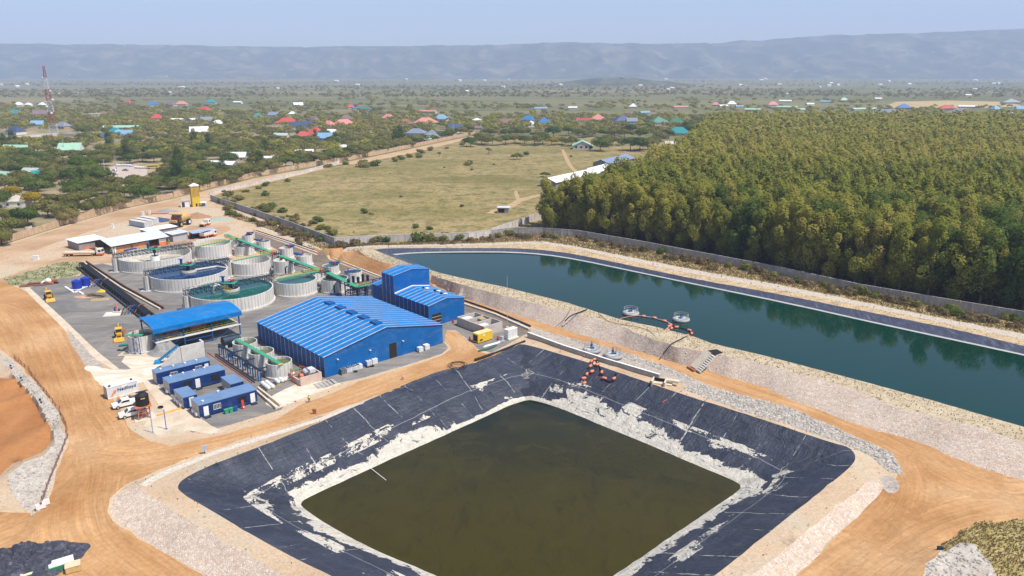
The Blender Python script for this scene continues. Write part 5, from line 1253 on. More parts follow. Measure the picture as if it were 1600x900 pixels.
# blue tanks, pumps on the left yard
for px, py, lb in ((121,451,'left of the two dark blue cylindrical tanks on the left yard slab'),(134.5,446.5,'right of the two dark blue cylindrical tanks, beside coiled pipes')):
    t = thing('chemical_tank', lb, 'tank', at(px, py), 0); dbl = paint('dark blue plastic', (.015,.045,.36), .4, .15)
    MB().cyl(0,0,.1,2.7,1.42,24).build('tank_body', dbl, t); MB().cyl(0,0,2.7,2.95,1.42,24,.7).cyl(0,0,2.95,3.1,.35,12).build('lid', dbl, t); MB().box(-1.7,1.7,-1.7,1.7,0,.12).build('slab', white, t)
    b = MB()
    for z in (.9,1.5,2.1): b.ring(0,0,z,z+.08,1.46,1.41,24)
    b.build('ribs', dbl, t)
kerb('white slab edge in front of the two dark blue tanks', [(102,448.5),(116,457.5),(124,455)], .6, .25, white)
kerb('white slab edge right of the two dark blue tanks', [(121,454.5),(130,460)], .6, .25, white)
b = MB().box(-3.0,1.6,-2.2,1.9,0,.14).build('pump_slab', paint('whitish slab', (.66,.62,.54))); b.location = at(181, 490.5); b.rotation_euler=(0,0,R(14)); tag(b, 'whitish concrete slab under the orange and blue pump', 'slab')
pm = thing('slurry_pump', 'orange and blue upright pump on a whitish slab in the left yard', 'pump', at(183.5, 488.5)+Vector((0,0,.14)), 0)
MB().box(-1.1,1.3,-.7,.7,0,.35).build('plinth', sandc, pm); MB().cyl(0,0,.35,1.2,.4,10).tube([(.2,0,1.1),(-.1,0,2.8)],.22).build('motor', orange, pm); MB().cyl(-.6,.1,.35,1.4,.35,10).cyl(.55,0,.35,1.1,.3,10).build('casing', steel_blue, pm)
for i,(px,py,lb) in enumerate(((205,488,'arching dark pipes joining the black rack above the whitish pump slab'),(152,446,'arching pipes joining the black rack beside the dark blue tanks'))):
    b = MB(); t = thing('hose_manifold', lb, 'pipes', at(px, py), R(25))
    for j in range(5): MB().tube([(-2.6+j*.9,-2.0+.1*j,.2),(-1.8+j*.9,-.6,1.5),(-.9+j*.9,.6,1.9),(0+j*.9,1.8,1.4)], .15, 8).build('pipe', [steel_dark, paint('rust pipe', (.20,.09,.07)), steel_blue][j%3], t)
tm = thing('timber_stack', 'heap of pallets and brown timber beside the dark blue tanks', 'timber', at(150, 463), R(-10)); b = MB()
for i in range(14): b.beam((random.uniform(-3.5,-2), random.uniform(-1.3,1.3), .1+i*.05), (random.uniform(2,3.5), random.uniform(-1.2,1.2), .1+i*.05), .22, .12)
b.build('planks', paint('brown timber', (.28,.20,.12), .9, .4), tm)
tm = thing('plank_stack', 'raw yellowish planks laid side by side on the left yard', 'timber', at(157, 468.5), R(20)); b = MB()
for i in range(8): b.box(-2.6+i*.65,-2.2+i*.65,-1.5,1.5,.02,.14)
b.build('planks', paint('yellow timber', (.50,.36,.16), .9, .3), tm)
ys_ = heap('yellow_sacks', 'bright yellow sheet crumpled over the timber on the left yard', 'sheet', at(159, 455.5), 1.9, 1.1, .9, yellow, 4)
heap('sand_patch', 'low orange sand pile in front of the dark blue tanks', 'pile', at(131, 463.5), 3.6, 2.0, .35, paint('orange sand', (.50,.30,.19), .95), 8)
rp_ = thing('pipe_stack', 'rusty pipes and steel stacked at the far left corner of the yard', 'pipes', at(56, 446), R(20)); b = MB()
for i in range(6): b.tube([(-4.5,-1+i*.4,.2+.1*(i%2)),(3.2,-.9+i*.4,.2)], .17, 6)
for i in range(4): b.tube([(-2.5,.6+i*.3,.6),(5,.8+i*.3,.55)], .15, 6)
b.build('pipes', paint('rusty steel', (.20,.09,.06), .8, .3), rp_)
mxr = thing('concrete_mixer', 'small white and orange drum machine behind the left yard', 'mixer', at(76, 444), 0); MB().ball((0,0,1.2),1.1,.8,.8).build('drum', white, mxr); MB().box(-.9,1.6,-.6,.6,.2,.8).build('frame', paint('safety orange2', (.62,.16,.05)), mxr)
for y in (-.6,.6): wheel(mxr, 0, y, .35, .2)
dr = MB().tube([(0,-.9,.45),(0,.9,.45)],.42,12).build('white_drum', white); dr.location = at(67,443.5); tag(dr, 'white drum lying beside the rusty pipes', 'drum')
bw_ = thing('site_bowser', 'small rusty roller left of the white and orange drum machine', 'roller', at(85,443), R(10)); MB().tube([(-.8,0,.9),(.8,0,.9)],.6,10).build('drum', paint('rust red', (.28,.10,.06)), bw_); MB().box(-1.2,1.2,-.4,.4,.1,.5).build('frame', steel_dark, bw_)
# grey-green pipe bit
gp_ = MB().tube([(0,0,.3),(3.4,.6,.35)],.3,8).build('green_pipe', paint('teal pipe', (.02,.22,.18))); gp_.location = at(186,541.5); gp_.rotation_euler=(0,0,R(12)); tag(gp_, 'short teal green pipe end lying left of the lone grey tank', 'pipe')
# ---- workshop buildings
orange_wall = paint('orange plywood', (.60,.30,.12), .8, .25, .6, dirt=(.45,.14,.05))
def shed2(name, label, cat, p, L, W, h0, h1, rz, wallm, roofm, over=.5, floor=None, parts=(), open_front=False):
    """mono-pitch shed; front eave h0 at y=0, back h1 at y=W"""
    t = thing(name, label, cat, p, rz); b = MB()
    if not open_front: b.box(0,L,0,.1,0,h0)
    b.prism([(.103,0),(W-.103,0),(W-.103,h1-.1),(.103,h0-.02)], 0, .1, 'x').prism([(.103,0),(W-.103,0),(W-.103,h1-.1),(.103,h0-.02)], L-.1, L, 'x').box(0,L,W-.1,W,0,h1-.1)
    b.build('wall', wallm, t); s_ = (h1-h0)/W
    MB().prism([(-over,h0-over*s_+.02),(W+over,h1+over*s_+.02),(W+over,h1+over*s_+.1),(-over,h0-over*s_+.1)], -over, L+over, 'x').build('roof', roofm, t)
    return t
wk_roof = striped('galvanised roof sheet', (.62,.66,.74), 0, 3.2, .06, (.42,.44,.5), .3); wk_roof.node_tree.nodes['Principled BSDF'].inputs['Metallic'].default_value = .15
# main workshop: gabled with ridge along its length
wa_ = aim(178, 396, 260, 381); wp_ = at(178, 397)
wk = thing('workshop', 'open workshop with long corrugated silver roof and orange plywood walls', 'workshop', wp_, wa_)
Lw = (at(260,381.5)-wp_).length
roof_p = [(-1.0,3.3),(7.2,5.0),(15.5,3.4)]
MB().prism([(-1.0,3.2),(7.2,5.0),(15.0,3.3),(15.0,3.4),(7.2,5.1),(-1.0,3.3)], -1.2, Lw+.8, 'x').build('roof', wk_roof, wk)
MB().box(.2,Lw*.64,0,.12,0,2.6).box(Lw*.64,Lw*.66,0,2,0,2.7).build('front_wall', orange_wall, wk)
MB().box(Lw*.85,Lw,-.1,.1,0,1.4).build('orange_panel', paint('bright orange panel', (.75,.20,.05)), wk); MB().box(Lw*.85,Lw,-.1,.1,1.45,2.6).build('white_panel', white, wk)
MB().box(0,Lw,14.6,14.8,0,3.1).box(Lw-.2,Lw,.2,14.5,0,3).build('back_wall', paint('mesh brown', (.22,.15,.12)), wk)
b = MB()
for x in (.1, Lw*.33, Lw*.66, Lw-.1):
    for y in (-.4, 7.2, 14): b.beam((x,y,0),(x,y,3.1 if y != 7.2 else 4.8),.18)
b.build('posts', steel_dark, wk); MB().box(-.3,.9,-.3,.9,0,2.6).build('white_store', white, wk); MB().box(4,8.5,-1.1,-.2,0,1).build('workbench', steel_blue, wk)
# white roof to the left
lw_ = shed2('store_shed', 'flat white-roofed store shed left of the silver-roofed workshop', 'shed', at(124, 391.5), 10.5, 9.5, 3.0, 3.3, wa_, paint('brownish wall', (.30,.25,.24), .9, .2), paint('bright white roof', (.80,.80,.82), .4, .06))
cn = thing('white_container', 'small white container with an orange stripe between store shed and workshop', 'container', at(133,389.5), wa_); MB().box(0,7,-.5,2,.1,2.5).build('box', white, cn); MB().box(-.2,2.4,-.6,-.52,0,.9).build('stripe', paint('bright orange panel', (.75,.20,.05)), cn)
# roof behind the workshop
shed2('lean_to', 'white-roofed lean-to behind the right end of the workshop', 'shed', at(232, 373), 13, 6, 3.2, 3.4, wa_, paint('brownish wall', (.30,.25,.24)), paint('bright white roof', (.80,.80,.82)))
shed2('tool_hut', 'small grey hut with silver roof right of the workshop', 'hut', at(271, 378), 6.6, 4.8, 3.1, 3.4, aim(271,378,291,374), paint('grey sheet wall', (.42,.43,.46), .6, .15), wk_roof, .6)
ps_ = shed2('parking_shade', 'open-sided silver shade roof right of the small grey hut', 'shelter', at(303, 374), 9.5, 4.0, 2.6, 2.9, aim(303,374,334,369.5), steel_dark, paint('blue grey roof', (.40,.45,.58), .4, .1, 1, .2), .6, open_front=True)
kerb('pale concrete block row below the shade roof', [(306,379),(336,374)], .8, 1.0, conc)
heap('rubble_pile','brown and pinkish rubble pile right of the small grey hut','pile',at(296,380),6,3,1.2,paint('pinkish rubble', (.42,.30,.24), .95, .4, 2),6, .3, .6)
# containers north of the workshop
ca2 = aim(190, 351, 222, 356)
gcont = striped('grey container wall', (.36,.40,.45), 0, 9999, .001, corr=.3)
for i,(px,py,lb) in enumerate(((226,357,'front grey container with a blue base rail, in the row behind the workshop'),(233,354,'second container from the front in the row behind the workshop, cream roof'),(241,351,'third container in the row behind the workshop, white with open end door'))):
    t = thing('storage_container', lb, 'container', at(px,py), R(218)+0, 'containers behind the workshop'); t.rotation_euler[2] = aim(px,py,px-37,py-7)
    MB().box(0,12.1,-2.4,0,.1,2.6).build('wall', gcont if i==0 else paint('white container', (.66,.67,.68)), t)
    MB().box(-.03,12.13,-2.43,.03,2.6,2.68).build('roof', paint('cream container roof', (.66,.60,.52)), t)
    MB().box(-.06,-.01,-2.2,-1.25,.2,2.5).build('door', paint('container door', (.55,.57,.60)), t); MB().box(-.06,-.01,-1.2,-.2,.2,2.5).build('door', paint('container door', (.55,.57,.60)), t)
    if i==0: MB().box(0,10.5,.005,.12,.05,.45).build('base_rail', paint('rail blue', (.03,.18,.50)), t)
dk = MB().box(-6,6,-3.6,3.6,0,.3).build('blue_tarp', paint('dark blue tarp', (.05,.08,.17), .5)); dk.location = at(250,344); dk.rotation_euler=(0,0,ca2); tag(dk,'dark blue sheet spread behind the container row','tarp')
kerb('long terracotta block row beyond the dark blue sheet', [(230,335),(264,334)], .8, .5, paint('brick red', (.48,.17,.10)))
for px,py,lb in ((176.5,357,'white sign panel standing at the edge of the brown track, left of the containers'),(223.5,337,'left white block near the terracotta block row'),(233.5,335,'right white block near the terracotta block row'),(56.5,406,'white block beside the orange track at far left')):
    b = MB().box(-.8,.8,-.4,.4,0,2.2 if px!=56.5 else 1.6).box(-.9,.9,-.45,.45,2.2 if px!=56.5 else 1.6,2.32 if px!=56.5 else 1.72).build('white_block', white); b.location = at(px,py); b.scale = (.7,1,.9) if px!=56.5 else (1.3,1,.9); tag(b, lb, 'block')
heap('gravel_pile','grey gravel pile behind the big mining truck','pile',at(262,330.5),6,3.6,1.6,grav_m,9); heap('gravel_pile','greenish grey gravel pile right of the mining truck','pile',at(341,343.5),8,4,1.3,paint('greenish gravel', (.32,.38,.33), .95, .2, 2),3); heap('earth_pile','brown earth pile behind the mining truck','pile',at(308,339),7,5,2.4,paint('brown earth', (.34,.20,.11), .95, .3, 1),2)
# ---- trucks
def rigid(loc, rz, label, load, L=9.0, cabc=white, crane=False, name='truck'):
    t = thing(name, label, 'truck', loc, rz); h=L/2
    MB().box(-h,h-.3,-.45,.45,.75,1.0).build('chassis', steel_dark, t)
    MB().prism([(h-1.9,.7),(h,.7),(h+.05,1.5),(h-.25,2.75),(h-1.9,2.8)], -1.2, 1.2).build('cab', cabc, t)
    MB().prism([(h+.07,1.6),(h-.2,2.55),(h-.25,2.55),(h+.0,1.55)], -1.05, 1.05).build('windscreen', glass, t)
    for s_ in (-1.22,1.195): MB().prism([(h-1.3,1.6),(h-.2,1.6),(h-.4,2.4),(h-1.2,2.4)], s_, s_+.025).build('side_window', glass, t)
    og = paint('truck orange', (.66,.14,.03), .5, .2); MB().box(h-1.9,h+.12,-1.25,1.25,.45,1.05).build('bumper', og, t)
    if load == 'flat': MB().box(-h,h-2.6,-1.25,1.25,1.2,1.35).build('load_bed', paint('cream deck', (.60,.50,.36)), t); MB().box(-h,h-2.6,-1.28,-1.2,.95,1.2).build('side_rail', og, t); MB().box(-h+.1,h-2.7,-1.1,1.1,1.352,1.6).build('load', paint('cream load', (.66,.58,.45)), t)
    if load == 'tipper': MB().box(-h,h-2.2,-1.25,1.25,1.5,2.7).build('tank_body', paint('off white', (.70,.66,.58), .6, .15), t); MB().box(-h,h-2.2,-1.27,1.27,1.05,1.49).build('side_band', og, t); MB().box(-h+.2,h-2.4,-.9,.9,2.701,2.75).build('top_opening', black, t)
    if crane: MB().box(h-2.55,h-2.05,-.4,.5,1.1,3.2).beam((h-2.3,0,3.0),(h-3.0,.8,1.8),.3).build('crane', yellow, t)
    for x in (-h+1.1,-h+2.4,h-1.1)+((h-3.6,) if L>10 else ()):
        for y in (-1.0,1.0): wheel(t, x, y, .5, .3)
    return t
fa = aim(104,399,160,398); c = at(131,399.5); rigid(c, fa, 'long orange and white flatbed truck with a yellow crane at the workshop entrance', 'flat', 14.5, crane=True)
c = at(300,371); rigid(c, aim(276,373,317,366), 'white and orange tanker truck behind the small grey hut', 'tipper', 10.0)
c = at(326,371); rigid(c, aim(300,376,336,366), 'white-cabbed truck mostly hidden behind the shade roof', 'tipper', 7.5)
c = at(320,353); rigid(c, aim(300,357,330,347), 'small white and red truck among wrecks beyond the tanker', 'flat', 6.0)
mt_ = thing('mining_truck', 'huge dusty yellow water-tank mining truck beyond the workshop', 'mining truck', at(282, 353), aim(300,346,268,357))
cat_y = paint('dusty yellow', (.58,.36,.14), .7, .25, 1); 
MB().tube([(-6,0,3.7),(-3,0,3.7),(1.6,0,3.8)],[1.9,2.3,2.3],16).build('tank_body', cat_y, mt_)
MB().prism([(-.5,2.2),(4.6,2.2),(4.6,3.2),(3.5,3.6),(2,5.2),(.8,6.0),(-.5,6.0)], -2.4,-2.1).prism([(.6,5.8),(3.4,5.8),(3.4,6.1),(.6,6.1)], -2.4, 2.4).build('canopy_plate', cat_y, mt_)
MB().box(-6,4.4,-.9,.9,1.4,2.2).box(3,5.2,-2.2,2.2,1.3,2.3).build('frame', steel_dark, mt_); MB().box(2.0,3.8,.3,2.0,3.2,5.0).build('cab', glass, mt_); MB().box(3.8,5.1,-1.2,1.2,2.3,3.4).build('engine_hood', cat_y, mt_)
for y in (-2.1,2.1): wheel(mt_, 2.9, y, 1.35, .9, 'wheel', yellow); wheel(mt_, -3.6, y, 1.4, 1.1, 'wheel', white)
hr_ = MB(); rails(hr_, (3.2,-1.8,3.4), (3.2,1.8,3.4), 1.4, 1.0, 4, .08); hr_.build('handrail', red, mt_)
# yellow watch tower, guard hut, small kiosk
yt = thing('watch_tower', 'square yellow watch tower with a pointed white roof at the wall corner', 'tower', at(306.5, 322), R(33))
ty = paint('tower yellow', (.66,.45,.035), .6, .2); tyd = paint('tower mesh', (.45,.28,.05), .7, .3)
MB().prism([(-2.0,-2.0),(2.0,-2.0),(2.0,2.0),(-2.0,2.0)], 0, 5.0, 'z').build('base_wall', ty, yt); MB().box(-1.85,1.85,-1.85,1.85,5.0,9.6).build('upper_wall', tyd, yt)
b = MB()
for x in (-1.9,1.9):
    for y in (-1.9,1.9): b.beam((x,y,5),(x,y,10.6),.24)
b.build('posts', ty, yt); MB().box(-1.7,1.7,-1.7,1.7,9.6,10.6).build('lookout', paint('lookout yellow', (.70,.48,.10)), yt); MB().box(-2.1,2.1,-2.1,2.1,10.62,10.9).cyl(0,0,10.9,12.2,2.6,4,.1).build('roof', white, yt); MB().box(-.4,.4,-2.06,-2.0,0,1.7).build('door', steel_dark, yt)
gh = shed2('guard_hut', 'small white guard hut with open dark doorway left of the yellow tower', 'hut', at(283,324), 4.2, 3.0, 3.2, 2.9, R(20), white, paint('pale teal roof', (.45,.58,.56)), .3); MB().box(.5,1.9,-.04,-.01,0,2.6).build('doorway', glass, gh)  # doorway is a flat dark panel, its unlit depth painted on the wall
ks = thing('round_kiosk', 'small round blue booth with wide white roof right of the yellow tower', 'kiosk', at(318,322), 0); MB().cyl(0,0,0,1.1,1.0,14).build('base', paint('booth blue', (.03,.22,.50)), ks); MB().cyl(0,0,1.1,2.1,.8,14).build('upper', paint('booth orange', (.6,.3,.15)), ks); MB().cyl(0,0,2.1,2.5,2.0,16,.3).build('roof', white, ks)
# ---- people
def person(loc, rz, label, vest, trou, name='person'):
    me = bpy.data.meshes.new(name); J = [(0,0,.95),(0,0,1.25),(0,0,1.45),(0,0,1.62),(0,.0,1.75),(.1,0,.88),(.12,.05,.5),(.12,-.06,.08),(.12,.1,.04),(-.1,0,.88),(-.12,.12,.5),(-.12,.16,.08),(-.12,.3,.04),(.2,0,1.42),(.27,.02,1.15),(.24,.16,.95),(-.2,0,1.42),(-.27,0,1.15),(-.25,.1,.93)]
    E_ = [(0,1),(1,2),(2,3),(3,4),(0,5),(5,6),(6,7),(7,8),(0,9),(9,10),(10,11),(11,12),(2,13),(13,14),(14,15),(2,16),(16,17),(17,18)]
    rr = [.15,.15,.17,.06,.11,.11,.075,.05,.045,.11,.075,.05,.045,.075,.05,.035,.075,.05,.035]
    me.from_pydata(J, E_, []); o = bpy.data.objects.new(name, me); COL.objects.link(o); m = o.modifiers.new('skin', 'SKIN'); o.modifiers.new('sub', 'SUBSURF').levels = 1
    for i, v in enumerate(me.skin_vertices[0].data if me.skin_vertices else []): v.radius = (rr[i], rr[i]); v.use_root = (i == 0)
    me.materials.append(trou); o.location = loc; o.rotation_euler = (0,0,rz); tag(o, label, 'person')
    MB().cyl(0,0,.98,1.5,.215,12,.2).build('vest', vest, o, True); MB().ball((0,0,1.76),.12,.12,.13).build('head', paint('dark skin', (.12,.06,.035)), o, True)
    MB().ball((0,0,1.83),.15,.15,.1).build('hard_hat', white, o, True); return o
hv = paint('hi vis yellow', (.65,.80,.05), .7, .1); dkc = paint('dark work clothes', (.05,.05,.08), .9, .2)
def skinfix(): pass
person(at(483.5, 629), R(40), 'person in a hi-vis top and dark trousers walking on the orange pond road', hv, dkc)
person(at(173.5, 397), R(0), 'person in a hi-vis top standing at the left end of the workshop', hv, dkc)
person(at(264.5, 381), R(90), 'person in a hi-vis top between the workshop and the small grey hut', hv, dkc)
# ---- masts and posts
mb_ = thing('lightning_mast', 'tall thin grey mast standing beside the drain near the white kiosk', 'mast', at(792.5, 512), 0); MB().cyl(0,0,0,14.8,.09,8,.05).build('pole', galv, mb_); MB().box(-.35,.35,-.35,.35,0,.3).build('base', conc, mb_)
lm = thing('lamp_post', 'thin lamp post behind the left end of the workshop roof', 'lamp post', at(153.5, 379), 0); MB().cyl(0,0,0,4.6,.09,8).build('pole', galv, lm); MB().box(-.3,.3,-.2,.2,4.6,4.85).build('lamp', white, lm)
for px,py,h,lb in ((396.5,829,1.3,'short rust-coloured post beside the pale pond kerb'),(336.5,712,1.6,'grey sign box on a post at the outer edge of the orange pond road')):
    pass
sgp = thing('sign_post', 'small grey sign box on a post at the edge of the pond road', 'sign', at(320, 709), R(20)); MB().cyl(0,0,0,1.0,.05,6).build('post', steel_dark, sgp); MB().box(-.45,.45,-.12,.12,.7,1.7).build('box', paint('sign grey', (.42,.46,.50)), sgp)
b = MB().box(-.35,.35,-.1,.1,0,1.1).box(-.45,.45,-.16,.16,.95,1.12).build('rusty_marker', paint('rust brown', (.38,.12,.06))); b.location = at(491.5,647); tag(b,'rust-brown marker post on the pale pond kerb','post')
b = MB().box(-.12,.12,-.12,.12,0,.9).ball((0,0,1.0),.32).build('pink_marker', paint('faded pink', (.80,.30,.25))); b.location = at(630,595); tag(b,'faded pink marker on the crest beside the pond road','marker')
# ---- pump rafts and floats
def raft(loc, rz, label, afloat, red_motor=True):
    t = thing('pump_raft', label, 'pump raft', loc, rz); rg = paint('raft hull', (.34,.34,.33), .6, .2)
    b = MB()
    for k_, rr in ((0,2.0),(1,1.6)):
        pts = [(rr*math.cos(a*math.pi/12), rr*math.sin(a*math.pi/12), .45+.0*k_) for a in range(25)]; b.tube(pts, .42, 8)
    b.build('float_ring', rg, t, True); MB().cyl(0,0,.3,.85,1.7,20).build('deck', paint('raft grey', (.50,.50,.47)), t)
    b = MB()
    for z in (1.5,2.0): b.tube([(1.95*math.cos(a*math.pi/10), 1.95*math.sin(a*math.pi/10), z) for a in range(21)], .05, 5)
    for i in range(10): a = i*math.pi/5; b.beam((1.95*math.cos(a),1.95*math.sin(a),.8),(1.95*math.cos(a),1.95*math.sin(a),2.0),.07)
    b.build('guard_rail', rg, t); MB().cyl(.2,.1,.85,1.9,.3,10).box(-.7,.3,-.3,.3,.85,1.3).build('pump', steel_blue, t); MB().cyl(.2,.1,1.9,2.6 if not afloat else 2.2,.15,8).build('motor_cap', green_deck if not red_motor else red, t); return t
rwz = WZ-.2
raft(at(985.5, 491.5, rwz), 0, 'left pump raft floating on the lagoon', True); raft(at(1064, 501.5, rwz), 1, 'right pump raft floating on the lagoon near the orange floats', True, False)
raft(at(925, 549, .1), 2, 'left pump raft standing on the ground beside the orange road, green-topped', False, False); raft(at(958.5, 558, .1), 3, 'right pump raft standing on the ground beside the orange road', False)
def buoy(loc, rz, label, group):
    o = MB().tube([(-.62,0,0),(-.45,0,0),(.45,0,0),(.62,0,0)], [.18,.34,.34,.18], 10).build('hose_float', orange, None, True); o.location = loc; o.rotation_euler = (0, 0, rz); return tag(o, label, 'float', group)
lagf = [(1005.5,494),(1022.5,496.5),(1038,501.3),(1047,507),(1046,509.5),(1057,511),(1043,515.5),(1049,513),(1077,516),(1080.5,521),(1074.5,524)]
FG = 'orange hose floats on the lagoon'
lw_z = WZ+.2
for i,(px,py) in enumerate(lagf): buoy(at(px,py,lw_z), [0,-.2,-.3,-.6,.1,0,.1,1.0,-.7,1.2,.2][i], 'orange hose float on the lagoon between the two pump rafts and the bank', FG)
def pipe_along(name, label, pts, r, mat, cat='hose'):
    P = [at(*p) for p in smoothed([tuple(map(float,p)) for p in pts], 2)]; o = P[0].copy(); ob = MB().tube([p-o for p in P], r, 6).build(name, mat, None, True); ob.location = o; return tag(ob, label, cat)
pipe_along('floating_hose','pale hose through the orange floats from the left raft', [(990,492,lw_z),(1005,494,lw_z),(1022,496.5,lw_z),(1038,501.5,lw_z),(1050,506,lw_z),(1045,511,lw_z),(1040,515,lw_z)], .12, galv)
pipe_along('floating_hose','pale hose looping from the right raft to the bank', [(1060,502,lw_z),(1045,504,lw_z),(1046,509,lw_z),(1060,511,lw_z),(1076,515,lw_z),(1081,521,lw_z),(1072,526,3.9),(1050,536,4.0),(1043,544,3.7),(1036,553,1.2)], .12, black)
pipe_along('shore_pipe','black pipe climbing over the stone bank left of the lagoon rafts', [(917,483.5,3.9),(905,488,4.0),(892,493,3.9),(886,498,3.0),(883,502,2.0)], .16, black, 'pipe')
pipe_along('shore_rope','thin rope across the stone bank left of the black pipe', [(893,478.5,3.8),(886,493,3.8),(878,503,2),(868,511,.4)], .06, black, 'rope')
pipe_along('shore_rope','thin dark rope running down the stone bank right of the black pipe', [(935,489,3.8),(952,505,3.9),(1010,512,3.8),(1025,527,3.7),(1040,545,2.2)], .06, black, 'rope')
pipe_along('orange_hose','orange hose from the left raft to the lagoon edge', [(996,493,lw_z),(980,495,lw_z),(968,498,3.4),(967,501,3.8)], .09, orange)
def lz(px, py, dz=.35):
    g = at(px, py, -1.0); z = ground_z(g.x, g.y)
    for _ in range(6): g = at(px, py, z); z = ground_z(g.x, g.y)
    return at(px, py, z)+Vector((0,0,dz))
fl2 = [(914,557,1.0),(929,563.5,.6),(924,566.5,1.2),(922.5,574,1.0),(933.5,571.5,.6),(925,582.5,.7),(917,586.5,1.2),(940,583.5,1.3),(944,593,-.5),(912,593,.3),(913,600.5,.8),(959.5,593.5,.8)]
for i,(px,py,a) in enumerate(fl2): buoy(lz(px,py), a, 'orange hose float lying on the black liner of the front pond', 'orange hose floats on the pond liner')
def liner_hose(lb, pts):
    P = []
    for p in smoothed([(float(a),float(b)) for a,b in pts], 2): P.append(lz(p[0], p[1], .18))
    o = P[0].copy(); ob = MB().tube([p-o for p in P], .13, 6).build('liner_hose', black, None, True); ob.location = o; tag(ob, lb, 'hose')
liner_hose('black hose on the liner running left from the ground rafts through the floats', [(927,553),(929,562),(924,572),(918,582),(910,592),(913,602),(922,592),(932,578),(936,566)])
liner_hose('black hose on the liner curling right to the last float', [(928,560),(936,572),(941,585),(948,597),(958,598),(964,590),(962,584)])
for px0,py0,px1,py1 in ((1035,630,1066,612),):
    a_, b_ = lz(px0,py0,.2), lz(px1,py1,.3); ob = MB().tube([Vector(), b_-a_], .1, 6).build('red_pole', paint('faded red', (.55,.14,.08))); ob.location = a_; tag(ob, 'thin red pole lying on the black liner right of the culvert', 'pole')
wr = lz(581,733); a_ = at(580,732,PW+.3); b_ = at(603,750,PW+.1); ob = MB().tube([Vector(), b_-a_], .06, 5).build('white_rope', white); ob.location = a_; tag(ob, 'thin white rope floating at the left edge of the murky pond', 'rope')
# ---- foreground bits, bottom left
def lump(name, label, cat, px, py, rx, ry, h, mat, seed, ang=0, z=LOW):
    n=90; m=34; co=[]
    for j in range(m):
        r=j/(m-1)
        for i in range(n):
            a=2*math.pi*i/n; w_=1+.22*mnoise.noise((math.cos(a)*1.8+seed, math.sin(a)*1.8, 0))
            q=Vector((math.cos(a)*r*4+seed, math.sin(a)*r*4, 1)); f_=(1-r**2.2)
            co.append((rx*r*w_*math.cos(a), ry*r*w_*math.sin(a), h*f_*(.75+.7*mnoise.noise(q))+1.1*f_*abs(mnoise.noise(q*2.2))+.5*f_*abs(mnoise.noise(q*5.5))-.15*(r>.97)))
    fs=[(j*n+i, j*n+(i+1)%n, (j+1)*n+(i+1)%n, (j+1)*n+i) for j in range(m-1) for i in range(n)]
    o=bpy.data.objects.new(name, fast_mesh(name, co, fs, mat, None, False)); COL.objects.link(o); p=at(px,py,z); o.location=p; o.rotation_euler=(0,0,ang); return tag(o,label,cat)
k = NT('crumpled black sheet'); p_ = k.coord('obj'); n_ = k.noise(p_, .8, 6, .75, 1.5); k.col(k.mix(k.ramp(k.noise(p_, 2.2, 5, .8), [(.64,0),(.68,.9)]), k.ramp(n_, [(.3,(.02,.024,.04)),(.5,(.05,.055,.08)),(.7,(.16,.17,.20))]), (.45,.35,.25))); k.bump(n_, 1, .5); k.b.inputs['Specular IOR Level'].default_value = .5; sheet_m = k.done(.4)
lump('tarpaulin_heap', 'crumpled black sheeting piled at the bottom left corner', 'sheeting', 28, 888, 9.5, 5.5, 2.6, sheet_m, 3, .5)
tbx = thing('timber_crate', 'whitish panels with a green edge against the black sheeting', 'panels', at(76, 893, LOW), R(34)); MB().box(-3.4,-.2,-.8,.9,.6,.95).build('panel', paint('worn cream panel', (.66,.56,.42), .8, .3, 1), tbx); MB().box(.1,3.3,-.8,.9,.65,1.05).build('panel', white, tbx); MB().box(-3.4,3.3,-.9,-.81,.2,.9).build('green_edge', paint('bottle green', (.03,.20,.10)), tbx); MB().box(-3,3,-.6,.7,0,.59).build('support', wood, tbx)
cr_ = thing('wooden_crate', 'small wooden crate on the dirt right of the black sheeting', 'crate', at(115, 891, LOW), R(30)); MB().box(-.95,.95,-.75,.75,.1,1.0).build('box', paint('crate wood', (.55,.38,.16), .9, .25, 2), cr_); MB().box(-1,1,-.8,.8,1.0,1.1).build('lid', paint('pale plank', (.66,.52,.34), .9, .2, 2), cr_); MB().box(-.9,.9,-.7,.7,0,.1).build('skid', steel_dark, cr_)
b = MB().ball((0,0,.25),.35).build('white_bag', white, None, True); b.location = at(113,868,LOW); tag(b,'small white bag on the dirt above the wooden crate','bag')
ww = thing('road_barrier', 'pair of white and red barrier blocks at the tip of the rubble spit, left foreground', 'barrier', at(64,794,-.7), R(40)); MB().box(-.7,.7,-.3,.3,0,.8).build('block', white, ww); MB().box(.3,1.4,.5,1.1,0,.8).build('block', white, ww); MB().box(-.05,.25,-.31,.31,.8,.9).build('red_top', red, ww)
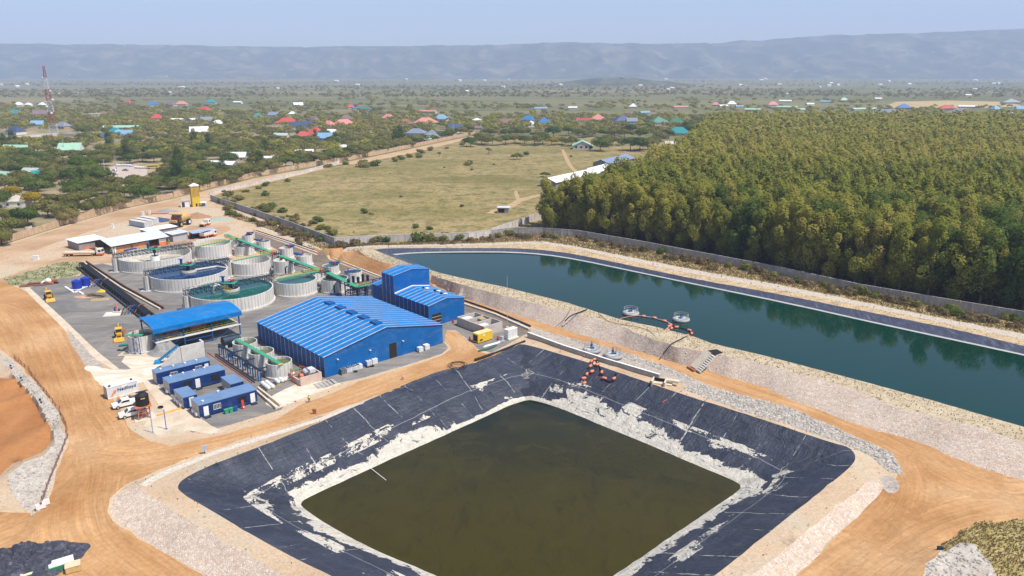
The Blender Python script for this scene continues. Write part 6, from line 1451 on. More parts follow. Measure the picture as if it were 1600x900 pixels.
# rusty fence line along the pit
fpts = [(24,560),(44,578),(60,600),(78,622),(92,642),(104,664),(106,684),(98,704),(88,728),(78,752),(70,776),(64,790)]
FP = [at(x,y) for x,y in fpts]; ft = thing('wire_fence', 'rusty leaning wire fence curving along the dug pit at the left', 'fence', FP[0], 0); rust = paint('fence rust', (.24,.10,.06), .9, .3)
b = MB(); n_ = 0
for a_, c_ in zip(FP, FP[1:]):
    m_ = max(2, int((c_-a_).length/2.2))
    for i in range(m_):
        q = a_.lerp(c_, i/m_)-FP[0]; b.beam(q, q+Vector((random.uniform(-.3,.3), random.uniform(-.3,.3), 1.0)), .1)
    for z in (.4,.8): b.beam(a_-FP[0]+Vector((0,0,z)), c_-FP[0]+Vector((0,0,z)), .06)
b.build('posts_and_wire', rust, ft)
for i,(px,py) in enumerate(((17,575),(33,594),(63,628))):
    b = MB().beam((0,0,0),(.9,-.9,.4),.25).ball((0,0,.6),.25).build('drain_pipe_end', steel_dark); b.location = at(px,py,0); tag(b, ['upper','middle','lower'][i]+' dark pipe end poking from the rubble bank of the pit', 'pipe')
b = MB().box(-.3,.3,-.2,.2,0,.1).box(-.25,-.1,-.1,.1,.1,1.0).box(.1,.25,-.1,.1,.1,1.0).box(-.35,.35,-.25,.25,1.0,1.5).build('site_marker', steel_dark); b.location = at(1467,868,-.6); tag(b,'dark marker stand with a pale base by the lower right rubble','marker')
b = MB()
for i in range(3): b.rock((random.uniform(-.7,.7),random.uniform(-.4,.4),.2),.35)
b = b.build('white_stones', white); b.location = at(1464,873,-.6); tag(b,'small cluster of white stones at the foot of the dark marker stand','stones')
# ================================================================= BOUNDARY WALLS, TREES, TOWN
def wall_run(name, label, pts, h, mat, capm=None, post=3.0, zf=None, th=.25):
    P = [at(p[0], p[1], p[2] if len(p) > 2 else 0) for p in pts]
    if zf is not None: P = [Vector((p.x, p.y, zf)) for p in P]
    t = thing(name, label, 'wall', P[0], 0); b = MB(); cb = MB(); tot = sum((c-a).length for a, c in zip(P, P[1:])); post = max(post, tot/95)
    pme = MB().box(-.22, .22, -.22, .22, -.5, h+.12).mesh('pier', capm or mat)
    for a, c in zip(P, P[1:]):
        a = a-P[0]; c = c-P[0]; d = c-a; n = max(1, int(d.length/post))
        b.beam(a+Vector((0,0,h/2-.3)), c+Vector((0,0,h/2-.3)), th, h+.6)
        for i in range(n):
            q = a.lerp(c, i/n); o = bpy.data.objects.new('pier', pme); COL.objects.link(o); o.parent = t; o.location = q
        cb.beam(a+Vector((0,0,h+.05)), c+Vector((0,0,h+.05)), th+.1, .1)
    b.build('panels', mat, t); cb.build('coping', capm or mat, t); return t
def panelmat(name, c1, c2, sc=.3):
    k = NT(name); p = k.coord('pos'); n = k.noise(p, sc, 6, .75, .5); o = k.ramp(n, [(.3, c1), (.7, c2)])
    o = k.mix(.6, o, k.ramp(k.noise(k.coord('pos', (1,1,.2)), 1.2, 4, .8), [(.3,.3),(.7,.7)]), 'OVERLAY'); k.col(o); return k.done(.9)
tanw = panelmat('tan block wall', (.42,.27,.16), (.60,.43,.28)); shadedw = panelmat('shade-toned precast wall', (.27,.25,.24), (.44,.41,.38)); palew = panelmat('pale precast wall', (.42,.38,.34), (.68,.64,.60), .15)  # the grey one has the shade of faces away from the sun in its colour
wall_run('boundary_wall', 'long tan block wall sweeping from the left edge up towards the town', [(-420,532),(-200,450),(0,382.5),(100,351),(195,324),(270,309)], 2.7, tanw)
wall_run('boundary_wall', 'tan block wall continuing past the yellow tower to the far junction', [(272,307.5),(400,275),(550,249),(650,228.5),(742,209)], 2.9, tanw)
for i,(px,py) in enumerate(((45,362),(404,273.5),(436,268),(473,262),(547,248),(580,241),(612,235.5),(637,230.5))):
    q = at(px, py); b = MB().box(-1.6,1.6,-.25,-.1,.3,2.4).build('painted_sign_panel', paint('cream notice panel', (.62,.52,.42))); b.location = q; b.rotation_euler=(0,0,R(60)); tag(b, 'pale painted notice patch on the long tan wall', 'notice', 'painted patches on the tan wall')
wall_run('boundary_wall', 'low whitish wall with gaps beside the tan wall, along the field edge', [(328,305),(345,300),(400,288),(470,272),(530,255)], 1.9, palew)
wall_run('boundary_wall', 'shaded dark grey panel wall running down from the yellow tower to the wall corner', [(330,313.5),(430,348),(523,383)], 3.1, shadedw)
wall_run('boundary_wall', 'sunlit pale panel wall along the near edge of the dry field', [(524,382.5),(600,377.5),(680,375.5),(732,374),(768,369)], 2.8, palew)
wall_run('boundary_wall', 'pale panel wall branching up to the corner of the plantation', [(768,368),(800,357),(835,344.5),(850,342)], 3.0, palew)
wall_run('boundary_wall', 'long shaded grey panel wall between the lagoon verge and the tree plantation', [(769,370),(800,366),(845,366.5),(900,370),(1000,387.5),(1100,407),(1213,429),(1341,457.5),(1479,482),(1600,502.5),(1900,552)], 2.9, shadedw)

def leafmat(name, cols, trans=.48):
    k = NT(name); oi = k.n('ShaderNodeObjectInfo'); a = k.n('ShaderNodeAttribute'); a.attribute_name = 'tint'
    f = k.math('ADD', k.math('MULTIPLY', oi.outputs['Random'], .55), k.math('MULTIPLY', a.outputs['Fac'], .45))
    o = k.ramp(f, cols); k.col(o); k.b.inputs['Roughness'].default_value = .75; k.b.inputs['Specular IOR Level'].default_value = .12
    tr = k.n('ShaderNodeBsdfTranslucent'); k.l(o, tr.inputs[0]); mx = k.n('ShaderNodeMixShader'); mx.inputs[0].default_value = trans
    k.l(k.b.outputs[0], mx.inputs[1]); k.l(tr.outputs[0], mx.inputs[2]); out = [n for n in k.t.nodes if n.type == 'OUTPUT_MATERIAL'][0]; k.l(mx.outputs[0], out.inputs[0]); MATS[name] = k.m; return k.m
euc = leafmat('eucalyptus leaves', [(.0,(.155,.19,.030)),(.35,(.26,.275,.045)),(.65,(.36,.335,.06)),(1,(.42,.345,.10))])
dkl = leafmat('dark broad leaves', [(.0,(.060,.115,.020)),(.5,(.125,.175,.033)),(1,(.20,.23,.05))])
acl = leafmat('acacia leaves', [(.0,(.13,.15,.035)),(.4,(.20,.205,.05)),(.75,(.27,.24,.075)),(1,(.33,.26,.11))])
yel = leafmat('yellow blossom', [(.0,(.22,.19,.02)),(.5,(.42,.30,.015)),(1,(.50,.34,.02))])
dryl = leafmat('dry shrub', [(.0,(.14,.12,.05)),(.5,(.22,.17,.085)),(1,(.30,.21,.11))])
bark = paint('pale bark', (.26,.21,.16), .9, .3, 2); barkd = paint('dark bark', (.12,.09,.07), .9, .3, 2)
def leaf_cloud(clumps, n, size, seed, flat=1.0, rad=.7):
    """clumps: (x,y,z,rx,ry,rz); small quads spread through the shell and volume of every clump"""
    g = np.random.default_rng(seed); cl = np.array(clumps); vol = (cl[:,3]*cl[:,4]*cl[:,5])**.67; w_ = vol/vol.sum()
    idx = g.choice(len(cl), n, p=w_); c = cl[idx]; d = g.normal(size=(n,3)); d /= np.linalg.norm(d, axis=1)[:,None]
    r = g.uniform(.55, 1.08, n)**.6; pos = c[:,:3]+d*c[:,3:6]*r[:,None]
    cc = np.average(cl[:,:3], axis=0, weights=vol); cc[2] -= .12*cc[2]; rd_ = pos-cc; rd_ /= np.linalg.norm(rd_, axis=1)[:,None]+1e-6; nrm = d*.6+rd_*rad+g.normal(size=(n,3))*.3; nrm /= np.linalg.norm(nrm, axis=1)[:,None]
    t = np.cross(nrm, g.normal(size=(n,3))); t /= np.linalg.norm(t, axis=1)[:,None]; b = np.cross(nrm, t)
    s_ = (size*g.uniform(.6,1.4,n))[:,None]; asp = g.uniform(.55,1,n)[:,None]
    co = np.stack([pos-t*s_-b*s_*asp*.6, pos+t*s_*.9-b*s_*asp, pos+t*s_+b*s_*asp*.7, pos-t*s_*.8+b*s_*asp], 1).reshape(-1,3)
    ti = np.repeat(np.clip(g.random(len(cl))[idx]*.7+g.random(n)*.3, 0, 1), 4); f = np.arange(n*4).reshape(-1,4)
    return co, f, ti
def euc_clumps(g, H, W):
    cl = []; n = 15
    for i in range(n):
        f = (i+.5)/n; z = H*(.16+.82*f); w_ = W*(.35+.65*math.sin(math.pi*min(1,(.12+f*.85)))**.8)*(1 if f<.8 else .75)
        a = g.random()*6.28; rr = w_*.45*g.random()**.5; q = W*.30*g.uniform(.7,1.25)*(1-.35*f)
        cl.append((rr*math.cos(a), rr*math.sin(a), z, q, q, q*1.25))
    return cl
def dome_clumps(g, H, W, n=20, flat=.62, low=.22):
    cl = []
    for i in range(n):
        a = g.random()*6.28; rr = W*.5*math.sqrt(g.random())*.85; z = H*(low+(1-low)*.75*math.sqrt(max(0,1-(rr/(W*.52))**2))*g.uniform(.75,1))
        q = W*.19*g.uniform(.7,1.3); cl.append((rr*math.cos(a), rr*math.sin(a), z, q, q, q*flat))
    return cl
def flat_clumps(g, H, W, n=13):
    cl = []
    for i in range(n):
        a = g.random()*6.28; rr = W*.5*math.sqrt(g.random())*.95; z = H*(.84-.34*(rr/(W*.5))**2+g.uniform(-.09,.05)); q = W*.17*g.uniform(.8,1.3)
        cl.append((rr*math.cos(a), rr*math.sin(a), z, q, q, q*.42))
    return cl
def trunk_mesh(name, H, r, cl, mat, seed, nb=6):
    g = random.Random(seed); b = MB(); pts = [(0,0,-.3)]; x=y=0
    for i in range(1,5): x += g.uniform(-.18,.18); y += g.uniform(-.18,.18); pts.append((x,y,H*.8*i/4))
    b.tube(pts, [r,r*.85,r*.65,r*.45,r*.2], 7)
    for c in cl[:nb]:
        z0 = min(c[2]*.62, H*.6); b.tube([(x*z0/H,y*z0/H,z0),((c[0])*.55,(c[1])*.55,(z0+c[2])/2),(c[0],c[1],c[2])], [r*.35,r*.25,r*.1], 5)
    return b.mesh(name, mat)
def proto(kind, H, W, n, size, seed, leaf, bk, r):
    g = np.random.default_rng(seed); cl = {'euc':euc_clumps,'dome':dome_clumps,'flat':flat_clumps}[kind](g, H, W)
    if kind == 'bush': pass
    co, f, ti = leaf_cloud(cl, n, size, seed); cm = fast_mesh('crown', co, f, leaf, {'tint': ti}); tm_ = trunk_mesh('trunk', H, r, cl, bk, seed); return cm, tm_
def bushproto(H, W, n, size, seed, leaf):
    g = np.random.default_rng(seed); cl = [(g.uniform(-.3,.3)*W, g.uniform(-.3,.3)*W, H*g.uniform(.2,.6), W*.26, W*.26, H*.32) for _ in range(7)]
    co, f, ti = leaf_cloud(cl, n, size, seed); b = MB()
    for i in range(5): b.tube([(0,0,-.1),(cl[i][0],cl[i][1],cl[i][2])], [.08,.03], 5)
    return fast_mesh('crown', co, f, leaf, {'tint': ti}), b.mesh('trunk', barkd)
EUC = [proto('euc', 21, 7.6, 4600, .225, s_, euc, bark, .24) for s_ in range(7)]
EUCD = [proto('euc', 20, 10, 5200, .235, 50+s_, dkl, bark, .28) for s_ in range(2)]
DOME = [proto('dome', 9, 13, 2300, .33, 20+s_, dkl, barkd, .28) for s_ in range(3)]
OLIVE = [proto('dome', 8, 13, 2200, .33, 26+s_, acl, barkd, .26) for s_ in range(3)]
FLAT = [proto('flat', 7, 14, 2000, .31, 30+s_, acl, barkd, .24) for s_ in range(3)]
YEL = [proto('dome', 7, 11, 1600, .30, 40+s_, yel, barkd, .24) for s_ in range(2)]
BUSH = [bushproto(2.6, 3.6, 420, .2, 60+s_, acl) for s_ in range(2)]+[bushproto(2.6, 3.6, 420, .2, 64, dkl)]; DRY = [bushproto(1.6, 2.6, 300, .17, 70+s_, dryl) for s_ in range(2)]
BARE = [proto('dome', 7, 7.5, 260, .24, 90, dryl, barkd, .22)]
def plant(meshes, loc, label, group, cat='tree', name='tree', sc=1.0, rz=None, wide=1.0):
    cm, tm_ = meshes; r_ = thing(name, label, cat, loc, random.random()*6.28 if rz is None else rz, group); r_.scale = (sc*wide, sc*wide, sc)
    o = bpy.data.objects.new('crown', cm); COL.objects.link(o); o.parent = r_
    o = bpy.data.objects.new('trunk', tm_); COL.objects.link(o); o.parent = r_; return r_
# ---- plantation
FP_ = [p for n_, p, a in Z if n_ == 'forest_floor'][0]
sp = 5.6; pts = []
for y in np.arange(190, 1060, sp):
    s2 = sp*(1 if y < 520 else 1.35)
    if y >= 520 and int((y-190)/sp) % 4 == 3: continue
    for x in np.arange(0, 900, s2): pts.append((x+rng.uniform(-1.5,1.5), y+rng.uniform(-1.5,1.5)))
pts = np.array(pts); pts = pts[inpoly(pts, FP_)]
def keep(p):
    X, Y = proj((p[0], p[1], 8)); 
    if X > 1680 or X < 830: return False
    for wl_ in (wall3,):
        pass
    return True
pts = np.array([p for p in pts if keep(p)])
# set back from the boundary wall
W3 = [at(x,y) for x,y in wall3]
def dist_wall(p):
    best = 1e9
    for a, b in zip(W3, W3[1:]):
        d = Vector((b.x-a.x, b.y-a.y)); q = Vector((p[0]-a.x, p[1]-a.y)); t = max(0, min(1, q.dot(d)/d.length_squared)); best = min(best, (q-d*t).length)
    return best
dw_ = np.array([dist_wall(p) for p in pts]); pts = pts[dw_ > 5.0]; dw_ = dw_[dw_ > 5.0]
bldg = [(860,284,985,250)]
pts = np.array([p for p in pts if not any((Vector((p[0],p[1]))-Vector((q.x,q.y))).length < 9 for q in (at(962,262),at(985,256)))])
score = np.array([depth((p[0],p[1],8))+ (0 if True else 0) for p in pts]); 
vis = np.array([dist_wall(p) for p in pts])*1.2+score*.55
order = np.argsort(vis); near = order[:300]; rest = order[300:]
print('plantation trees', len(pts))
for j, i in enumerate(near):
    p = pts[i]; dark = (mnoise.noise((p[0]*.05, p[1]*.05, 3)) > .33) or (p[0] > 128 and random.random() < .35)
    mm = EUCD[j % 2] if dark else EUC[j % 7]
    h_ = random.uniform(.86, 1.2)
    plant(mm, (p[0], p[1], ground_z(p[0], p[1])-.1), 'dark leafy tree at the front edge of the dense plantation' if dark else 'slender olive green tree in the front rows of the dense plantation', 'dark trees at the plantation edge' if dark else 'plantation trees in the front rows', 'tree', 'plantation_tree', h_)
def merged(name, P, kind, nleaf, size, H, W, leaf, seed=0, nvar=8, zfun=None, hs=(.75,1.15)):
    g = np.random.default_rng(seed); VV = []
    for v in range(nvar):
        cl = {'euc':euc_clumps,'dome':dome_clumps,'flat':flat_clumps}[kind](np.random.default_rng(seed+v), H, W); VV.append(leaf_cloud(cl, nleaf, size, seed+v))
    cos, fs, ts = [], [], []; off = 0
    for j, p in enumerate(P):
        co, f, ti = VV[j % nvar]; a = g.random()*6.28; c, s_ = math.cos(a), math.sin(a); k_ = g.uniform(*hs)
        q = co*k_; q = np.stack([q[:,0]*c-q[:,1]*s_+p[0], q[:,0]*s_+q[:,1]*c+p[1], q[:,2]+(p[2] if len(p) > 2 else 0)], 1)
        cos.append(q); fs.append(f+off); ts.append(np.clip(ti*.5+g.random()*1.1, 0, 1.6)); off += len(q)
    if not cos: return
    o = bpy.data.objects.new(name, fast_mesh(name, np.concatenate(cos), np.concatenate(fs), leaf, {'tint': np.concatenate(ts)})); COL.objects.link(o); o['kind'] = 'stuff'; return o
rp = pts[rest]; dd = score[rest]
euc2 = leafmat('plantation canopy', [(.0,(.155,.19,.030)),(.35,(.26,.275,.045)),(.65,(.36,.335,.06)),(1,(.42,.345,.10))])
merged('plantation_canopy', rp[dd < 430], 'euc', 1000, .40, 21, 7.6, euc2, 11, 10)
merged('plantation_canopy', rp[(dd >= 430) & (dd < 640)], 'euc', 400, .60, 21, 8, euc2, 31)
merged('plantation_canopy', rp[dd >= 640], 'euc', 120, 1.05, 20, 8.6, euc2, 51)
# ---- single trees and bushes placed one by one
def T(meshes, px, py, sc, label, group=None, name='tree', cat='tree', wide=1.0):
    g = at(px, py); z = ground_z(g.x, g.y); g = at(px, py, z); return plant(meshes, (g.x, g.y, z-.05), label, group, cat, name, sc, None, wide)
T(BUSH[0],731,258,1.9,'round green bush alone in the middle of the dry field',None,'bush','bush',1.3)
T(FLAT[0],808,249,.72,'small umbrella-shaped tree alone in the upper field',None,'tree','tree')
T(BUSH[2],822,242,1.5,'small dark bush right of the umbrella-shaped field tree',None,'bush','bush')
T(BARE[0],763,241,.95,'half bare brown tree standing in the upper field'); T(BARE[0],687,245,.7,'small bare forked tree at the scrubby left field edge')
T(BUSH[0],567,261,2.6,'broad dark thicket at the left edge of the field',None,'bush','bush',1.5); T(BUSH[2],585,259,2.1,'right half of the dark thicket at the left field edge',None,'bush','bush',1.4)
T(FLAT[1],853,277,.5,'low spreading bush at the left gable of the white-roofed barn',None,'bush','bush',1.2)
T(BUSH[2],415,306,1.3,'lone green shrub low on the left field slope',None,'bush','bush'); T(BUSH[2],650,356,.9,'small bright shrub near the pale wall in the lower field',None,'bush','bush'); T(BUSH[2],570,333,1.2,'small green shrub in the middle of the lower field',None,'bush','bush')
for px,py in ((355,306),(372,309),(345,318),(385,300),(402,296),(415,290),(447,283),(513,262),(538,258),(615,252),(640,245),(655,240),(672,236),(700,232),(658,247),(630,250),(720,226),(735,222)):
    T(random.choice(BUSH), px+random.uniform(-3,3), py+random.uniform(-1,1), random.uniform(.8,1.7), 'scrubby bush along the left edge of the dry field', 'scrub bushes along the left field edge', 'bush', 'bush', 1.3)
for px,py,s_ in ((586,378.5,1.5),(603,378,1.1),(655,378.5,1.9),(672,379,1.7),(690,378,1.6),(716,377,1.4),(694,372,1.2),(778,372,1.1),(796,369,1.3),(866,374,1.3),(480,372,1.2),(500,377,1.1),(430,352,1.1),(452,360,1.0),(362,336,1.5),(372,339,1.2),(395,346,1.0),(1032,397,1.3),(1138,418,1.1),(1163,423,1.3),(1210,434,1.3),(1345,462,1.5),(1365,466,1.2),(1430,480,1.0),(1490,494,1.6),(1570,500,1.1),(1585,503,1.0),(1245,443,1.0),(1290,450,1.2)):
    T(random.choice(BUSH), px, py, s_, 'green bush growing on the dry verge in front of the panel wall', 'bushes on the verge along the panel wall', 'bush', 'bush')
vg = [(x,y) for x,y in ((470,377),(520,386),(540,385),(560,383),(700,381),(730,378),(760,376),(820,373),(850,371),(905,375),(930,382),(960,386),(985,393),(1010,396),(1050,404),(1075,408),(1100,414),(1120,420),(1180,428),(1200,437),(1230,440),(1262,446),(1300,456),(1325,460),(1390,470),(1410,478),(1450,484),(1470,490),(1520,500),(1545,504),(1590,510),(440,360),(455,366),(415,350))]
for px,py in vg:
    for _ in range(3): T(DRY[random.randrange(2)], px+random.uniform(-12,12), py+random.uniform(-3,5), random.uniform(1.0,2.0), 'dry brown shrub on the verge between panel wall and lagoon bank', 'dry shrubs on the lagoon verge', 'dry_shrub', 'shrub')
for px,py,s_,mm,lb in ((893,249,.0,0,0),):
    pass
# trees along the far edge of the field
tl_ = [(735,226,'D'),(752,222,'O'),(770,224,'F'),(790,223,'D'),(805,221,'O'),(820,222,'D'),(835,224,'F'),(848,222,'D'),(862,224,'Y2'),(878,223,'O'),(893,225,'F'),(938,233,'D'),(950,226,'O'),(966,224,'F'),(985,232,'D'),(1000,233,'D'),(1012,231,'O'),(975,214,'F'),(1000,214,'D'),(1020,226,'D'),(1030,218,'O'),(1045,214,'D'),(910,212,'O'),(925,210,'F'),(945,212,'D'),(865,212,'D'),(840,211,'F'),(815,210,'O'),(790,211,'D'),(765,209,'O'),(960,212,'O'),(985,205,'D'),(1010,203,'O'),(1035,206,'F'),(1075,200,'D'),(1090,196,'O'),(1080,208,'D'),(1105,203,'D'),(1120,196,'O'),(888,209,'D')]
PM = {'D':DOME,'O':OLIVE,'F':FLAT,'Y':YEL,'Y2':YEL}
for px,py,kk in tl_:
    T(random.choice(PM[kk]), px, py+3, random.uniform(1.0,1.45), {'D':'dark green tree in the line beyond the dry field','O':'olive tree in the line beyond the dry field','F':'flat-crowned tree in the line beyond the dry field','Y2':'yellowish tree in the line beyond the dry field'}[kk], 'trees lining the far side of the field')
for i in range(16):
    X = random.uniform(360, 900); Y = random.uniform(240, 372)
    q = at(X, Y)
    if not inpoly(np.array([[q.x, q.y]]), field)[0]: continue
    T(random.choice(BUSH+DRY), X, Y, random.uniform(.35,.8), 'tiny low shrub dotted over the dry field', 'tiny shrubs in the field', 'low_shrub', 'shrub', 1.2)
for i in range(40):
    f = random.random(); X = 345+180*f+random.uniform(-8,8); Y = 325+55*f-random.uniform(2,26)
    T(random.choice(BUSH+DRY+DRY), X, Y, random.uniform(.6,1.3), 'scrub clump on the field side of the dark grey wall', 'scrub clumps above the dark grey wall', 'low_shrub', 'shrub', 1.4)
# ---- town
def house(px, py, wpx, rc, wc, kind, label, hpx=None, rz=None, name='house'):
    g = at(px, py); Dp = depth(g); L = wpx*Dp/CAM_F; L *= 1.12; W = min(L*.85, 15) if kind != 'long' else min(10, L*.4); h = 3.2; rise = {'hip':W*.42,'gable':W*.36,'long':2.2,'tall':W*.52,'dome':W*.3,'block':.0,'two':W*.3}[kind]; wall_h = h*(2 if kind == 'two' else 1)
    t = thing(name, label, 'house', (g.x, g.y, 0), (R(random.uniform(-25,30)) if rz is None else R(rz)))
    rm = paint('roof %.2f %.2f %.2f' % rc, rc, .5, .15, .3); wm = paint('plaster %.2f %.2f %.2f' % wc, wc, .9, .15, .3); o = .5; hl, hw = L/2, W/2
    MB().box(-hl,hl,-hw,hw,0,wall_h).build('wall', wm, t)
    if kind in ('hip','tall','two','dome'):
        rl = hl*.35 if kind in ('hip','two') else .1; z0 = wall_h; z1 = wall_h+rise
        MB().add([(-hl-o,-hw-o,z0),(hl+o,-hw-o,z0),(hl+o,hw+o,z0),(-hl-o,hw+o,z0),(-rl,0,z1),(rl,0,z1)], [(0,1,5,4),(1,2,5),(2,3,4,5),(3,0,4),(0,3,2,1)]).build('roof', rm, t)
    elif kind == 'block': MB().box(-hl-.2,hl+.2,-hw-.2,hw+.2,wall_h,wall_h+.3).build('roof', rm, t)
    else: MB().prism([(-hw-o,wall_h-.1),(0,wall_h+rise),(hw+o,wall_h-.1),(hw+o,wall_h+.05),(0,wall_h+rise+.15),(-hw-o,wall_h+.05)], -hl-o, hl+o, 'x').build('roof', rm, t)
    if kind in ('gable','long'): MB().prism([(-hw,wall_h),(hw,wall_h),(0,wall_h+rise-.15)], -hl+.01, hl-.01, 'x').build('gable_wall', wm, t)
    n = max(2, int(L/4))
    for i in range(n):
        x = -hl+L*(i+.5)/n
        for zz in ([1.0] if kind != 'two' else [1.0, 3.9]): MB().box(x-.55,x+.55,-hw-.04,-hw-.005,zz,zz+1.2).build('window', glass, t)
    return t
rd=(.48,.08,.06); sal=(.58,.23,.19); dkr=(.28,.08,.08); pur=(.20,.13,.16); gry=(.20,.23,.28); nvy=(.045,.07,.14); wht=(.74,.74,.72); grn=(.04,.19,.13); pgr=(.33,.52,.38); tl=(.03,.25,.27); blu=(.04,.16,.38); lbl=(.20,.36,.50); brn=(.22,.13,.10)
wW=(.68,.64,.58); wC=(.50,.42,.32); wG=(.40,.38,.36); wO=(.48,.28,.18); wB=(.30,.40,.55)
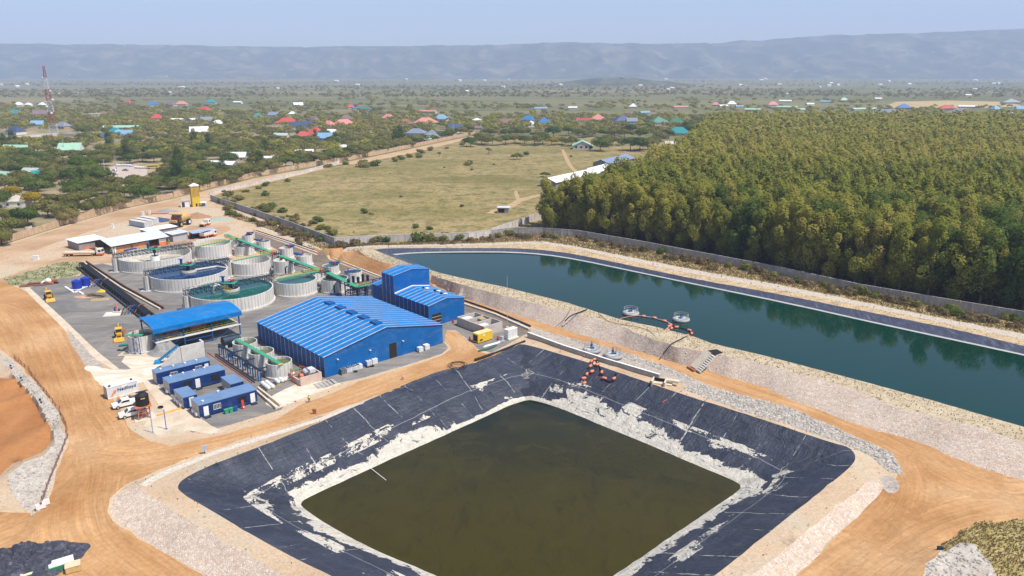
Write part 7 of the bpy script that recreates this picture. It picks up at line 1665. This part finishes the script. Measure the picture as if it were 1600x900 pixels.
HS = [(25,209,20,nvy,wW,'hip','navy hip-roofed white house left of the telecom tower base'),(99,200,17,gry,wO,'hip','grey-blue hip roof on orange walls right of the telecom tower'),(60,197,16,lbl,wC,'gable','pale blue roof among trees left of the telecom tower'),(147,180,16,wC,wC,'block','cream block house in the trees above the pale green long roof'),(25,179,14,tl,wC,'gable','small teal roof near the left edge'),(64,180,18,pur,wW,'gable','purple roof with white wall left of the tower middle'),
(190,202,46,pgr,wC,'long','long pale green roof among trees, left part of town'),(182,212,22,tl,wW,'hip','teal roof below the long pale green roof'),(196,215,24,lbl,wC,'gable','pale blue roofs right of the teal roof'),(162,218,12,blu,wC,'gable','small blue roof left of the teal roof'),
(33,235,50,pgr,wW,'long','wide green roof near the left edge below the compound wall'),(112,238,28,pgr,wW,'gable','green gabled roof just below the telecom tower'),(12,280,44,pgr,wC,'long','light green roof cut off by the left edge'),(60,274,40,(.40,.46,.40),wC,'long','grey-green roof with a teal front in the lower left trees'),(68,281,24,tl,wC,'gable','teal veranda roof in front of the grey-green roof'),(28,321,28,(.52,.46,.40),wW,'dome','round whitish hut with domed roof in the lower left trees'),
(240,165,13,blu,wW,'hip','small blue roof far behind the left trees'),(267,165,14,pur,wC,'hip','small purple roof in the far row of roofs'),(284,164,15,sal,wC,'hip','pinkish roof in the far row right of the purple one'),(330,161,13,tl,wC,'hip','small far teal roof'),(320,174,15,rd,wC,'hip','bright red roof in the far row above the grey-blue roof'),(246,187,15,rd,wC,'hip','small crimson roof among the left-hand trees'),(287,190,32,wht,wW,'long','long white roof behind the dark trees'),(323,191,16,gry,wG,'gable','steep grey-blue roof right of the long white roof'),(341,196,14,wht,wO,'hip','white pyramid roof on orange walls'),(210,191,14,wC,wC,'block','pale block house behind the long green roof'),(201,161,8,rd,wC,'hip','tiny red roof at the far left of the town horizon'),(372,161,13,wht,wW,'long','small far white roof beside the teal one'),(30,165,10,wht,wW,'hip','tiny white roof at the far left, first of three'),(45,165,8,wht,wW,'hip','tiny white roof at the far left, second of three'),(67,165,9,wht,wW,'hip','tiny white roof at the far left, third of three'),
(350,262,38,wht,wB,'long','long white roofed building behind the tan wall'),(374,250,20,wht,wC,'gable','white roof behind the long white building'),(312,209,24,wht,wO,'gable','white-walled house low in the central left trees'),
(449,194,30,rd,wC,'hip','broad red hip roof standing above the trees'),(471,200,31,nvy,wG,'gable','dark blue-grey gabled roof right of the broad red roof'),(490,190,14,pur,wC,'hip','purple-brown roof behind the blue-grey gable'),(514,197,14,sal,wC,'hip','small salmon roof left of the large salmon roof'),(538,197,32,sal,wC,'hip','large salmon roof in the middle of the town'),(494,213,27,rd,wW,'tall','tall pointed bright red roof'),(474,216,18,rd,wC,'hip','low red roof left of the tall pointed one'),(508,219,22,lbl,wB,'gable','light blue building in front of the tall red roof'),(519,210,13,wht,wW,'gable','white roof behind the light blue building'),(440,215,20,(.45,.50,.50),wC,'long','pale grey roof left of the low red roof'),(607,187,16,sal,wC,'hip','small pink roof left of the dark red roof'),(633,196,19,dkr,wC,'hip','dark red hip roof'),(666,194,33,sal,pgr,'hip','largest salmon roof, on pale green walls'),(651,216,26,gry,wB,'two','two-storey blue and white building with dark roof'),(675,218,26,gry,wG,'tall','steep grey hip roof right of the two-storey building'),(655,221,36,pgr,wG,'long','low pale green roof in front of the two-storey building'),(698,212,26,grn,wG,'long','low green roofs right of the steep grey roof'),(711,204,20,nvy,wG,'gable','dark blue roof behind the low green roofs'),(737,203,28,pur,wC,'long','long purple-brown roof left of the field trees'),(745,190,11,wht,wW,'dome','small white domed roof behind the purple-brown roof'),(793,195,21,brn,wW,'gable','brown roof with white front at the field tree line'),(541,188,15,pur,wC,'hip','dark purple hip roof above the large salmon roof'),(690,188,17,lbl,wW,'hip','pale teal roof right of the largest salmon roof'),(669,176,26,sal,wC,'long','long pinkish roof in the far row'),(560,171,17,blu,wC,'long','far bright blue roof with white neighbours'),(548,169,10,rd,wC,'hip','far small red roof beside the bright blue one'),(573,172,14,grn,wW,'long','far green roof right of the bright blue one'),(475,243,26,wht,wW,'long','white shed just behind the tan wall'),(533,236,14,wht,wW,'gable','small white tent-shaped roof behind the tan wall'),(424,254,20,wht,wW,'long','white low roof left of the white shed behind the tan wall'),(428,182,13,gry,wG,'gable','steep bluish roof left of the broad red roof'),(403,185,15,grn,wC,'hip','dark green roof left of the steep bluish roof'),(457,180,9,wht,wW,'hip','tiny white roof above the broad red roof'),(466,166,13,wht,wB,'gable','far white and blue building in the middle distance'),
(825,190,18,blu,wC,'hip','deep blue roof beyond the field trees'),(850,194,17,blu,wW,'tall','bright blue tent-like roof beyond the field trees'),(830,197,11,wht,wW,'tall','white tent-like roof left of the bright blue one'),(912,190,20,rd,wW,'long','long red roof on a white wall beyond the field trees'),(934,189,22,sal,wC,'tall','salmon pointed roof right of the long red roof'),(972,191,31,nvy,wG,'tall','large dark navy roof beyond the field trees'),(987,192,15,gry,wB,'gable','grey roof end with blue wall right of the navy roof'),(1028,194,28,grn,wG,'tall','big dark green pointed roof, left of the pair'),(1056,195,24,grn,wG,'tall','big dark green pointed roof, right of the pair'),(1060,211,30,tl,wC,'hip','bright turquoise roof at the plantation edge'),(1056,229,30,(.55,.53,.46),wC,'long','pale grey-cream roof beside the plantation'),(980,179,11,brn,wW,'hip','small brown roof house alone in the far field'),(1007,178,16,lbl,wG,'long','low grey-blue roof alone in the far field'),(989,168,10,wht,wW,'tall','tiny white pyramid far beyond the field'),(1063,169,20,sal,wC,'long','far salmon roofs right of the white pyramid'),(1176,173,21,pgr,wC,'long','long pale green roof in the far right cluster'),(845,171,18,lbl,wW,'long','far pale teal building at mid distance'),(895,170,12,wht,wW,'long','far small white building at mid distance'),
(1207,165,14,sal,wW,'hip','salmon roof at the left end of the far right row'),(1230,169,27,pgr,wC,'long','long pale green roof in the far right row'),(1227,159,16,wht,wW,'long','white roof above the long pale green one'),(1350,172,42,pgr,wC,'long','longest pale green roof on the right'),(1372,155,9,wht,wW,'long','tiny white roof far right'),(1412,170,19,blu,wO,'tall','bright blue pointed roof on the right'),(1383,178,25,gry,wG,'gable','blue-grey roof left of the bright blue pointed one'),(1363,180,18,gry,wG,'hip','small blue-grey roof nearest the trees on the right'),(1479,171,21,rd,wC,'hip','dark red hip roof on the right'),(1500,178,32,gry,wB,'tall','large slate grey pointed roof right of the dark red one'),(1512,149,10,wht,wW,'long','small white roof far above the slate grey one'),(1579,161,24,gry,wG,'tall','slate pyramid roof near the right edge'),(1598,172,18,lbl,wW,'gable','pale blue gable cut by the right edge'),(1555,172,12,lbl,wC,'hip','small pale blue roof left of the right edge'),(1512,168,24,wht,wC,'long','long white roof behind the slate grey roof'),(1598,184,18,wht,wW,'long','white low roof at the right edge by the tents'),(1265,164,12,wht,wW,'long','small white far roof above the right trees'),(1290,160,14,lbl,wW,'long','small pale blue far roof in the right row'),(1318,158,11,pgr,wW,'hip','small mint roof in the far right row'),(1250,173,15,pgr,wC,'long','short mint roof beside the longest pale green roof'),(1130,167,13,wht,wW,'long','small white roof left of the pale green far roof'),(1118,165,10,sal,wC,'hip','tiny salmon roof in the far centre right row'),(1143,164,12,wht,wW,'hip','tiny white hip roof in the far centre right row'),(1155,168,12,lbl,wC,'long','tiny grey-blue roof in the far centre right row')]
for hh in HS: house(hh[0], hh[1]+1, hh[2], hh[3], hh[4], hh[5], hh[6])
for i,(px,py) in enumerate(((1564,180),(1572,181),(1581,180))):
    g = at(px,py); b = MB().cyl(0,0,0,2.2,3.6,6).cyl(0,0,2.2,5,3.9,6,.1).build('white_tent', wht and paint('tent white', (.8,.8,.8))); b.location = g; tag(b, 'white pointed tent in the row near the right edge', 'tent', 'white tents near the right edge')
# field buildings
sh1 = thing('field_hut', 'small hut with pale flat roof near the bend of the pale wall', 'hut', at(777,333), R(-8)); MB().box(0,5.8,0,4.4,0,2.7).build('wall', paint('hut block', (.36,.33,.30)), sh1); MB().box(-.3,6.1,-.3,4.7,2.7,2.85).build('roof', paint('pale hut roof', (.62,.66,.72), .4), sh1); MB().box(.6,3.6,-.04,-.01,.3,2.2).build('opening', dark_panel, sh1)
def barn(label, px, py, px1, py1, W, eave, rise, roofm, wallm, name='barn'):
    a = at(px,py); b_ = at(px1,py1); d = b_-a; L = d.length; t = thing(name, label, 'barn', a, math.atan2(d.y,d.x))
    MB().prism([(0,0),(W,0),(W,eave),(W/2,eave+rise),(0,eave)], 0, L, 'x').build('wall', wallm, t); s_ = rise/(W/2)
    MB().prism([(-.8,eave-.8*s_+.06),(W/2,eave+rise+.06),(W+.8,eave-.8*s_+.06),(W+.8,eave-.8*s_+.18),(W/2,eave+rise+.18),(-.8,eave-.8*s_+.18)], -.8, L+.8, 'x').build('roof', roofm, t); return t
whr = paint('bright white roof', (.80,.80,.82)); gwl = paint('barn wall', (.22,.22,.24), .9, .2)
barn('longest white-roofed barn at the left corner of the plantation', 868, 293, 936, 277, 11, 3.2, 2.2, whr, gwl)
barn('shorter white-roofed barn adjoining the longest one', 930, 277, 958, 269, 12, 3.2, 2.2, whr, gwl)
barn('blue-grey roofed barn behind the white barns', 952, 264, 990, 254, 13, 3.6, 2.6, paint('slate roof', (.20,.26,.38), .5, .15), gwl)
wh = thing('school_house', 'pale block house with light green gabled roof and dark windows beyond the field', 'house', at(895,233.5), R(-3)); D_ = depth(at(911,233)); L_ = 31*D_/CAM_F
lw = paint('pale grey block', (.50,.47,.46), .9, .12); MB().prism([(0,0),(L_,0),(L_,3.2),(L_*.47,7.2),(0,3.2)], 0, 14, 'y').build('wall', lw, wh); MB().prism([(-.5,3.0),(L_*.47,7.3),(L_+.5,3.0),(L_+.5,3.15),(L_*.47,7.5),(-.5,3.15)], -.6, 14.6, 'y').build('roof', paint('mint roof', (.33,.58,.42), .5), wh)
for i in range(4): MB().box(2+i*4.6,4+i*4.6,-.05,-.005,1.3,3.0).build('window', dark_panel, wh)
MB().box(L_-3.4,L_-2,-.05,-.005,0,2.8).build('door', dark_panel, wh)
kerb('whitish compound wall left of the telecom tower', [(-30,221),(45,216),(90,212),(120,214)], .4, 3.0, palew)
# telecom tower
q = at(88,227); tw = thing('telecom_tower', 'tall red and white lattice telecom tower left of the town', 'tower', q, R(20)); Ht = 73; tm1 = paint('tower red', (.34,.06,.05)); tm2 = paint('tower white', (.55,.56,.58)); bands = 7
for bi in range(bands):
    b = MB(); z0 = Ht*bi/bands; z1 = Ht*(bi+1)/bands
    def wd(z): return 3.3*(1-z/Ht)+.6
    ns = 4
    for i in range(ns):
        a0 = z0+(z1-z0)*i/ns; a1 = z0+(z1-z0)*(i+1)/ns; w0 = wd(a0); w1 = wd(a1)
        c0 = [(-w0,-w0,a0),(w0,-w0,a0),(w0,w0,a0),(-w0,w0,a0)]; c1 = [(-w1,-w1,a1),(w1,-w1,a1),(w1,w1,a1),(-w1,w1,a1)]
        for j in range(4): b.beam(c0[j], c1[j], .24); b.beam(c0[j], c1[(j+1)%4], .12); b.beam(c0[(j+1)%4], c1[j], .12); b.beam(c0[j], c0[(j+1)%4], .12)
    b.build('lattice_section', tm1 if bi % 2 == 0 else tm2, tw)
for z_, a_ in ((42,0),(44,2),(36,4),(50,1),(30,5),(62,3),(40,3.2)): MB().ball((3.4*(1-z_/Ht)*math.cos(a_)+1.6*math.cos(a_), 3.4*(1-z_/Ht)*math.sin(a_)+1.6*math.sin(a_), z_), 1.3, 1.3, 1.3, 8, 5).build('dish_antenna', tm2, tw)
for px,py,h,lb in ((166,283,14,'left of two pale utility poles at the pink gravel car park'),(184,278,13,'right of two pale utility poles at the pink gravel car park'),(708.5,212,26,'thin grey mast rising behind the low green roofs'),(101,240,12,'white pole below the telecom tower')):
    t = thing('utility_pole', lb, 'pole', at(px,py), 0); MB().cyl(0,0,0,h,.28,8,.18).build('pole', galv, t); MB().box(-1.1,1.1,-.12,.12,h-.6,h-.35).build('crossarm', galv, t)
# cars on the gravel lot
cars = [(185,258.5),(189,258.5),(193.5,258.3),(198,258.3),(202.5,258.5),(206.5,258.8),(214,261.5),(218,261.8),(222,262),(226.5,262),(231,261.5)]
for i,(px,py) in enumerate(cars): car(at(px,py+1), R(80), 'white car in the row at the far side of the pink gravel car park', paint('car white', (.72,.72,.72), .3), 'white cars parked in a row')
car(at(179,267.5), R(150), 'white car parked alone at the left of the gravel car park', paint('car white', (.72,.72,.72), .3)); car(at(196,267), R(170), 'dark silver car alone in the middle of the gravel car park', paint('car silver', (.35,.36,.37), .3)); car(at(180,272.5), R(160), 'white car below the one parked alone, half under trees', paint('car white', (.72,.72,.72), .3))
for px,py,lb in ((239,263.5,'yellow bus-like vehicle, left of two at the end of the car row'),(258,261.5,'yellow bus-like vehicle, right of two, partly behind trees')):
    t = thing('minibus', lb, 'bus', at(px,py), R(15)); yb_ = paint('bus yellow', (.66,.50,.10)); MB().box(-4,4,-1.1,1.1,.6,2.8).build('body', yb_, t); MB().box(-3.6,3.7,-1.14,-1.105,1.6,2.3).build('windows', glass, t)
    for x in (-2.5,2.5):
        for y in (-1,1): MB().box(x-.45,x+.45,y-.15,y+.15,0,.9).build('wheel', black, t)
# ---- town trees, scattered between the buildings
fixed = [(23,306,'Y'),(55,318,'Y'),(122,318,'Y'),(60,302,'D'),(60,296,'Y3'),(118,305,'D'),(125,320,'O'),(38,345,'F'),(75,335,'O'),(100,332,'F'),(20,362,'O'),(45,350,'D'),(90,322,'F'),(125,300,'D'),(135,278,'B'),(150,283,'B'),(145,260,'B'),(120,262,'B'),(88,272,'O'),(68,250,'D'),(45,247,'D'),(85,246,'D'),(15,262,'O'),(30,270,'D'),(135,222,'D'),(128,216,'D'),(5,345,'O'),(0,320,'D'),(150,330,'O'),(175,318,'F'),(195,308,'F'),(180,322,'F'),(210,305,'D'),(235,296,'F'),(245,291,'O'),(270,292,'D'),(255,280,'F'),(275,276,'F'),(283,265,'Yg'),(300,270,'O'),(320,282,'F'),(345,278,'F'),(365,272,'F'),(385,268,'F'),(410,262,'F'),(225,312,'D'),(160,300,'F'),(105,345,'O'),(3,378,'O'),(140,315,'D')]
bright = leafmat('bright green leaves', [(.0,(.07,.13,.012)),(.5,(.12,.18,.02)),(1,(.18,.22,.03))]); BR = [proto('dome', 8.5, 14, 2200, .30, 80+s_, bright, barkd, .26) for s_ in range(2)]
ygr = leafmat('lime leaves', [(.0,(.20,.22,.03)),(1,(.34,.34,.06))]); YG = [proto('dome', 8, 7, 1100, .3, 85, ygr, barkd, .25)]
lbm = {'D':'dark round tree behind the tan wall on the left','O':'olive tree behind the tan wall on the left','F':'flat-topped thorn tree behind the tan wall','Y':'yellow-flowering tree behind the tan wall','B':'bright green tree beside the gravel car park','Y3':'tree with mustard-tinted crown below the green roofs','Yg':'lime-coloured tree behind the tan wall right of the car park'}
for px,py,kk in fixed:
    mm = random.choice({'D':DOME,'O':OLIVE,'F':FLAT,'Y':YEL,'B':BR,'Y3':YEL,'Yg':YG}[kk]); p = plant(mm, at(px,py+4), lbm[kk], 'trees behind the tan wall', 'tree', 'tree', random.uniform(.85,1.15))
    if kk in ('Y3','Yg'): del p['group']
hs_xy = [(at(h[0],h[1]+1), h[2]*depth(at(h[0],h[1]))/CAM_F) for h in HS]
def clear(q, front=True):
    for p, L in hs_xy:
        if abs(q.x-p.x) < L*.5+3 and -L*.4-2 < q.y-p.y < L*.5+3: return False
        # leave the sight line to the roofs mostly open
        if abs(proj(q)[0]-proj(p)[0]) < 3+L*CAM_F/depth(p)/2*.8 and 0 < p.y-q.y < 35*p.y/500 and random.random() < .8: return False
    return True
cnt = 0; tries = 0; townpts = []
while cnt < 240 and tries < 20000:
    tries += 1
    X = random.uniform(-40, 745); Y = random.uniform(178, 300) if X < 420 else random.uniform(176, 232)
    lim = 352-(X)*.19 if X < 400 else 277-(X-400)*.185
    if X < 100: lim = 372-X*.2
    if Y > lim-3 or (165 < X < 262 and 256 < Y < 292) or (X<120 and 205<Y<222) : continue
    if random.random() > (Y-205)/60 or Y < 206: continue
    q = at(X, Y)
    if not clear(q) or any((q-t_).length < 7 for t_ in townpts): continue
    townpts.append(q); kk = random.choices(['D','O','F','B','E'], [3,6,4,.7,1])[0]; mm = random.choice({'D':DOME,'O':OLIVE,'F':FLAT,'B':BR,'E':EUCD}[kk])
    plant(mm, q, 'one of many %s trees among the town houses' % {'D':'dark green','O':'olive','F':'thorn','B':'bright green','E':'tall dark'}[kk], 'trees among the town houses', 'tree', 'tree', random.uniform(.8,1.2)*(.75 if kk=='E' else 1)); cnt += 1
for i in range(40):
    f = (i+random.uniform(-.3,.3))/40; X = 285+455*f; Y = float(np.interp(X, [272,400,550,650,742], [307,275,249,228.5,209]))-random.uniform(1.5,6)*(1-.5*f)
    q = at(X, Y); kk = random.choice('OOFDFE'); plant(random.choice({'D':DOME,'O':OLIVE,'F':FLAT,'E':DOME}[kk]), q, {'D':'dark tree','O':'olive tree','F':'thorn tree','E':'dark tree'}[kk]+' in the row just behind the tan wall beside the field', 'trees just behind the tan wall', 'tree', 'tree', random.uniform(.95,1.35))
# the trees deeper in the town, beyond the ones placed singly
P = []; tries = 0
while len(P) < 1500 and tries < 30000:
    tries += 1; X = random.uniform(-60, 1100); Y = random.uniform(166, 250)
    if X > 400 and Y > 277-(X-400)*.185-4 and X < 745: continue
    if X >= 745 and (Y > 214 or 172 < Y < 183): continue
    if (165 < X < 262 and 256 < Y < 292) or (X<120 and 205<Y<222): continue
    q = at(X, Y)
    if mnoise.noise((q.x*.012, q.y*.006, 8)) < -.28 or not clear(q): continue
    P.append((q.x, q.y, 0))
P = np.array(P); merged('town_tree_canopy', P[::3], 'dome', 150, .62, 8.5, 12, euc2, 301); merged('town_tree_canopy', P[1::3], 'dome', 150, .62, 8, 13, acl, 331); merged('town_tree_canopy', P[2::3], 'dome', 140, .62, 7.5, 12, acl, 361)
# far trees and scrub as one mass
P = []; tries = 0
while len(P) < 1500 and tries < 40000:
    tries += 1; X = random.uniform(-30,1630); Y = random.uniform(152,206)
    q = at(X,Y)
    if X > 1090 and Y > 186 and X < 1640 and Y>200: continue
    if 745 < X < 1085 and 172 < Y < 181 and random.random() < .9: continue
    if 1380 < X < 1600 and 157 < Y < 168: continue
    if 1088 < X < 1290 and 178 < Y < 189: continue
    if Y > 190 and 740 < X < 1080 and Y > 206: continue
    if mnoise.noise((q.x*.006, q.y*.004, 4)) < -.05+ (0.12 if Y<168 else -.12): continue
    if not clear(q): continue
    P.append((q.x,q.y,0))
P = np.array(P); merged('distant_trees', P[::2], 'dome', 70, .95, 9.5, 12, euc2, 101); merged('distant_trees', P[1::2], 'dome', 70, .95, 7.5, 11, acl, 131)
P = []
for X in np.arange(1085,1640,3.2):
    for Y in (188,191,194,197):
        q = at(X+random.uniform(-3,3), Y+random.uniform(-1,1)); P.append((q.x,q.y,0))
merged('forest_edge_trees', P, 'dome', 90, .9, 9.5, 12, acl, 171); 
P = []
while len(P) < 3000:
    X = random.uniform(-30,1630); Y = 122+ (152-122)*random.random()**.7; q = at(X,Y)
    if mnoise.noise((q.x*.0012, q.y*.0010, 4)) < random.uniform(-.3,.25): continue
    P.append((q.x,q.y,0))
P = np.array(P); merged('distant_scrub', P, 'dome', 14, 2.4, 6.5, 12, acl, 201, 6, None, (.5,1.2))
# far specks of houses on plain and hills
fw = paint('far plaster', (.75,.73,.70), .6, .1)
for i in range(44):
    X = random.uniform(0,1600); Y = random.choice([random.uniform(124,136), random.uniform(130,150)]); q = at(X,Y); s_ = max(.7, q.y/2200)
    b = MB().box(-5,5,-4,4,0,3).prism([(-4.5,3),(0,5),(4.5,3)], -5.3, 5.3, 'x').build('distant_house', fw); b.location = q; b.rotation_euler = (0,0,random.random()*3); b.scale = (s_,s_,s_); tag(b, 'tiny white speck of a house on the hazy plain', 'house', 'distant houses on the plain')
hl = [o for o in COL.objects if o.name.startswith('escarpment')][0]
bpy.context.view_layer.update()
for X,Y in ((195,72),(230,72),(252,73),(1360,53),(1420,49),(1428,49),(1417,83),(1458,81),(1387,104),(1340,113),(1398,111),(1522,106),(1025,119),(1208,107),(1242,112),(108,117),(260,119),(445,118),(1095,106),(880,109),(85,133),(25,133)):
    d = (at(X,Y+60)-Vector((0,0,CAM_H))); v_ = Vector(((X-800), CAM_F*_c-(Y-450)*_s, -(CAM_F*_s+(Y-450)*_c))).normalized()
    hit, loc, nr, _i = hl.ray_cast(Vector((0,0,CAM_H)), v_)
    if not hit: continue
    b = MB().box(-9,9,-6,6,-2,6).build('hillside_house', fw); b.location = loc; tag(b, 'tiny white house high on the hazy escarpment', 'house', 'distant houses on the escarpment')
# ---- loose rock and tufts as masses
def scatter(zname, n, fn, seed=1):
    g = np.random.default_rng(seed); tt = T2_[zid == ZN.index(zname)]; A = p3[tt]; cen_ = A.mean(1); cr_ = np.linalg.norm(np.cross(A[:,1]-A[:,0], A[:,2]-A[:,0]), axis=1)
    pr_ = (cen_[:,1] < 420) & (np.abs(cen_[:,0]) < cen_[:,1]*.8+10); w_ = cr_*pr_; w_ = w_/w_.sum(); idx = g.choice(len(tt), n, p=w_); u = g.random((n,2)); m = u.sum(1) > 1; u[m] = 1-u[m]
    Pp = A[idx,0]+(A[idx,1]-A[idx,0])*u[:,:1]+(A[idx,2]-A[idx,0])*u[:,1:]; 
    for p in Pp: fn(p)
def mat_rocks(name, cols):
    k = NT(name); k.col(k.ramp(k.noise(k.coord('pos'), .9, 3, .7), cols)); return k.done(.95)
rk = MB(); scatter('rubble_bank', 2200, lambda p: rk.rock((p[0],p[1],p[2]), random.uniform(.12,.38)), 3); scatter('pit_gravel', 900, lambda p: rk.rock((p[0],p[1],p[2]), random.uniform(.1,.35)), 8); scatter('rough_gravel', 700, lambda p: rk.rock((p[0],p[1],p[2]), random.uniform(.08,.2)), 5)
o = rk.build('rubble_rocks', mat_rocks('grey rubble', [(.3,(.24,.21,.18)),(.5,(.38,.35,.31)),(.7,(.56,.52,.47))])); o['kind'] = 'stuff'
rk = MB(); scatter('stone_embankment', 2600, lambda p: rk.rock((p[0],p[1],p[2]-.03), random.uniform(.08,.2)), 4); scatter('rock_band', 900, lambda p: rk.rock((p[0],p[1],p[2]), random.uniform(.15,.35)), 6)
o = rk.build('embankment_stones', mat_rocks('pinkish stones', [(.3,(.44,.35,.28)),(.5,(.56,.46,.38)),(.7,(.66,.57,.49))])); o['kind'] = 'stuff'
def tufts(name, zones_, leaf, hgt, seed):
    co=[]; g = random.Random(seed)
    def f(p):
        h = hgt*g.uniform(.5,1.3)
        for _ in range(5):
            a = g.random()*6.28; dx,dy = math.cos(a)*h*.45, math.sin(a)*h*.45; x,y,z = p; w_ = h*.16
            co.append(((x-dy*.3-w_*.3,y+dx*.3,z-.02),(x+dy*.3+w_*.3,y-dx*.3,z-.02),(x+dx*1.0+w_,y+dy*1.0,z+h*.9),(x+dx*.9-w_,y+dy*.9,z+h)))
    for zn_, n in zones_: scatter(zn_, n, f, seed+n)
    c = np.array(co).reshape(-1,3); o = bpy.data.objects.new(name, fast_mesh(name, c, np.arange(len(c)).reshape(-1,4), leaf, {'tint': np.repeat(np.random.default_rng(seed).random(len(c)//4),4)})); COL.objects.link(o); o['kind']='stuff'
strawm = leafmat('dry straw', [(.0,(.16,.13,.05)),(.3,(.27,.20,.09)),(.7,(.38,.27,.14)),(1,(.44,.30,.17))]); tuftg = leafmat('green tufts', [(.0,(.09,.10,.03)),(.5,(.17,.16,.06)),(1,(.30,.24,.11))])
tufts('dry_grass', [('verge_grass',9000),('rock_band',60)], strawm, .42, 5); tufts('green_grass', [('scrub_bank',260),('verge_grass',2500)], tuftg, .36, 9); tufts('crest_grass', [('grass_patch',7000),('site_ground',1500),('lagoon_crest',2600),('crest_path',900)], strawm, .2, 13)
